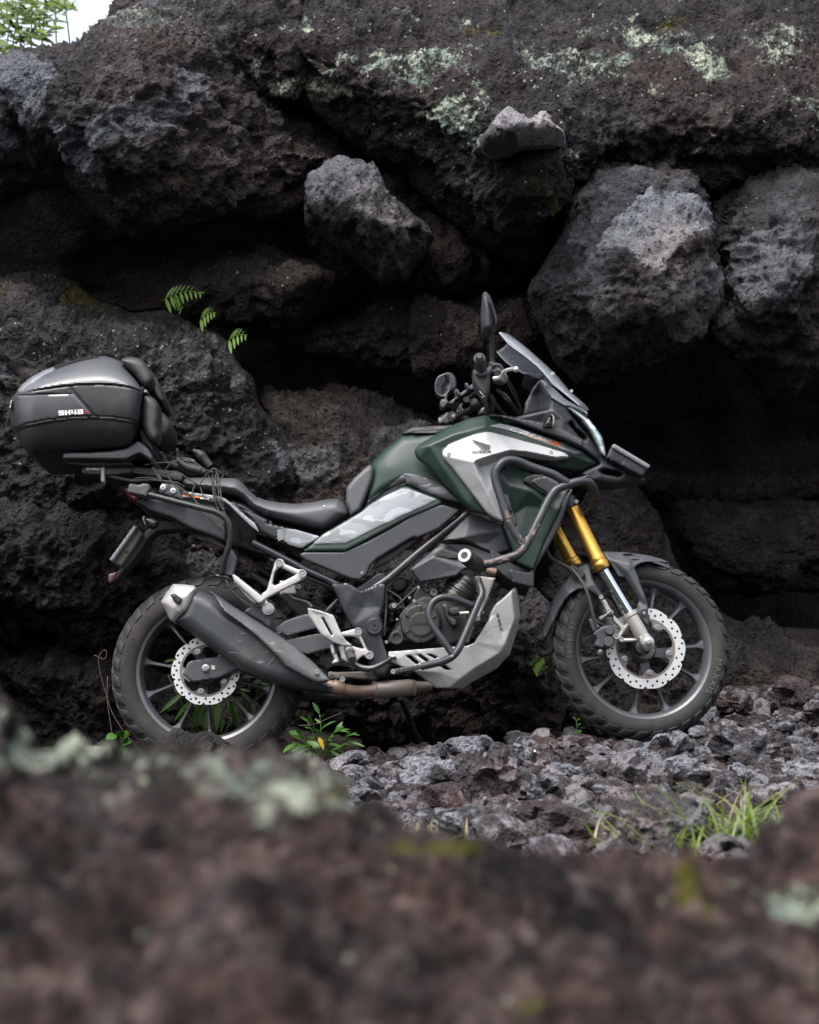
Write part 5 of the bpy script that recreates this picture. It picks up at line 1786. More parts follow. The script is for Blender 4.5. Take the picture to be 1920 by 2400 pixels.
# number plate carrier
hang = RR('540,770 600,768 760,762 900,850 880,868 700,872 575,885 520,920 470,965 400,1075 330,1170 250,1262 160,1362 92,1420 62,1402 62,1320 160,1290 215,1190 300,1060 400,930 450,862 500,840')
panel('plate_hanger', hang, M_plastic, bike, -0.050, r=5, rm=0.012, sym=True, sm=6)
panel('rear_reflector', RR('60,1322 160,1290 130,1350 78,1408 62,1400'), M_red2, bike, -0.054, th=0.03, r=2)
panel('number_plate', RR('70,1170 318,826 356,838 345,862 100,1200'), M_plategrey, bike, -0.11, th=0.22, r=2.5, rm=0.004, sm=3)
panel('plate_backing', RR('100,1196 346,855 412,908 392,935 190,1240'), M_plateback, bike, -0.09, th=0.18, r=2.5)
panel('plate_clip', RR('222,1088 262,1068 270,1090 232,1110'), M_rubber, bike, -0.094, th=0.02, r=1.5, step=2)
panel('rear_indicator', RR('404,752 430,724 500,742 572,772 560,822 520,852 478,852 430,800'), M_smoke, bike, -0.16, th=0.05, r=10, rm=0.02, sm=6)
panel('indicator_lens', RR('402,758 412,732 432,724 424,760 436,800 452,835 420,800'), M_amber, bike, -0.165, th=0.05, r=3, rm=0.01, step=2)
# hugger gusset and grab rail
panel('pannier_plate', RR('1265,1000 1300,1060 1340,1100 1366,1160 1352,1230 1322,1345 1180,1320 1195,1230 1230,1145 1235,1060'), M_plastic2, bike, -0.17, th=0.008, r=4)
tube('grab_rail', [p + (o,) for p, o in zip(RR('440,505 700,575 1000,652 1165,692 1275,770 1296,920 1285,1030 1240,1150 1205,1310'), (-0.20, -0.205, -0.21, -0.21, -0.21, -0.205, -0.20, -0.19, -0.175))], 7.2, M_satin, bike, 22, 14)
panel('grab_rail_end', RR('250,488 272,402 388,415 402,398 468,404 486,424 480,470 462,498 450,536 300,505'), M_plastic2, bike, -0.215, th=0.05, r=4)
panel('rail_bracket', RR('600,394 722,415 772,450 800,502 826,576 740,545 650,520 562,495 580,450'), M_plastic, bike, -0.185, th=0.02, r=3)
for s_ in ('617,446', '718,480'):
    boss('bracket_bolt', *RR(s_)[0], -0.185, [(0, 7.2), (0.004, 7.2), (0.005, 5.4), (0.005, 3.2), (0.001, 3)], M_bolt, bike, 16)
tube('rail_lower', [RR('1150,1335')[0] + (-0.17,), RR('1240,1345')[0] + (-0.17,), RR('1300,1380')[0] + (-0.16,)], 4.5, M_frame, bike)
tube('tail_rod', [RR('20,300')[0] + (-0.12,), RR('60,325')[0] + (-0.12,), RR('300,378')[0] + (-0.13,), RR('600,360')[0] + (-0.13,)], 4, M_hose, bike)

# ------------------------------------------------------------------ top case on its rack
rack = P_('luggage_rack')
panel('rack_arm', RR('-70,196 300,214 640,266 812,298 826,320 800,388 600,348 290,306 -70,292'), M_plastic, rack, -0.125, r=5, rm=0.012, sym=True, sm=5)
panel('rack_plate', Q('770,1092 1240,1086 1240,1160 1000,1180 770,1165'), M_plastic, rack, -0.135, th=0.05, r=3)
lettering('SHAD', Q('808,1131')[0], Q('948,1131')[0], 6.4, M_white, rack, -0.137, bold=0.35, name='rack_lettering')
panel('strap', Q('952,1096 984,1096 980,1240 950,1240'), M_tie, rack, -0.142, th=0.03, r=1.5, step=2)
panel('rack_block', Q('590,1030 1230,1034 1250,1088 800,1092 640,1080'), M_rubber, rack, -0.16, r=4, sym=True)
panel('case_mount', Q('585,1028 592,966 800,962 1000,956 1180,930 1240,890 1292,858 1335,872 1400,930 1436,1000 1430,1062 1392,1022 1312,972 1250,1002 1190,1030'), M_plastic2, rack, -0.20, r=5, rm=0.012, sym=True, sm=5)

case = P_('top_case', 'grey and black hard top case with a padded backrest')
CB = Q('88,548 100,490 128,436 150,400 350,370 700,318 950,312 1200,336 1346,386 1346,430 1332,560 1318,690 1300,780 1268,850 1232,900 1180,926 1050,938 850,948 650,972 450,992 300,992 240,952 190,872 150,790 112,742 96,650')
def between(top, bot, rise, lx, lw, lh, rx, rw, rh, p=2.4):
    """height that rolls away towards the second edge and towards both ends"""
    a, b = np.array([q[:2] for q in top]), np.array([q[:2] for q in bot])

    def f(u, v):
        va, vb = np.interp(u, a[:, 0], a[:, 1]), np.interp(u, b[:, 0], b[:, 1])
        s_ = np.clip((v - va) / np.where(np.abs(vb - va) < 1, 1, vb - va), 0, 1)
        h = rise * (1 - np.sqrt(np.maximum(1 - s_ ** p, 0.0)) * 0.75 - 0.25 * (1 - s_ ** p))
        l = np.clip(1 - (u - lx) / lw, 0, 1)
        r = np.clip(1 - (rx - u) / rw, 0, 1)
        return h + lh * l ** 2.6 + rh * r ** 2.4
    return f


cbc = between(Q('88,480 150,420 350,372 700,320 950,314 1200,336 1346,388'), Q('88,600 112,745 190,872 240,952 300,994 650,974 850,950 1050,940 1180,928 1232,902 1300,785 1346,440'), 0.12,
              Q('88,0')[0][0], 70, 0.10, Q('1346,0')[0][0], 40, 0.055, 3.0)
CBS = Surf(fillet(CB, 10), -0.285, 8, 0.012, ctrl=cbc)
panel('case_body', CB, M_case, case, -0.285, r=8, rm=0.012, ctrl=cbc, sym=True, sm=10)
panel('case_side_panel', Q('112,432 400,424 690,414 780,510 868,612 700,622 450,650 240,692 138,736 108,702 96,600 100,500'), M_case_side, case, -0.285, base=CBS, off=0.006, th=0.008, r=2.5, sm=3)
panel('case_upper_band', Q('152,426 250,396 350,374 500,350 636,338 690,410 400,420'), M_case_dark, case, -0.285, base=CBS, off=0.0035, th=0.006, r=2, sm=2)
panel('case_rear_panel', Q('652,338 800,325 950,320 1100,328 1240,354 1342,392 1336,500 1306,682 1200,650 1050,626 905,620 878,600 760,466'), M_case, case, -0.285, base=CBS, off=0.0045, th=0.006, r=2.5, sm=3)
panel('case_groove', Q('132,742 240,700 450,656 700,628 900,624 1050,632 1200,656 1308,690 1300,712 1200,686 1050,664 900,652 700,656 450,690 250,732 165,768'), M_case_dark, case, -0.285, base=CBS, off=0.003, th=0.005, r=1.5, sm=2)
LD = Q('150,424 166,372 210,318 300,248 420,188 500,158 620,116 760,82 900,62 1000,62 1080,84 1142,116 1202,170 1272,250 1312,310 1346,384 1240,350 1100,326 950,317 750,322 550,340 350,374 230,400')
ldc = between(Q('150,428 350,378 550,344 750,326 950,320 1100,330 1240,354 1346,392'), Q('150,415 166,372 210,318 300,248 420,188 500,158 620,116 760,82 900,61 1000,61 1080,83 1142,115 1202,169 1272,249 1312,309 1346,380'),
              0.20, Q('150,0')[0][0], 75, 0.055, Q('1346,0')[0][0], 45, 0.045, 2.0)
LDS = Surf(fillet(LD, 8), -0.292, 4, 0.005, ctrl=ldc)
panel('case_lid', LD, M_case_lid, case, -0.292, r=4, rm=0.005, ctrl=ldc, sym=True, sm=8)
panel('lid_reflector', Q('168,372 212,320 302,250 420,190 496,164 514,186 430,228 330,290 250,345 190,395'), M_clearlens, case, -0.292, base=LDS, off=0.004, th=0.006, r=2, sm=2)
panel('lid_top_insert', Q('505,158 620,119 760,85 900,66 985,66 880,80 760,106 640,142 522,186'), M_case_dark, case, -0.292, base=LDS, off=0.005, th=0.006, r=2, sm=2)
panel('case_end_reflector', Q('88,548 98,490 126,436 148,424 120,450 106,500 96,560'), M_clearlens, case, -0.24, th=0.2, r=2, step=2)
panel('lid_hinge', Q('1320,340 1350,345 1396,390 1412,425 1350,410 1345,385'), M_case, case, -0.20, th=0.08, r=3)
bolt(*Q('1370,388')[0], -0.205, 3.5, M_bolt, case)
printed('case_lettering', block_letters('SH48', Q('553,617')[0], Q('785,603')[0], 11.5), M_white, case, -0.285, base=CBS, off=0.0095)
printed('case_red_mark', [Q('792,568 800,562 834,598 826,600'), Q('793,580 812,602 798,603')], M_redprint, case, -0.285, base=CBS, off=0.0095)
panel('backrest_pad', Q('1180,90 1300,80 1400,180 1430,205 1500,310 1556,470 1540,522 1450,470 1380,372 1300,300'), M_pad, case, -0.12, r=16, rm=0.04, sym=True, sm=8)
panel('backrest_cheek', Q('1132,102 1160,76 1230,65 1302,76 1362,112 1402,182 1432,232 1442,288 1422,322 1380,356 1350,340 1312,304 1278,250 1212,182'), M_pad, case, -0.225, th=0.10, r=15, rm=0.034, sm=8)
panel('lower_pad', Q('1450,560 1502,570 1572,622 1612,692 1602,772 1562,822 1470,872 1400,800'), M_pad, case, -0.13, r=16, rm=0.04, sym=True, sm=8)
panel('lower_pad_cheek', Q('1346,440 1390,422 1450,450 1496,512 1502,622 1482,722 1502,802 1472,872 1420,862 1372,802 1340,722 1335,560'), M_pad, case, -0.225, th=0.10, r=15, rm=0.034, sm=8)
panel('pad_support', Q('1300,770 1340,720 1420,850 1460,880 1440,930 1440,1000 1400,930 1330,870'), M_case, case, -0.15, r=4, sym=True)

# ------------------------------------------------------------------ front fairing
shp = C('60,1175 75,1140 150,1092 280,1012 420,952 535,930 640,948 760,985 900,1035 1060,1090 1200,1160 1312,1255 1195,1314 1030,1292 850,1232 620,1250 590,1290 650,1560 640,1655 560,1605 440,1582 300,1432 180,1302 78,1222')
def pl_(vw, *lines):
    return [[p[:2] + (p[2],) for p in vw(l)] for l in lines]


shc = pl_(C, '60,1180,0.012 75,1145,0.016 150,1094,0.030 280,1014,0.050 420,954,0.060 535,932,0.066 640,950,0.070 760,987,0.075 900,1037,0.08 1060,1092,0.09 1200,1162,0.105 1312,1255,0.125',
          '160,1132,-0.004 330,1056,-0.002 545,1000,0.004 800,1072,0.020 1060,1160,0.052 1250,1245,0.10', '160,1132,-0.004 260,1290,-0.006 420,1525,-0.004 560,1645,0.002',
          '78,1222,0.016 180,1302,0.016 300,1432,0.014 440,1582,0.012 560,1605,0.012', '260,1150,0.0 540,1045,0.003 800,1110,0.016 1050,1180,0.05', '850,1232,0.04 1030,1292,0.075 1195,1314,0.115',
          '620,1250,0.01 640,1655,0.002')
SHS = Surf(fillet(shp, 5), -0.205, 7, 0.012, ctrl=shc)
panel('tank_shroud', shp, M_green, bike, -0.205, th=0.02, r=7, rm=0.012, ctrl=shc, sm=5)
# glossy stripe with the lettering along the shroud's upper edge
panel('shroud_stripe', C('560,1000 640,985 760,1012 900,1062 1060,1118 1190,1180 1150,1190 1040,1150 900,1100 760,1050 660,1020'), M_stripe, bike, -0.205, base=SHS, off=0.003, th=0.003, r=1, sm=2)
lettering('CB150', C('700,1030')[0], C('985,1118')[0], 9, M_faint, bike, -0.205, base=SHS, off=0.0065, shear=0.45, bold=0.2, name='shroud_lettering')
lettering('X', C('980,1122')[0], C('1050,1148')[0], 12, M_orange, bike, -0.205, base=SHS, off=0.007, shear=0.3, bold=0.5, name='shroud_letter')
printed('shroud_red_line', [C('800,1050 900,1085 1000,1118 1000,1124 900,1092 800,1054')], M_orange, bike, -0.205, base=SHS, off=0.0065)
dd = []
for i in range(7):
    for j in range(3):
        x, y = 1060 + i * 20 + j * 6, 1098 + i * 9.5 + j * 18
        dd.append(disc_poly(*C('%f,%f' % (x, y))[0], 2.8 - 0.25 * i, 6))
printed('shroud_dots', dd, M_dotprint, bike, -0.205, base=SHS, off=0.0065)
svp = U('183,612 190,570 260,508 400,450 560,390 700,360 790,372 1000,430 1300,508 1600,600 1668,640 1662,664 1500,706 1300,682 1100,642 1000,640 900,662 790,780 750,860 800,1010 900,1410 800,1372 710,1312 500,1042 300,782 200,672')
svc = pl_(U, '190,600,0.004 260,508,0.006 400,450,0.006 560,390,0.008 700,360,0.010 790,372,0.012 1000,430,0.022 1300,508,0.040 1600,600,0.058 1668,645,0.062',
          '186,640,-0.002 400,684,-0.026 552,716,-0.046', '552,716,-0.046 600,684,-0.046 760,632,-0.042 980,572,-0.030 1200,590,-0.008 1530,656,0.030',
          '552,716,-0.046 620,900,-0.036 720,1080,-0.025 885,1402,-0.008', '620,760,0.008 720,740,0.010 850,690,0.012 1000,638,0.020 1250,674,0.038 1500,706,0.056',
          '620,760,0.008 700,900,0.010 780,1010,0.010 900,1400,0.008', '185,650,0.002 300,782,0.004 500,1042,0.004 710,1312,0.004 800,1372,0.004')
SVS = Surf(fillet(svp, 5), -0.222, 4, 0.006, ctrl=svc)
panel('shroud_wing', svp, M_silver, bike, -0.222, th=0.02, r=4, rm=0.006, ctrl=svc, sm=5, step=2.5)
sgap = U('172,610 180,562 250,500 395,438 555,378 700,345 795,358 1005,416 1305,494 1608,588 1690,640 1670,680 1520,720 1300,698 800,760 720,860 900,1425 790,1390 695,1325 485,1050 285,790 185,680')
panel('wing_gap_shade', sgap, M_rubber, bike, -0.212, base=SHS, off=0.0022, th=0.003, r=1, sm=4)  # dark strip laid in for the shaded gap round the wing
bolt(*U('264,626')[0], -0.228, 5.2, M_bolt, bike)
bolt(*U('1457,598')[0], -0.190, 4.6, M_alu_pale, bike)
wing = [U(s_) for s_ in ('522,445 745,518 750,530 738,524 540,462', '540,470 732,530 740,545 700,535 560,490', '560,496 700,540 736,548 722,558 590,514', '590,520 700,548 716,560 700,562 620,540',
                         '618,546 690,560 706,566 690,570 640,562', '640,568 700,572 712,566 735,542 750,530 744,548 715,572 625,574')]
printed('wing_emblem', wing, M_blackprint, bike, -0.222, base=SVS, off=0.0045)
lettering('HONDA', U('530,611')[0], U('760,602')[0], 6.8, M_blackprint, bike, -0.222, base=SVS, off=0.0055, bold=0.70, name='wing_lettering', space=1.1)
panel('wing_louvre', U('930,1200 985,1215 1010,1290 985,1300 955,1260'), M_rubber, bike, -0.205, th=0.02, r=2, step=2)
# lower radiator cover
rcp = C('600,1355 640,1315 720,1270 830,1310 1000,1385 1112,1420 1082,1490 1010,1640 940,1790 868,1972 835,1965') + B('1510,1032 1440,852') + C('660,1690 640,1500')
rcc = [C(p)[0] + (h,) for p, h in (('640,1330', 0.0), ('720,1290', 0.03), ('1000,1400', 0.035), ('700,1400', -0.004), ('850,1440', -0.012), ('820,1540', 0.012), ('1000,1560', 0.0), ('900,1800', 0.006), ('720,1600', 0.014), ('780,1500', 0.0), ('860,1960', 0.0), ('760,1750', 0.0))]
panel('radiator_cover', rcp, M_green, bike, -0.188, th=0.02, r=6, rm=0.012, ctrl=rcc, sm=4)
panel('radiator_edge', C('1118,1420 1128,1440 1030,1700') + F('165,745 160,870 0,830 -20,735 130,760 380,222'), M_plastic, bike, -0.176, th=0.02, r=3, sm=3)
panel('cover_louvre', U('870,1060 960,1110 1055,1420 1040,1460 1000,1470 900,1200'), M_plastic2, bike, -0.196, th=0.012, r=3, sm=4)
panel('intake', U('1122,935 1160,890 1250,855 1400,868 1560,960 1600,985 1500,1050 1430,1125 1300,1050'), M_rubber, bike, -0.196, th=0.015, r=4, sm=4)
panel('intake_mesh', U('1215,945 1260,905 1390,872 1500,930 1570,975 1490,1050 1440,1100 1330,1030'), M_hex, bike, -0.203, th=0.012, r=4, sm=4)
panel('cover_lip', U('1030,1480 1070,1450 1200,1545 1190,1570 1150,1670 1060,1560'), M_green, bike, -0.20, th=0.012, r=4, sm=4)
panel('underside_cover', F('-160,560 0,690 150,760 165,745 135,870 40,850 -40,800 -160,700'), M_plastic, bike, -0.15, th=0.25, r=4)
# black fairing behind the radiator cover, under the tank
panel('knee_fairing', B('1070,912 1220,758 1245,748 1425,815 1440,850 1470,960 1385,985 1230,915 1110,905'), M_plastic, bike, -0.150, th=0.03, r=5, rm=0.01,
      ctrl=[B(p)[0] + (h,) for p, h in (('1090,905', 0), ('1240,760', 0.012), ('1420,815', 0.01), ('1205,885', -0.02), ('1430,850', 0.0), ('1240,920', -0.004), ('1400,970', 0.01), ('1300,860', -0.006), ('1330,920', 0.012))])
panel('lower_fairing', B('888,1070 1070,915 1230,920 1390,985 1480,1000 1340,1050 1200,1070 1160,1110 945,1148'), M_plastic2, bike, -0.142, th=0.03, r=5, rm=0.01,
      ctrl=[B(p)[0] + (h,) for p, h in (('900,1070', 0), ('1000,990', 0.01), ('1020,1000', -0.006), ('1200,1060', -0.004), ('1100,930', 0.012), ('950,1140', 0.01), ('1130,960', 0.02), ('1300,1020', 0.01))])
panel('fairing_slot', B('1040,970 1075,945 1170,985 1165,1010 1020,1000'), M_rubber, bike, -0.146, th=0.01, r=2)
# beak and nose
bk = C('700,952 960,890 985,820 1092,882 1150,960 1232,1062 1345,1212 1400,1252 1500,1290 1622,1362 1600,1376 1400,1392 1240,1372 1185,1330 1195,1315 1312,1256 1200,1162 1060,1092 900,1037 760,987')
panel('beak', bk, M_plastic, bike, -0.155, r=8, rm=0.02, sym=True, sm=5, holes=[W('545,500 590,475 640,560 700,610 760,650 782,706 760,712 690,665 620,580'), W('950,1100 1010,1078 1190,1110 1236,1145 1190,1168 1000,1140')], step=2.4,
      ctrl=[C(p)[0] + (h,) for p, h in (('720,955', 0.0), ('990,850', 0.02), ('1000,900', -0.006), ('960,895', 0.0), ('900,990', 0.02), ('1100,1000', 0.02), ('1060,950', 0.0), ('1150,1080', 0.03), ('1300,1230', 0.055), ('1345,1215', 0.06), ('1200,1140', 0.03),
                                        ('1400,1300', 0.06), ('1600,1370', 0.11), ('1250,1370', 0.05), ('1400,1260', 0.075), ('1060,1085', 0.0))])
panel('air_guide', C('540,930 600,922 700,935 960,985 1100,1040 1200,1100 1200,1150 1060,1084 900,1030 760,980 640,945'), M_plastic, bike, -0.170, th=0.03, r=5, rm=0.012)
panel('headlamp', W('528,298 560,290 610,300 720,378 822,448 902,548 984,668 1012,780 1028,930 962,888 880,720 792,560 700,452 600,372'), M_lamp, bike, -0.14, r=10, rm=0.045, sym=True, sm=4, step=2)
panel('nose_cowl', C('905,688 945,700 990,738 1090,828 1200,888 1228,910 1232,932 1190,910 1110,876 1090,872 1075,880 985,818 940,752'), M_silver, bike, -0.135, r=7, rm=0.03, sym=True, sm=4,
      ctrl=[C(p)[0] + (h,) for p, h in (('950,755', 0.0), ('985,815', 0.0), ('990,740', 0.05), ('1200,890', 0.07), ('1100,870', 0.02))])
panel('instrument_hood', C('805,910 812,860 850,762 904,690 940,752 988,820 978,880 960,892 800,925'), M_plastic2, bike, -0.105, r=4, sym=True, sm=3,
      ctrl=[C(p)[0] + (h,) for p, h in (('810,905', 0), ('905,700', 0.0), ('900,770', 0.03), ('920,860', 0.035), ('980,825', -0.01), ('850,800', 0.01))])
panel('instrument', C('803,900 806,850 870,728 890,732 850,800 815,900'), M_smoke, bike, -0.07, r=2, sym=True, sm=3, step=2)
panel('screen_bracket', N('1138,1072 1180,1056 1392,1092 1340,1150 1320,1148 1240,1130'), M_plastic2, bike, -0.10, r=3, sym=True, sm=3)
panel('front_indicator', W('222,528 240,480 290,410 320,382 345,400 350,520 320,545 250,548'), M_smoke, bike, -0.20, th=0.05, r=12, rm=0.025, sm=6, step=2)
panel('indicator_lens', W('322,378 350,378 378,410 384,460 372,520 350,540 350,500 356,450 345,400'), M_amber, bike, -0.20, th=0.04, r=3, rm=0.008, sm=3, step=1.6)
# front number plate seen edge-on from below
panel('front_plate', W('1096,795 1112,760 1135,756 1578,1022 1584,1040 1560,1076 1540,1070 1110,815'), M_plategrey, bike, -0.12, th=0.24, r=2.5, rm=0.004, sm=3)
panel('front_plate_backing', W('1028,930 1100,800 1540,1066 1500,1160 1420,1140'), M_satin, bike, -0.11, th=0.22, r=2.5)
for s_ in ('1128,905', '1185,948', '1095,955', '1340,1015', '1296,972'):
    u_, v_ = W(s_)[0]
    panel('plate_hole', [(u_ - 3, v_ - 1), (u_ - 1, v_ - 3), (u_ + 3, v_ + 1), (u_ + 1, v_ + 3)], M_rubber, bike, -0.1125, th=0.01, r=1, sm=0, step=1.2)
bolt(*W('1250,1005')[0], -0.112, 4.5, M_boltdark, bike)

# windscreen: one bent sheet, its near wing, its crown and its far wing
rows = [(N('850,598'), N('930,612'), N('1000,640'), N('960,735'), N('826,822')), (N('965,735'), N('1060,690'), N('1150,765'), N('1150,850'), N('900,915')),
        (N('1150,868'), N('1240,845'), N('1322,912'), N('1300,985'), N('985,985')), (N('1300,990'), N('1400,995'), N('1482,1062'), N('1420,1080'), N('1130,1078')),
        (N('1390,1088'), N('1500,1100'), N('1600,1180'), N('1540,1180'), N('1330,1125')), (N('1480,1198'), N('1600,1215'), W('640,200'), W('600,180'), W('420,60')),
        (W('690,270'), W('730,240'), W('762,262'), W('735,260'), W('600,200')), (W('752,325'), W('785,335'), W('806,325'), W('795,325'), W('760,320'))]
offs = (-0.165, -0.105, 0.0, 0.105, 0.165)
sv = []
for r_ in rows:
    for p, o_ in zip(r_, offs):
        w_ = 1.0 if r_ is not rows[-1] else 0.15
        sv.append(tuple(PB(p[0][0], p[0][1], o_ * w_)))
sf = [(i * 5 + j, i * 5 + j + 1, (i + 1) * 5 + j + 1, (i + 1) * 5 + j) for i in range(len(rows) - 1) for j in range(4)]
scr = mesh_obj('windscreen', sv, sf, M_screen, bike, angle=60)
md = scr.modifiers.new('sub', 'SUBSURF')
md.levels = md.render_levels = 2
md.boundary_smooth = 'PRESERVE_CORNERS'
md = scr.modifiers.new('sol', 'SOLIDIFY')
md.thickness = 0.0035
edge_pts = [tuple(r_[0][0]) + (-0.167,) for r_ in rows[:-1]]
tube('screen_edge', edge_pts, 1.7, M_clearlens, bike, 10, 8)
tube('screen_edge', [tuple(r_[4][0]) + (0.165,) for r_ in rows[:5]], 1.2, M_clearlens, bike, 10, 8)
for s_ in ('1478,1082',):
    bolt(*N(s_)[0], -0.12, 4.5, M_alu_pale, bike)
bolt(*W('592,90')[0], -0.13, 3.6, M_alu_pale, bike)

# ================================================================== front fork, mudguard, brake
fork = P_('front_fork')
steer_ax = None


def leg(top, mid1, mid2, low, yl, k=1.0, lower=True):
    """gold tube, chromed slider, alloy foot along one line"""
    leg_e = fork
    rod('fork_tube', top + (yl[0],), mid1 + (yl[1],), [(0, 17 * k), (0.80, 17.2 * k), (0.82, 19 * k), (0.88, 19 * k), (0.885, 18.2 * k), (0.90, 20 * k), (0.97, 20 * k), (1.0, 18 * k)], M_gold, leg_e, 28)
    rod('fork_slider', mid1 + (yl[1],), mid2 + (yl[2],), [(-0.02, 13.2 * k), (1.05, 13.2 * k)], M_chrome, leg_e, 28)
    rod('fork_seal', mid1 + (yl[1],), (mid1[0] + (mid2[0] - mid1[0]) * 0.03, mid1[1] + (mid2[1] - mid1[1]) * 0.03, yl[1]), [(0, 18 * k), (1, 16 * k)], M_rubber, leg_e, 24)
    if lower:
        rod('fork_foot', mid2 + (yl[2],), low + (yl[3],), [(-0.02, 13.5 * k), (0.0, 18 * k), (0.10, 18.5 * k), (0.13, 16.5 * k), (0.6, 16.5 * k), (0.85, 15 * k), (1.0, 14 * k)], M_alu, leg_e, 28)


leg(F('415,230')[0], F('668,735')[0], F('862,1060')[0], F('985,1270')[0], (-0.105, -0.108, -0.112, -0.115))
leg(F('300,415')[0], F('470,720')[0], F('640,1010')[0], F('760,1230')[0], (0.105, 0.105, 0.105, 0.105), 0.97)
rod('fork_clamp', F('395,215')[0] + (-0.105,), F('430,290')[0] + (-0.106,), [(0, 20), (0.1, 22), (0.9, 22), (1, 20)], M_satin, fork, 26)
bolt(*F('474,238')[0], -0.135, 5, M_bolt, fork)
panel('lower_yoke', F('260,250 400,215 470,260 450,330 330,400 270,380'), M_satin, fork, -0.08, th=0.16, r=4)
panel('axle_clamp', F('925,1230 960,1195 1000,1200 1035,1240 1045,1308 1010,1335 985,1338 945,1290'), M_alu, fork, -0.135, th=0.04, r=6, rm=0.012)
boss('axle_nut', *F('1003,1272')[0], -0.135, [(0, 14), (0.006, 13.5), (0.007, 8.5), (0.020, 8.5), (0.021, 5), (0.028, 4.6), (0.028, 2)], M_bolt, fork, 18)
boss('axle_spacer', *F('955,1310')[0], -0.095, [(-0.04, 16), (0.02, 16), (0.022, 12)], M_satin, fork, 20)
# caliper bracket: an open triangle of cast alloy
panel('caliper_bracket', F('735,1060 760,1080 830,1150 845,1110 870,1140 800,1240 920,1240 935,1265 790,1275 760,1240 780,1215 800,1180 740,1110'), M_alu, fork, -0.118, th=0.02, r=4, rm=0.008, step=2)
panel('caliper_stay', F('650,960 690,955 745,1060 735,1085 700,1060'), M_alu, fork, -0.105, th=0.02, r=3, step=2)
cal = P_('brake_caliper')
panel('caliper_body', F('600,1195 640,1160 700,1140 745,1150 760,1190 735,1230 752,1270 730,1310 650,1320 600,1300 620,1250'), M_plastic, cal, -0.135, th=0.06, r=6, rm=0.012, step=2.2)
boss('piston_cap', *F('718,1185')[0], -0.138, [(0, 11), (0.008, 11), (0.011, 9)], M_plastic2, cal, 22)
boss('piston_cap', *F('710,1270')[0], -0.138, [(0, 12), (0.008, 12), (0.011, 10)], M_plastic2, cal, 22)
lettering('Nissin', F('700,1292')[0], F('742,1262')[0], 3.4, M_boltdark, cal, -0.1515, shear=0.3, name='caliper_lettering')
rod('slide_pin', F('640,1110')[0] + (-0.12,), F('728,1050')[0] + (-0.12,), [(0, 4), (0.1, 7), (0.4, 7), (0.45, 5), (0.7, 5), (0.72, 8), (1, 8)], M_boltdark, cal, 14)
for s_, r_ in (('727,1052', 5.5), ('767,1232', 6.0), ('805,1250', 6.0), ('655,940', 5)):
    boss('caliper_bolt', *F(s_)[0], -0.122, [(-0.02, r_), (0.006, r_), (0.006, r_ * 0.6), (0.003, r_ * 0.5)], M_bolt, cal, 14)
panel('bleed_nipple', F('600,1200 640,1190 660,1210 640,1230 600,1225'), M_boltdark, cal, -0.13, th=0.02, r=3, step=2)
rod('banjo', F('610,1130')[0] + (-0.13,), F('632,1165')[0] + (-0.13,), [(0, 4), (0.2, 5.5), (0.5, 4.6), (0.8, 5.8), (1, 5)], M_boltdark, cal, 12)
panel('caliper_rear', F('560,1100 620,1090 630,1180 600,1200 580,1160'), M_boltdark, cal, -0.09, th=0.04, r=3, step=2)
rod('caliper_pin', F('660,1320')[0] + (-0.12,), F('640,1370')[0] + (-0.12,), [(0, 5), (0.3, 8), (0.7, 8), (1, 5)], M_boltdark, cal, 12)
tube('brake_hose', [p + (o,) for p, o in zip(F('250,560 270,640 350,690 440,730 500,800 550,890 575,980 600,1090 615,1140'), (-0.05, -0.07, -0.09, -0.11, -0.135, -0.145, -0.145, -0.14, -0.135))], 4, M_hose, cal, 26, 10)
panel('hose_clip', F('410,720 450,705 520,740 550,770 520,800 480,790 470,750 440,750 430,770'), M_rubber, cal, -0.115, th=0.02, r=2, step=2)
# mudguard
fen = P_('front_mudguard')
panel('mudguard_front', F('660,605 700,603 860,612 1000,632 1110,660 1152,684 1145,692 1050,678 960,688 918,708 900,722 930,790 945,840 980,930 1005,1020 1000,1060 1015,1075 1003,1140 990,1152 950,1100 '
                          '915,1050 930,960 880,880 830,800 780,790 740,720 690,650'), M_plastic2, fen, -0.105, th=0.02, r=4, rm=0.010, holes=[F('815,625 880,628 943,660 900,668 860,650')], sm=4, step=2.2,
      ctrl=[F(p)[0] + (h,) for p, h in (('680,610', 0.02), ('860,620', 0.03), ('1140,688', 0.07), ('1050,676', 0.04), ('720,660', 0.0), ('870,700', -0.008), ('900,730', 0.0), ('830,800', 0.01), ('860,760', -0.010), ('930,960', 0.01), ('960,940', -0.008), ('990,1000', 0.0), ('960,1100', -0.006))])
boss('guard_bolt_well', *F('972,1055')[0], -0.112, [(-0.004, 9), (0.004, 9), (0.004, 7.5), (-0.002, 7)], M_plastic, fen, 18)
bolt(*F('972,1055')[0], -0.113, 4.6, M_bolt, fen)
panel('mudguard_rear', F('470,725 540,690 575,690 590,740 600,800 640,870 690,945 655,965 620,935 575,905 530,885 480,890 430,920 380,980 340,1050 300,1140 262,1230 240,1248 218,1240 225,1180 270,1040 310,930 370,840 420,780'),
      M_plastic2, fen, -0.095, th=0.02, r=6, rm=0.02, sm=5,
      ctrl=[F(p)[0] + (h,) for p, h in (('240,1240', 0.02), ('270,1050', 0.03), ('370,850', 0.025), ('300,1130', 0.0), ('430,920', -0.006), ('560,720', 0.01), ('600,850', -0.006), ('480,890', -0.004))])
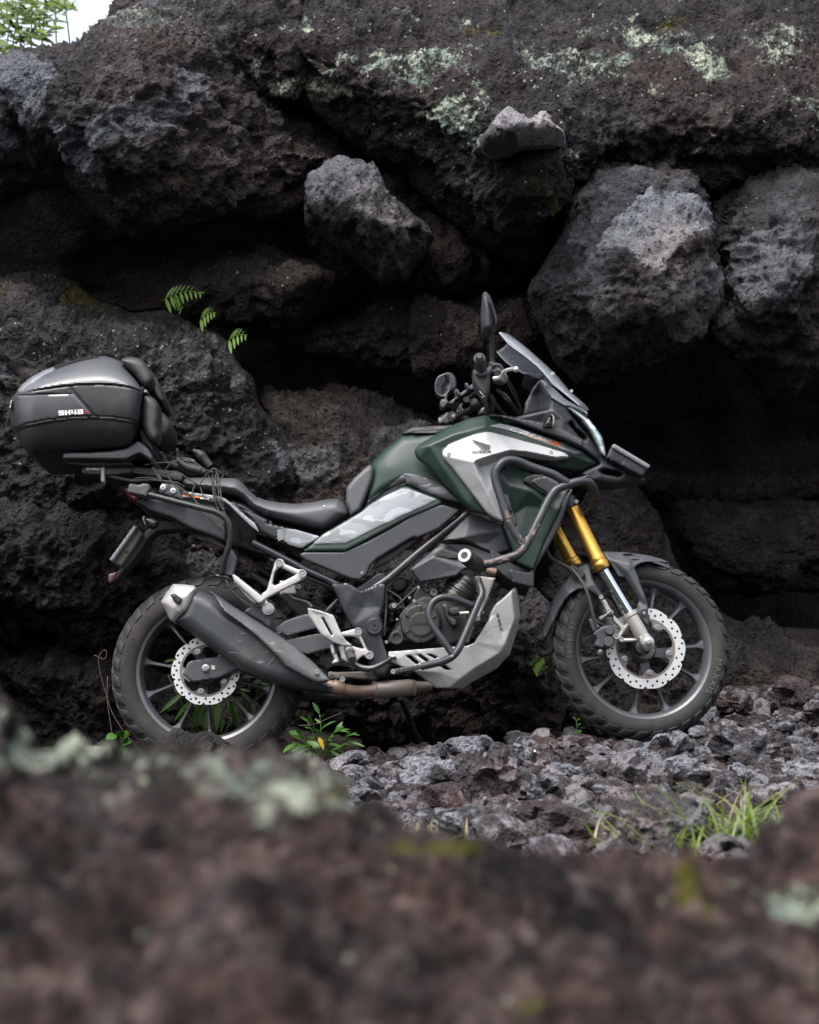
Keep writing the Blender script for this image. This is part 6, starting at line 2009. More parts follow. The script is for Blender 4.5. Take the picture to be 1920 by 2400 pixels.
# the guard's crown over the tyre, reaching from side to side
pts = [(F('232,1238')[0]), (F('290,1020')[0]), (F('400,830')[0]), (F('520,720')[0]), (F('640,650')[0]), (F('760,615')[0]), (F('900,615')[0]), (F('1040,645')[0]), (F('1150,686')[0])]
cv, cf = [], []
ws = [0.045, 0.062, 0.075, 0.082, 0.085, 0.085, 0.08, 0.06, 0.03]
for p, w_ in zip(pts, ws):
    for t, drop_ in ((-1, 14), (-0.8, 3), (0, 0), (0.8, 3), (1, 14), (0.8, 7), (0, 4), (-0.8, 7)):
        cv.append(tuple(PB(p[0] + drop_ * 0.35, p[1] + drop_, w_ * t)))
for i in range(len(pts) - 1):
    for j in range(8):
        cf.append((i * 8 + j, i * 8 + (j + 1) % 8, (i + 1) * 8 + (j + 1) % 8, (i + 1) * 8 + j))
cf += [tuple(range(8))[::-1], tuple(range((len(pts) - 1) * 8, len(pts) * 8))]
mesh_obj('mudguard_crown', cv, cf, M_plastic2, fen, angle=50)

# ================================================================== crash bars
bars = P_('crash_bars')
up = B('1300,1045')[0]
b1 = tube('upper_bar', [B('1290,1052')[0] + (-0.31,), B('1400,1022')[0] + (-0.31,), B('1520,985')[0] + (-0.31,), U('1170,1680')[0] + (-0.30,), U('1290,1440')[0] + (-0.29,), U('1420,1170')[0] + (-0.275,),
                        U('1500,1045')[0] + (-0.27,), W('480,1292')[0] + (-0.265,), W('640,1240')[0] + (-0.26,), W('790,1215')[0] + (-0.25,), W('868,1300')[0] + (-0.22,), W('905,1430')[0] + (-0.18,),
                        F('615,210')[0] + (-0.15,), F('600,290')[0] + (-0.10,), F('540,345')[0] + (-0.05,), F('480,330')[0] + (0.05,)], 10.2, M_bar, bars, 26, 16)
b2 = tube('upper_loop', [W('560,1262')[0] + (-0.262,), U('1590,925')[0] + (-0.268,), U('1500,862')[0] + (-0.27,), U('1200,762')[0] + (-0.275,), U('1060,695')[0] + (-0.28,), U('930,690')[0] + (-0.285,), U('850,750')[0] + (-0.29,),
                         U('800,850')[0] + (-0.29,), U('812,960')[0] + (-0.29,), U('880,1160')[0] + (-0.295,), U('950,1390')[0] + (-0.30,), U('1040,1570')[0] + (-0.30,), U('1160,1690')[0] + (-0.302,)], 10, M_bar, bars, 26, 16)
b3 = tube('lower_bar', [T('1185,140')[0] + (-0.175,), T('1205,200')[0] + (-0.178,), T('1240,300')[0] + (-0.19,), T('1160,480')[0] + (-0.215,), T('1060,720')[0] + (-0.235,), T('960,950')[0] + (-0.25,), T('890,1035')[0] + (-0.252,), T('790,1085')[0] + (-0.245,), T('535,1145')[0] + (-0.22,)],
          8.6, M_bar, bars, 22, 16)
b4 = tube('lower_loop', [T('1120,440')[0] + (-0.212,), T('900,352')[0] + (-0.225,), T('760,340')[0] + (-0.23,), T('660,395')[0] + (-0.235,), T('608,510')[0] + (-0.24,), T('640,650')[0] + (-0.245,), T('745,790')[0] + (-0.25,), T('890,1000')[0] + (-0.252,)], 8.2, M_bar, bars, 24, 16)
panel('bar_tab', T('1140,110 1160,95 1220,100 1270,290 1170,300 1150,170'), M_bar, bars, -0.172, th=0.008, r=2, step=2)
bolt(*T('1186,138')[0], -0.176, 5.5, M_pipe, bars)
b5 = panel('bar_strap', T('540,1112 545,1168 240,1228 195,1240 175,1205 200,1172 240,1168'), M_bar, bars, -0.212, th=0.008, r=2, step=2)
bolt(*T('205,1205')[0], -0.22, 6, M_bolt, bars)
slid = rod('bar_slider', B('1205,990')[0] + (-0.40,), B('1290,1055')[0] + (-0.30,), [(0, 12), (0.0, 15), (0.03, 17), (0.14, 17.2), (0.16, 18), (0.5, 18.4), (0.55, 17.6), (0.6, 18.4), (0.72, 18.4), (0.75, 17.4), (0.8, 18), (1, 15)], M_rubber, bars, 28)
pa, pb = Vector(PB(*B('1205,990')[0], -0.40)), Vector(PB(*B('1290,1055')[0], -0.30))
dx = (pb - pa).normalized()
lathe('slider_cap', [(0.004, 8 * S), (-0.0015, 8 * S), (-0.0015, 15.5 * S), (0.002, 16 * S)], M_alu, bars, pa, dx, 28)
lathe('slider_hole', [(-0.0018, 0.3 * S), (-0.0019, 8.3 * S), (-0.001, 8.3 * S)], M_rubber, bars, pa, dx, 24)
rod('bar_end', B('1330,1075')[0] + (-0.2,), B('1390,1090')[0] + (-0.2,), [(0, 10), (0.9, 10), (1, 8)], M_pipe, bars, 16)
panel('bar_tag', W('640,1215 680,1188 810,1148 815,1160 760,1195 640,1240'), M_satin, bars, -0.262, th=0.006, r=1, sm=1, step=2)
rustp = [U('880,1150 960,1180 1000,1400 1150,1560 1250,1500 1400,1330 1400,1420 1260,1690 1100,1725 930,1500'), U('820,720 870,720 870,780 820,790'), B('1280,1010 1560,930 1600,1000 1300,1090'),
         T('860,990 930,1000 900,1060 860,1060'), T('1120,440 1180,470 1120,560 1080,540')]
for o_ in (b1, b2, b3, b4):
    mark(o_, 'rust', rustp, 10)
attach(b5, 'rust', np.full(len(b5.data.vertices), 0.5))

# ================================================================== handlebar and cockpit
hb = P_('handlebar')
gr0, gr1 = N('620,895')[0], N('645,1080')[0]
rod('grip', gr0 + (-0.44,), gr1 + (-0.33,), [(0, 11), (0.02, 13.5), (0.10, 14), (0.13, 12.5), (0.5, 12.3), (0.9, 12.6), (0.92, 16), (1.0, 17)], M_rubber, hb, 26)
rod('bar_weight', N('617,868')[0] + (-0.475,), N('622,905')[0] + (-0.44,), [(0, 6), (0.1, 7.6), (0.95, 9), (1.0, 9)], M_plastic2, hb, 22)
for i in range(5):
    t = 0.2 + i * 0.14
    a_, b_ = gr0 + (-0.44,), gr1 + (-0.33,)
    q = [a_[j] + (b_[j] - a_[j]) * t for j in range(3)]
    q2 = [a_[j] + (b_[j] - a_[j]) * (t + 0.05) for j in range(3)]
    rod('grip_rib', tuple(q), tuple(q2), [(0, 12.4), (0.3, 13.2), (0.7, 13.2), (1, 12.4)], M_rubber, hb, 22)
panel('switch_housing', N('540,1040 580,1020 690,1030 720,990 760,960 790,985 800,1060 750,1100 745,1230 720,1330 690,1360 640,1320 580,1240 550,1180 540,1100'), M_plastic, hb, -0.36, th=0.09, r=8, rm=0.018, sm=5, step=2.4)
panel('throttle_drum', N('560,1040 690,1010 730,1060 720,1110 640,1140 560,1100'), M_plastic2, hb, -0.375, th=0.07, r=9, rm=0.02, sm=6, step=2.4)
panel('master_cylinder', N('770,960 800,940 870,985 905,1020 935,1110 930,1160 880,1175 780,1150 775,1060'), M_boltdark, hb, -0.34, th=0.06, r=5, rm=0.01, sm=4, step=2.2)
tube('reservoir_pipe', [N('770,985')[0] + (-0.36,), N('820,970')[0] + (-0.365,), N('870,990')[0] + (-0.365,), N('890,1040')[0] + (-0.36,)], 4.4, M_plastic2, hb)
tube('cable_elbow', [N('790,1060')[0] + (-0.37,), N('830,1035')[0] + (-0.375,), N('870,1050')[0] + (-0.375,), N('880,1100')[0] + (-0.37,)], 4.6, M_plastic2, hb)
tube('brake_lever', [N('780,1136')[0] + (-0.385,), N('850,1132')[0] + (-0.39,), N('885,1110')[0] + (-0.40,), N('900,1060')[0] + (-0.41,), N('960,1030')[0] + (-0.43,), N('1020,1022')[0] + (-0.45,)], [5, 5, 5, 5, 4.4, 4], M_lever, hb, 16, 12)
lv, lf = lathe_mesh([(-0.0095, 0.001), (-0.008, 0.005), (-0.004, 0.0088), (0, 0.0096), (0.004, 0.0088), (0.008, 0.005), (0.0095, 0.001)], 16, Vector(PB(*N('1048,1028')[0], -0.46)), (1, 0, 0.3))
mesh_obj('lever_ball', lv, lf, M_lever, hb)
tube('lever_pivot', [N('905,1080')[0] + (-0.40,), N('930,1130')[0] + (-0.38,), N('910,1165')[0] + (-0.37,)], 5, M_alu, hb)
rod('bar_riser', N('735,1540')[0] + (-0.02,), N('735,1370')[0] + (-0.06,), [(0, 13), (0.6, 12), (0.7, 10.5), (1, 10.5)], M_satin, hb, 22)
tube('handlebar_tube', [gr1 + (-0.33,), N('690,1240')[0] + (-0.22,), N('740,1350')[0] + (-0.08,), N('660,1440')[0] + (0.04,), N('480,1520')[0] + (0.14,), N('330,1590')[0] + (0.26,), N('200,1610')[0] + (0.37,)], 7.6, M_satin, hb, 26, 14)
rod('left_grip', N('300,1580')[0] + (0.26,), N('190,1620')[0] + (0.40,), [(0, 13), (0.1, 12), (1, 12)], M_rubber, hb, 20)
panel('left_switch', N('160,1590 220,1535 300,1530 330,1565 320,1640 240,1690 130,1670'), M_plastic, hb, 0.26, th=0.06, r=8, rm=0.016, sm=5, step=2.4)
panel('left_button', N('135,1600 160,1590 195,1600 198,1650 165,1670 135,1650'), M_plategrey, hb, 0.25, th=0.02, r=3, step=2)
tube('left_lever', [N('300,1600')[0] + (0.24,), N('360,1580')[0] + (0.24,), N('420,1590')[0] + (0.25,), N('470,1610')[0] + (0.26,)], 9, M_plastic2, hb)
tube('left_hose', [N('380,1530')[0] + (0.2,), N('370,1470')[0] + (0.2,), N('420,1490')[0] + (0.18,), N('490,1610')[0] + (0.16,)], 2.4, M_rubber, hb)
rod('left_clamp', N('380,1530')[0] + (0.22,), N('385,1480')[0] + (0.22,), [(0, 7), (0.5, 6), (1, 5)], M_plastic2, hb, 14)
panel('clamp_body', N('500,1430 520,1390 600,1380 625,1440 580,1490 510,1490'), M_rubber, hb, 0.05, th=0.06, r=7, rm=0.015, sm=5, step=2.4)
panel('ignition', N('600,1520 640,1480 700,1445 700,1530 660,1560 600,1560'), M_boltdark, hb, 0.0, th=0.05, r=5, sm=4, step=2.4)
# cables down to the headstock
for i, pts_ in enumerate(('830,1270 900,1320 960,1390 1090,1550', '760,1340 800,1430 940,1600', '930,1150 1000,1290 1050,1380 1130,1560', '940,1120 1040,1300 1110,1500')):
    pl = N(pts_)
    tube('control_cable', [p + (-0.30 + 0.22 * j / (len(pl) - 1),) for j, p in enumerate(pl)], (4.2, 4.6, 2.2, 2.0)[i], M_rubber, hb, 22, 8)
rod('cable_adjuster', N('895,1320')[0] + (-0.23,), N('975,1400')[0] + (-0.19,), [(0, 4.6), (0.1, 6), (0.25, 5), (0.3, 6), (0.5, 5), (0.55, 6), (0.8, 5), (1, 4)], M_plastic2, hb, 12)
tube('wire', [N('620,1280')[0] + (-0.36,), N('660,1330')[0] + (-0.36,), N('690,1350')[0] + (-0.35,), N('640,1355')[0] + (-0.35,)], 1.2, M_tie, hb)
# phone holder
ho = P_('phone_holder')
panel('holder_rail', N('240,1430 545,1190 555,1230 575,1250 330,1400 330,1440 250,1440'), M_plastic2, ho, -0.03, th=0.06, r=4, rm=0.008, sm=3, step=2.2)
panel('holder_arm', N('290,1440 560,1270 640,1270 600,1300 470,1400 420,1380 330,1490 300,1470'), M_plastic, ho, -0.01, th=0.05, r=4, sm=3, step=2.2)
panel('holder_claw', N('155,1410 185,1370 215,1390 200,1340 235,1315 250,1330 235,1380 270,1410 250,1430 220,1470 180,1490 155,1450'), M_plastic2, ho, -0.05, th=0.05, r=4, sm=4, step=2.2)
panel('holder_claw', N('335,1290 350,1255 370,1260 410,1330 395,1345 370,1330'), M_plastic2, ho, -0.06, th=0.04, r=4, sm=4, step=2.2)
panel('holder_claw', N('440,1200 460,1180 485,1190 525,1260 505,1275 480,1250'), M_plastic2, ho, -0.06, th=0.04, r=4, sm=4, step=2.2)
rod('holder_knob', N('540,1400')[0] + (-0.02,), N('580,1460')[0] + (0.0,), [(0, 9), (0.2, 12), (0.8, 12), (1, 9)], M_rubber, ho, 14)
rod('holder_joint', N('450,1400')[0] + (0.0,), N('470,1380')[0] + (-0.04,), [(0, 8), (1, 7)], M_rubber, ho, 14)
# mirrors
mi = P_('right_mirror', 'right mirror seen edge-on, high above the grip')
rod('mirror_stem', N('770,960')[0] + (-0.35,), N('760,560')[0] + (-0.40,), [(0, 4.5), (0.02, 6), (0.08, 6), (0.1, 4.8), (0.9, 5.4), (1, 6)], M_plastic, mi, 16)
rod('mirror_base', N('772,985')[0] + (-0.35,), N('765,890')[0] + (-0.36,), [(0, 7), (0.4, 7), (0.5, 5), (1, 4)], M_plastic2, mi, 16)
panel('mirror_shell', N('655,560 642,450 640,350 648,220 655,150 672,122 692,116 725,135 755,190 790,300 820,390 830,450 825,510 795,560 740,568 690,566'), M_plastic, mi, -0.46, th=0.10, r=14, rm=0.03, sm=6, step=2.6,
      ctrl=[N(p)[0] + (h,) for p, h in (('650,200', 0.01), ('645,500', 0.015), ('720,300', -0.006), ('730,500', -0.004), ('820,450', 0.02), ('690,120', 0.02))])
panel('mirror_trim', N('738,205 752,210 828,440 826,490 812,500 806,440 745,260'), M_rubber, mi, -0.472, th=0.03, r=3, sm=3, step=2)
mi2 = P_('left_mirror', 'left mirror low behind the bars, its glass reflecting green leaves')
panel('mirror_shell', N('98,1180 130,1105 260,1058 300,1075 340,1110 358,1200 345,1260 280,1300 180,1365 110,1320 95,1250'), M_plastic, mi2, 0.34, th=0.05, r=6, rm=0.014, sm=6, step=2.6)
mg = panel('mirror_glass', N('106,1190 138,1116 255,1070 275,1110 288,1200 255,1300 180,1352 120,1310 104,1250'), M_mirror, mi2, 0.332, th=0.004, r=0, sm=6, step=2.6, ctrl=('smooth', [N(p)[0] + (h,) for p, h in (('110,1200', -0.008), ('280,1200', 0.006), ('190,1080', -0.014), ('190,1340', 0.010))]))
tube('mirror_frame', [p + (0.328 + q,) for p, q in zip(N('106,1190 138,1116 255,1070 275,1110 288,1200 255,1300 180,1352 120,1310 104,1250 106,1190'), (-0.010, -0.018, -0.010, -0.004, 0.006, 0.010, 0.010, 0.002, -0.004, -0.010))], 2.0, M_plategrey, mi2, 8, 8)
tube('mirror_stem', [N('330,1260')[0] + (0.36,), N('360,1340')[0] + (0.34,), N('400,1420')[0] + (0.30,), N('385,1510')[0] + (0.26,)], 6, M_plastic, mi2)

# ================================================================== gloves and elastic net on the pillion seat
gl = P_('glove')
gl.parent = None
gl.location = PB(*RR('950,310')[0], 0)
ORG[gl] = Vector(gl.location)
tag(gl, 'black leather riding gloves strapped down under the elastic net on the seat', 'gloves')
panel('palm', RR('690,240 760,200 860,190 940,200 1010,240 1060,280 1040,330 900,345 820,320 780,290'), M_rubber, gl, -0.08, th=0.14, r=12, rm=0.03, sm=8)
panel('cuff', RR('790,180 820,140 880,140 945,165 950,195 860,200'), M_seat, gl, -0.04, th=0.07, r=5, rm=0.01, sm=5)
for pts_, r_, yl_ in (('1000,270 850,235 780,185 745,140', (9, 8, 7, 5), -0.09), ('900,260 760,230 660,200 615,165', (9, 8, 7, 5), -0.05), ('1090,230 1010,130 960,90 915,68', (10, 13, 10, 5), 0.03),
                      ('770,170 755,110 752,70 752,45', (6, 6, 6.5, 4), 0.05), ('950,300 800,260 720,250 660,235', (9, 8, 7, 5), -0.02)):
    pl = RR(pts_)
    tube('finger', [p + (yl_,) for p in pl], r_, M_rubber, gl, 24, 12)
net = P_('elastic_net')
net.parent = None
net.location = PB(*RR('1000,420')[0], -0.15)
ORG[net] = Vector(net.location)
tag(net, 'black elastic luggage net stretched over the gloves and pillion seat', 'luggage net')
cords = ['430,212 600,190 720,190 830,135 950,200 1060,280 1130,260', '505,235 560,330 590,375', '520,240 575,330 600,360', '635,300 640,250 700,190', '635,300 720,405 840,500 890,520 1000,640',
         '590,375 720,400 790,440 880,510', '640,295 740,275 830,325 940,400 985,415', '985,415 1065,290 1120,280', '940,400 900,520 1030,710 1220,895', '985,415 1010,510 1080,585 1150,575',
         '1070,325 1110,380 1130,480 1140,580 1180,680', '1120,250 1110,380 1130,560 1175,670', '1140,250 1160,300 1120,380 1160,560 1250,720', '1150,290 1170,420 1180,560 1215,650 1230,800', '1165,290 1190,400 1205,560 1235,680',
         '1180,290 1150,400 1190,500', '1230,310 1170,400 1140,340', '1100,260 1130,245 1160,270 1210,300', '300,378 440,360 600,375', '300,380 350,345 480,340 600,360', '1075,720 1150,800 1240,890', '600,370 700,380 780,400 830,440']
for c_ in cords:
    pl = RR(c_)
    tube('cord', [p + (-0.165 - 0.004 * (i % 3),) for i, p in enumerate(pl)], 1.55, M_hose, net, 8, 7)
for s_ in ('985,415', '940,400', '1140,580', '885,520', '635,300', '720,405', '1225,660', '1115,380'):
    u_, v_ = RR(s_)[0]
    lv, lf = lathe_mesh([(-0.004, 0.001), (-0.002, 0.0035), (0.002, 0.0035), (0.004, 0.001)], 8, Vector(PB(u_, v_, -0.17)), (1, 0, 0.4))
    mesh_obj('knot', lv, lf, M_hose, net)

# ================================================================== loose stones
import bmesh


def stone_mesh(seed, mat, sub=4):
    bm = bmesh.new()
    bmesh.ops.create_icosphere(bm, subdivisions=sub, radius=1.0)
    v = np.array([tuple(x.co) for x in bm.verts])
    off = np.array([seed * 7.7, seed * 3.1, seed * 1.3])
    c = cells(v * 1.1 + off, 0.9, seed + 500, 1.3, 0.25)
    d = 1.0 - (c - c.mean()) * 0.8
    c = cells(v * 1.1 + off, 0.4, seed + 520, 1.2, 0.3)
    d -= (c - c.mean()) * 0.45
    d += fbm(v + off, 0.8, 3, 0.6, seed + 600) * 0.30
    d += fbm(v + off, 0.40, 4, 0.65, seed + 700, ridged=True) * 0.16
    d = np.clip(d, 0.62, 1.32)
    rng = np.random.RandomState(seed)
    v = v * d[:, None] * np.array([1.0, 0.65 + 0.3 * rng.rand(), 0.5 + 0.25 * rng.rand()])
    v /= np.abs(v[:, 0]).max()
    me = bpy.data.meshes.new('lava_stone')
    me.from_pydata([tuple(p) for p in v], [], [tuple(x.index for x in f.verts) for f in bm.faces])
    bm.free()
    me.polygons.foreach_set('use_smooth', np.ones(len(me.polygons), dtype=bool))
    me.set_sharp_from_angle(angle=R(48))
    me.materials.append(mat)
    a = me.attributes.new('fresh', 'FLOAT', 'POINT')
    a.data.foreach_set('value', (0.30 + 0.5 * rng.rand() * np.clip(v[:, 2] * 2 + fbm(v + off, 0.8, 2, 0.5, seed) * 2, 0, 1)).astype(np.float32))  # paler grey towards the top of each stone, broken up by noise
    return me


stones = [stone_mesh(s_, (M_stone, M_stone, M_stone3)[s_ % 3]) for s_ in range(20)]
rng = np.random.RandomState(11)
placed = []


def free(x, y, r, pack=0.72):
    for (a, b, c) in placed:
        if (a - x) ** 2 + (b - y) ** 2 < ((c + r) * pack) ** 2:
            return False
    return True


def gnoise(x, y):
    p = np.array([[x, y, float(ground_z(x, y))]])
    return float(ground_z(x, y)) + float(fbm(p, 0.35, 5, 0.55, 200)[0]) * 0.06


def put_stone(x, y, r, label='loose lava stone in the rubble beside the motorcycle', group='loose lava stones in the rubble', me=None, sink=0.22, tilt=0.5):
    o = bpy.data.objects.new('lava_stone', me or stones[rng.randint(len(stones))])
    COL.objects.link(o)
    o.scale = (r, r, r * (0.8 + 0.5 * rng.rand()))
    o.rotation_euler = ((rng.rand() - 0.5) * tilt, (rng.rand() - 0.5) * tilt, rng.rand() * 6.3)
    o.location = (x, y, gnoise(x, y) + r * 0.5 * (1 - sink))
    tag(o, label, 'stone', group)
    placed.append((x, y, r))
    return o


def at(u, v, y):
    return PW(u, v, y)


# a few that stand out
for (u, v_, y, r, lab) in ((1335, 1748, -0.22, 0.055, 'knobbly brown lava stone pressed against the front tyre, left of its lowest point'),
                           (1490, 1760, -0.20, 0.050, 'wide brown lava stone in front of the lowest point of the front tyre'),
                           (1225, 1722, -0.15, 0.055, 'upright pointed grey stone between the side stand and the front tyre'),
                           (1580, 1790, -0.45, 0.085, 'long grey slab-like stone below the right side of the front wheel'),
                           (1905, 1700, 0.10, 0.06, 'pale grey stone at the right edge on top of the rubble bank')):
    x_ = float(at(u, v_, y)[0])
    put_stone(x_, y, r, lab, 'distinct lava stones', me=stones[2 if 'brown' in lab else 0], sink=0.45)
for i in range(400):                        # the big ones first, most of them towards the lens
    if len(placed) > 62:
        break
    y = rng.uniform(-2.2, -0.25)
    x = rng.uniform(-0.9, 1.33 * (CAMD + y) / CAMD)
    r = rng.uniform(0.07, 0.125) * (1.0 if y < -0.7 else 0.75)
    if free(x, y, r, 0.8):
        put_stone(x, y, r, 'large craggy lava stone standing out of the rubble', 'large lava stones in the rubble', sink=0.5)
n_ = 0
tries = 0
while n_ < 225 and tries < 30000:
    tries += 1
    y = rng.uniform(-2.35, 0.55)
    half = 1.33 * (CAMD + y) / CAMD
    x = rng.uniform(-0.95, half + 0.1)
    r = float(np.clip(rng.lognormal(-2.85, 0.42), 0.03, 0.14)) * (0.85 if n_ > 120 else 1.2)
    if -0.95 < x < -0.4 and -0.3 < y < 0.3:
        continue
    if abs(y) < 0.11 and (0.45 < x < 1.0):
        continue
    if y > 0.1 and x < 1.02:
        continue
    if not free(x, y, r):
        continue
    put_stone(x, y, r)
    n_ += 1
# gravel between them: uncountable, one mesh
small = [stone_mesh(40 + s_, M_gravel, 2) for s_ in range(6)]
sv_, sf_ = [], []
arr = []
for me in small:
    a = np.empty(len(me.vertices) * 3)
    me.vertices.foreach_get('co', a)
    arr.append((a.reshape(-1, 3), np.array([tuple(p.vertices) for p in me.polygons])))
base_i = 0
NG = 7000
xs, ys_ = rng.uniform(-1.6, 2.0, NG), rng.uniform(-2.5, 0.95, NG)
ys_ = np.where((xs < 1.0) & (ys_ > 0.12), ys_ - 1.4, ys_)
pz = np.stack([xs, ys_, ground_z(xs, ys_)], 1)
gz_ = pz[:, 2] + fbm(pz, 0.35, 5, 0.55, 200) * 0.06
for i in range(NG):
    a, f = arr[rng.randint(len(arr))]
    r = float(np.clip(rng.lognormal(-3.65, 0.45), 0.010, 0.055))
    t = rng.rand(3) * 6.3
    M3 = np.array(Matrix.Rotation(t[0], 3, 'Z') @ Matrix.Rotation(t[1] * 0.2, 3, 'X'))
    sv_.append((a * r) @ M3.T + np.array([xs[i], ys_[i], gz_[i] + r * 0.25]))
    sf_.append(f + base_i)
    base_i += len(a)
gv = mesh_obj('gravel', np.concatenate(sv_), np.concatenate(sf_), M_gravel, None, angle=48)
attach(gv, 'fresh', np.repeat(rng.rand(NG) * 0.75, [len(x) for x in sv_]))
tag(gv, 'small grey and red-brown lava gravel between the larger stones', None, None, 'stuff')

boulder('lava_stone', 'dark craggy lava lump in front of the rear tyre, just above the blurred rock',
        '316,1640 322,1580 335,1552 352,1540 372,1530 392,1540 410,1546 430,1538 452,1545 475,1562 500,1578 520,1588 540,1640', -0.40, 0.12, 40, M_dark, seed=205, jagged=3, step=3.2,
        back=0.15, facet=(0.12, 0.4), lumps=(0.08, 0.02), fine=(0.02, 0.006), crag=0.04, cat='stone')
boulder('lava_stone', 'low pale brown stone right of the rear tyre, half hidden by the blurred rock',
        '540,1650 560,1600 590,1590 640,1592 690,1605 720,1650', -0.55, 0.10, 30, M_gravel, seed=206, jagged=3, step=3.2, back=0.15, facet=(0.12, 0.4), lumps=(0.08, 0.02), fine=(0.02, 0.004), crag=0.02, cat='stone')

# scrap of paper on the stones
pz_ = PW(1259, 1764, -0.30)
sv2 = [tuple(pz_ + np.array(q)) for q in ((-0.014, 0, -0.004), (-0.004, -0.006, 0.006), (0.010, 0, 0.002), (0.016, 0.004, -0.006), (0.002, 0.004, -0.010), (-0.008, 0.006, 0.009))]
scrap = mesh_obj('paper_scrap', sv2 + [(a, b + 0.002, c) for a, b, c in sv2], [(0, 1, 4), (1, 2, 4), (2, 3, 4), (0, 5, 1), (6, 10, 7), (7, 10, 8), (8, 10, 9), (6, 7, 11)], M_white, None, smooth=False)
tag(scrap, 'tiny crumpled white paper scrap lying on the rubble', 'paper scrap')


# ================================================================== plants
def leaf_mat(name, col, col2, trans=0.35):
    m, nt, b = new_mat(name)
    k = NB(nt)
    oi = k.n('ShaderNodeObjectInfo')
    c = k.mix(k.math('ADD', k.math('MULTIPLY', oi.outputs['Random'], 0.7), k.math('MULTIPLY', k.noise(60, 3), 0.3)), col, col2)
    k.link(c, b.inputs['Base Color'])
    b.inputs['Roughness'].default_value = 0.42
    tl = k.n('ShaderNodeBsdfTranslucent')
    k.link(k.mix(1.0, c, (1.5, 1.7, 0.8), 'MULTIPLY'), tl.inputs[0])
    mx = k.n('ShaderNodeMixShader')
    mx.inputs[0].default_value = trans
    k.link(b.outputs[0], mx.inputs[1])
    k.link(tl.outputs[0], mx.inputs[2])
    k.link(mx.outputs[0], nt.nodes['Material Output'].inputs['Surface'])
    return m


M_leaf = leaf_mat('green_leaf', (0.040, 0.115, 0.018), (0.085, 0.19, 0.034))
M_bamboo = leaf_mat('bamboo_leaf', (0.060, 0.13, 0.006), (0.15, 0.21, 0.014), 0.35)
M_fern = leaf_mat('fern_leaf', (0.11, 0.20, 0.035), (0.17, 0.27, 0.06), 0.4)
M_yellow = leaf_mat('yellow_leaf', (0.48, 0.30, 0.01), (0.5, 0.33, 0.02), 0.3)
M_drystem = paint('dry_stem', (0.11, 0.085, 0.06), 0.8, dust=0.2)
M_stem = paint('green_stem', (0.06, 0.11, 0.025), 0.6, dust=0.1)
M_grass = leaf_mat('grass_blade', (0.09, 0.17, 0.03), (0.20, 0.24, 0.07), 0.35)
M_straw = leaf_mat('dry_grass', (0.24, 0.19, 0.11), (0.30, 0.25, 0.15), 0.3)


def leaf_mesh(name, mat, w=0.12, fold=0.25, bend=0.25, seg=7, peak=0.38):
    """a unit-long pointed blade along +X, folded on its midrib, bending down; two-sided thickness"""
    vv, ff = [], []
    for i in range(seg + 1):
        t = i / seg
        ww = w * (math.sin(math.pi * min(t / (2 * peak), 0.5)) if t < peak else math.cos(math.pi / 2 * (t - peak) / (1 - peak)) ** 0.8)
        z = -bend * t * t
        vv += [(t, -ww, z + fold * ww), (t, 0, z), (t, ww, z + fold * ww)]
    for i in range(seg):
        for j in (0, 1):
            ff.append((i * 3 + j, i * 3 + j + 1, (i + 1) * 3 + j + 1, (i + 1) * 3 + j))
    n = len(vv)
    vv += [(a, b, c - 0.006) for a, b, c in vv]
    ff += [tuple(x + n for x in reversed(f)) for f in ff]
    me = bpy.data.meshes.new(name)
    me.from_pydata(vv, [], ff)
    me.polygons.foreach_set('use_smooth', np.ones(len(me.polygons), dtype=bool))
    me.materials.append(mat)
    return me


def put_leaf(parent, me, p0, p1, up=(0, -0.5, 1), wide=1.0, name='leaf'):
    p0, p1 = Vector(p0), Vector(p1)
    x = (p1 - p0)
    L_ = x.length
    x.normalize()
    z = Vector(up)
    z = (z - x * z.dot(x)).normalized()
    y = z.cross(x)
    o = bpy.data.objects.new(name, me)
    COL.objects.link(o)
    o.parent = parent
    M_ = Matrix((x * L_, y * L_ * wide, z * L_)).transposed().to_4x4()
    o.matrix_basis = Matrix.Translation(p0 - ORG[parent]) @ M_
    return o


def plant(name, label, cat, loc, group=None):
    e = empty(name, tuple(loc))
    tag(e, label, cat, group)
    return e


def stem(parent, pts, r, mat, name='stem'):
    a = np.array(pts, float)
    q = fillet([tuple(p) for p in PW(a[:, 0], a[:, 1], a[:, 2])], 0.02, 5, closed=False)
    v, f = sweep(np.array(q), r, 6)
    return mesh_obj(name, v, f, mat, parent, angle=None)


L1 = leaf_mesh('leaf', M_leaf, 0.105, 0.3, 0.12)
L2 = leaf_mesh('leaf', M_leaf, 0.075, 0.3, 0.25)
LB = leaf_mesh('leaf', M_bamboo, 0.095, 0.2, 0.18, peak=0.3)
LY = leaf_mesh('leaf', M_yellow, 0.17, 0.2, 0.2)
LR = leaf_mesh('leaf', M_leaf, 0.30, 0.25, 0.15, peak=0.5)
LF = leaf_mesh('leaflet', M_fern, 0.07, 0.15, 0.1, 5)

r_ = random.Random(5)
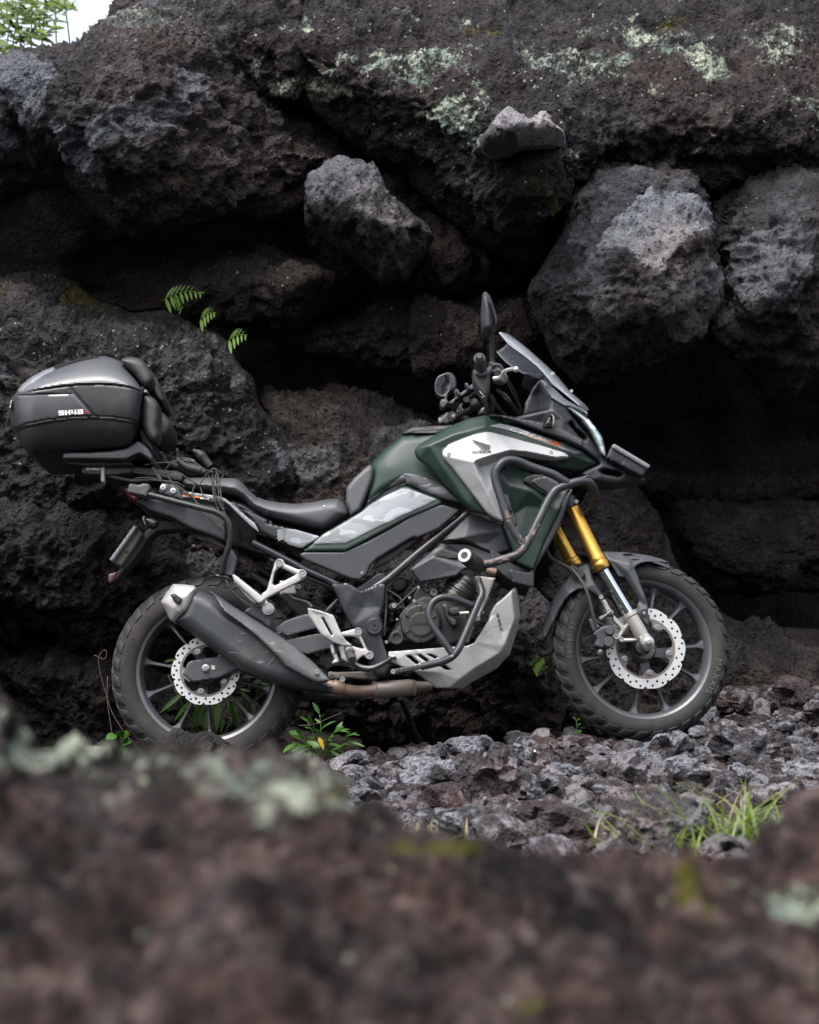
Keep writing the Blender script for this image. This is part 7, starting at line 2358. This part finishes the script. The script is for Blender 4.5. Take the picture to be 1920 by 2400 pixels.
# behind the rear wheel
p1 = plant('leafy_plant', 'broad-bladed green plant growing behind the rear wheel spokes', 'plant', PW(480, 1745, 0.34))
for a, b in (('665,1072', '498,1192'), ('735,1120', '568,1252'), ('770,1160', '715,1325'), ('800,1150', '740,1310'), ('900,1130', '880,1325'), ('850,1140', '870,1290'), ('975,1110', '1012,1318'),
             ('960,1130', '1040,1290'), ('930,1240', '915,1345'), ('1010,1100', '950,1160'), ('1080,1090', '1125,1240'), ('1045,1065', '1140,1150'), ('1060,970', '1135,965'), ('1110,1030', '1145,985'),
             ('1130,1000', '1200,985'), ('1180,1010', '1262,1020'), ('1040,1050', '1105,1055'), ('530,870', '605,842'), ('560,885', '615,885'), ('555,1050', '610,1020'), ('555,960', '600,945'),
             ('1105,1250', '1085,1290'), ('690,1330', '700,1360'), ('830,1180', '800,1335'), ('1000,1150', '1010,1110'), ('1150,1080', '1180,1020')):
    q0, q1 = D(a)[0], D(b)[0]
    y0 = 0.26 + r_.random() * 0.16
    put_leaf(p1, r_.choice((L1, L1, L2)), PW(q0[0], q0[1], y0), PW(q1[0], q1[1], y0 - 0.05 + r_.random() * 0.06), (r_.uniform(-0.4, 0.4), -0.9, 0.6), 1.15)
for s_ in ('830,1400 800,1250 700,1100', '860,1400 900,1250 960,1110', '900,1400 1000,1250 1080,1050 1180,1005', '800,1400 650,1150 560,960', '790,1400 640,1000 590,860'):
    stem(p1, [(q[0], q[1], 0.36) for q in D(s_)], 0.0025, M_stem)
# weed right of the rear wheel
p2 = plant('weed', 'small bushy green weed with one yellow leaf between rear wheel and side stand', 'weed', PW(745, 1765, -0.12))
stems2 = ['1560,1500 1550,1420 1530,1330 1500,1270', '1570,1500 1585,1400 1590,1300 1580,1220', '1575,1500 1620,1420 1660,1360 1690,1330', '1550,1500 1490,1450 1420,1420', '1580,1500 1640,1470 1700,1450',
          '1560,1500 1520,1450 1470,1400 1440,1360']
for st in stems2:
    q = D(st)
    y0 = -0.12 + r_.uniform(-0.06, 0.05)
    stem(p2, [(a[0], a[1], y0) for a in q], 0.0016, M_stem)
    n = 7
    for i in range(n):
        t = 0.2 + 0.8 * i / (n - 1)
        s_ = t * (len(q) - 1)
        k0 = min(int(s_), len(q) - 2)
        fx, fy = [q[k0][m] + (q[k0 + 1][m] - q[k0][m]) * (s_ - k0) for m in (0, 1)]
        ang = math.atan2(q[k0 + 1][1] - q[k0][1], q[k0 + 1][0] - q[k0][0]) + (1 if i % 2 else -1) * r_.uniform(0.4, 1.3) * (1 - 0.6 * t)
        ln = r_.uniform(18, 42)
        put_leaf(p2, r_.choice((L1, L2, L1)), PW(fx, fy, y0), PW(fx + ln * math.cos(ang), fy + ln * math.sin(ang) + 6, y0 - r_.uniform(-0.03, 0.06)), (r_.uniform(-0.6, 0.6), -0.6, 0.8), r_.uniform(1.2, 2.0))
for a, b in (('260,1330', '330,1325'), ('300,1390', '370,1330'), ('310,1400', '440,1415'), ('330,1360', '400,1345'), ('305,1400', '330,1330')):
    q0, q1 = E(a)[0], E(b)[0]
    put_leaf(p2, L2, PW(q0[0], q0[1], -0.12), PW(q1[0], q1[1], -0.15), (0, -0.7, 0.7), 1.2)
put_leaf(p2, LY, PW(*D('1572,1372')[0], -0.2), PW(*D('1610,1455')[0], -0.21), (0.2, -0.9, 0.3), 1.0, 'leaf')
stem(p2, [(q[0], q[1], -0.12) for q in E('0,1295 110,1290 200,1245 290,1210')], 0.0012, M_drystem)
# seedling and dry stalk left of the rear wheel
p3 = plant('seedling', 'round-leaved seedling at the left of the rear tyre', 'seedling', PW(285, 1755, -0.20))
for a, b in (('215,1360', '145,1375'), ('235,1370', '225,1320'), ('245,1400', '275,1335'), ('250,1420', '295,1400'), ('255,1440', '265,1480'), ('250,1380', '285,1350')):
    q0, q1 = D(a)[0], D(b)[0]
    put_leaf(p3, LR, PW(q0[0], q0[1], -0.2), PW(q1[0], q1[1], -0.24), (0, -0.8, 0.6), 1.0)
stem(p3, [(q[0], q[1], -0.2) for q in D('270,1540 250,1430 235,1360')], 0.002, M_stem)
p3b = plant('dry_stalk', 'thin curled dry stalk standing left of the rear tyre', 'dry stalk', PW(265, 1740, -0.15))
stem(p3b, [(q[0], q[1], -0.15) for q in D('200,1500 180,1340 150,1150 148,1060 150,960')], 0.0009, M_drystem)
stem(p3b, [(q[0], q[1], -0.15) for q in D('380,1480 260,1340 180,1210 150,1120 110,980 90,880 85,840 110,800 135,780 145,800 140,840 120,850 95,835 60,820')], 0.0009, M_drystem)
# seedling by the front tyre
p4 = plant('seedling', 'tiny upright seedling left of the front tyre', 'seedling', PW(1350, 1722, -0.12))
stem(p4, [(q[0], q[1], -0.12) for q in F('478,1950 480,1900 472,1840')], 0.0015, M_stem)
for a, b in (('472,1845', '455,1822'), ('475,1850', '492,1832'), ('478,1880', '500,1870'), ('480,1930', '508,1920'), ('479,1940', '462,1925')):
    q0, q1 = F(a)[0], F(b)[0]
    put_leaf(p4, LR, PW(q0[0], q0[1], -0.12), PW(q1[0], q1[1], -0.14), (0, -0.8, 0.6))


def fern(label, a, b, y, n=8, wid=0.36):
    q0, q1 = Vector(PW(a[0], a[1], y)), Vector(PW(b[0], b[1], y - 0.08))
    e = plant('fern', label, 'fern', q0, 'small ferns on the lava')
    d = q1 - q0
    L_ = d.length
    sag = Vector((0, 0, 0.10 * L_))
    pts = [q0 + d * t + sag * (4 * t * (1 - t)) for t in np.linspace(0, 1, 9)]
    v, f = sweep(np.array([tuple(p) for p in pts]), 0.0012, 5)
    mesh_obj('stem', v, f, M_fern, e, angle=None)
    sidev = d.cross(Vector((0, -1, 0.4))).normalized()
    for i in range(n):
        t = 0.12 + 0.85 * i / (n - 1)
        p = q0 + d * t + sag * (4 * t * (1 - t))
        ln = L_ * wid * (1 - t * 0.78)
        for s_ in (-1, 1):
            put_leaf(e, LF, p, p + (sidev * s_ * ln) + d.normalized() * ln * 0.6 + Vector((0, -0.02, -0.01)), (0, -0.8, 0.5), 1.2, 'leaflet')
    put_leaf(e, LF, q0 + d * 0.9, q1 + d * 0.1, (0, -0.8, 0.5), 1.2, 'leaflet')


Lv = view(0, 550, 2.4643)
fern('largest of the ferns on the mossy boulder, its frond reaching right', Lv('930,385')[0], Lv('1160,335')[0], 1.05, 8, 0.34)
fern('fern frond drooping below the mossy one on the boulder', Lv('1060,425')[0], Lv('1000,360')[0], 1.05, 6, 0.36)
fern('small yellow-green fern lower on the shoulder of the boulder', Lv('1150,500')[0], Lv('1240,450')[0], 1.0, 5, 0.5)
fern('small fern against the black cave, right of the boulder', Lv('1312,620')[0], Lv('1420,580')[0], 1.0, 5, 0.5)
fern('bright fern in a crack left of the front tyre', F('150,1468')[0], F('230,1392')[0], 0.10, 6, 0.30)
e_ = [o for o in COL.objects if o.get('label') == 'bright fern in a crack left of the front tyre'][0]
for tip in ('186,1368', '262,1452'):
    q0, q1 = Vector(PW(*F('152,1466')[0], 0.10)), Vector(PW(*F(tip)[0], 0.04))
    v, f = sweep(np.array([tuple(q0 + (q1 - q0) * t) for t in np.linspace(0, 1, 5)]), 0.001, 5)
    mesh_obj('stem', v, f, M_fern, e_, angle=None)
    d = (q1 - q0).normalized()
    sv = d.cross(Vector((0, -1, 0.3))).normalized()
    ln0 = (q1 - q0).length
    for i in range(8):
        t = 0.15 + 0.8 * i / 7
        ln = ln0 * 0.24 * (1 - 0.75 * t)
        for sg in (-1, 1):
            p = q0 + (q1 - q0) * t
            put_leaf(e_, LF, p, p + sv * sg * ln + d * ln * 0.6, (0, -0.8, 0.5), 1.2, 'leaflet')
# bamboo behind the crest at the top left
p5 = plant('bamboo', 'light green bamboo shrub behind the rock crest against the sky', 'bamboo', PW(60, 160, 2.2))
for i in range(9):
    x0 = -40 + i * 24 + r_.uniform(-8, 8)
    top = r_.uniform(-60, 40)
    stem(p5, [(x0, 190, 2.2), (x0 + r_.uniform(-12, 12), 100, 2.15), (x0 + r_.uniform(-22, 26), top, 2.1)], 0.003, M_stem)
for i in range(520):
    x0, v0 = r_.uniform(-50, 185), r_.uniform(-50, 150)
    a = r_.uniform(-0.5, 2.6)
    ln = r_.uniform(26, 58)
    y0 = 2.2 + r_.uniform(-0.2, 0.3)
    x1, v1 = x0 + ln * math.cos(a), v0 - ln * math.sin(a) * 0.7 + 6
    if v0 > 150 - 0.75 * max(0, x0 - 20) or x1 > 182:
        continue
    put_leaf(p5, LB, PW(x0, v0, y0), PW(x1, v1, y0 - r_.uniform(-0.04, 0.08)), (r_.uniform(-0.6, 0.6), -0.7, 0.7), 1.3)


# grass in front, at the right: uncountable blades
def blades(name, label, spots, mat):
    vv, ff = [], []
    for (x, y, n, h, sp) in spots:
        for i in range(n):
            bx, by = x + r_.gauss(0, sp), y + r_.gauss(0, sp * 0.6)
            z0 = float(ground_z(bx, by)) - 0.01
            a = r_.uniform(0, 6.28)
            lean = r_.uniform(0.2, 1.3)
            hh = h * r_.uniform(0.5, 1.15)
            w_ = r_.uniform(0.0026, 0.0052)
            b0 = len(vv)
            nx_, ny_ = -math.sin(a), math.cos(a)
            for k in range(6):
                t = k / 5
                px, py = bx + math.cos(a) * lean * hh * t * t, by + math.sin(a) * lean * hh * t * t
                pz = z0 + hh * t * (1 - 0.25 * lean * t)
                ww = w_ * (1 - t * t) + 0.0002
                vv += [(px - nx_ * ww, py - ny_ * ww, pz), (px, py + 0.0006, pz + ww * 0.6), (px + nx_ * ww, py + ny_ * ww, pz)]
            for k in range(5):
                for j in (0, 1):
                    ff.append((b0 + k * 3 + j, b0 + k * 3 + j + 1, b0 + k * 3 + j + 4, b0 + k * 3 + j + 3))
    o = mesh_obj(name, vv, ff, mat, None, angle=None)
    tag(o, label, None, None, 'stuff')


gx_ = lambda u, y: (u - 960) * S * (CAMD + y) / CAMD
blades('grass', 'blurred tuft of green grass behind the near rock at the right', [(gx_(1540, -2.0), -2.0, 20, 0.17, 0.09), (gx_(1650, -2.05), -2.05, 44, 0.22, 0.10), (gx_(1790, -2.05), -2.05, 40, 0.21, 0.07), (gx_(1700, -2.0), -2.0, 30, 0.14, 0.14)], M_grass)
blades('dry_grass', 'pale dry grass between the stones behind the near rock', [(gx_(1640, -1.8), -1.8, 30, 0.13, 0.12), (gx_(960, -1.5), -1.5, 60, 0.08, 0.12), (gx_(1760, -1.75), -1.75, 16, 0.15, 0.07), (gx_(1020, -1.8), -1.8, 40, 0.12, 0.08)], M_straw)
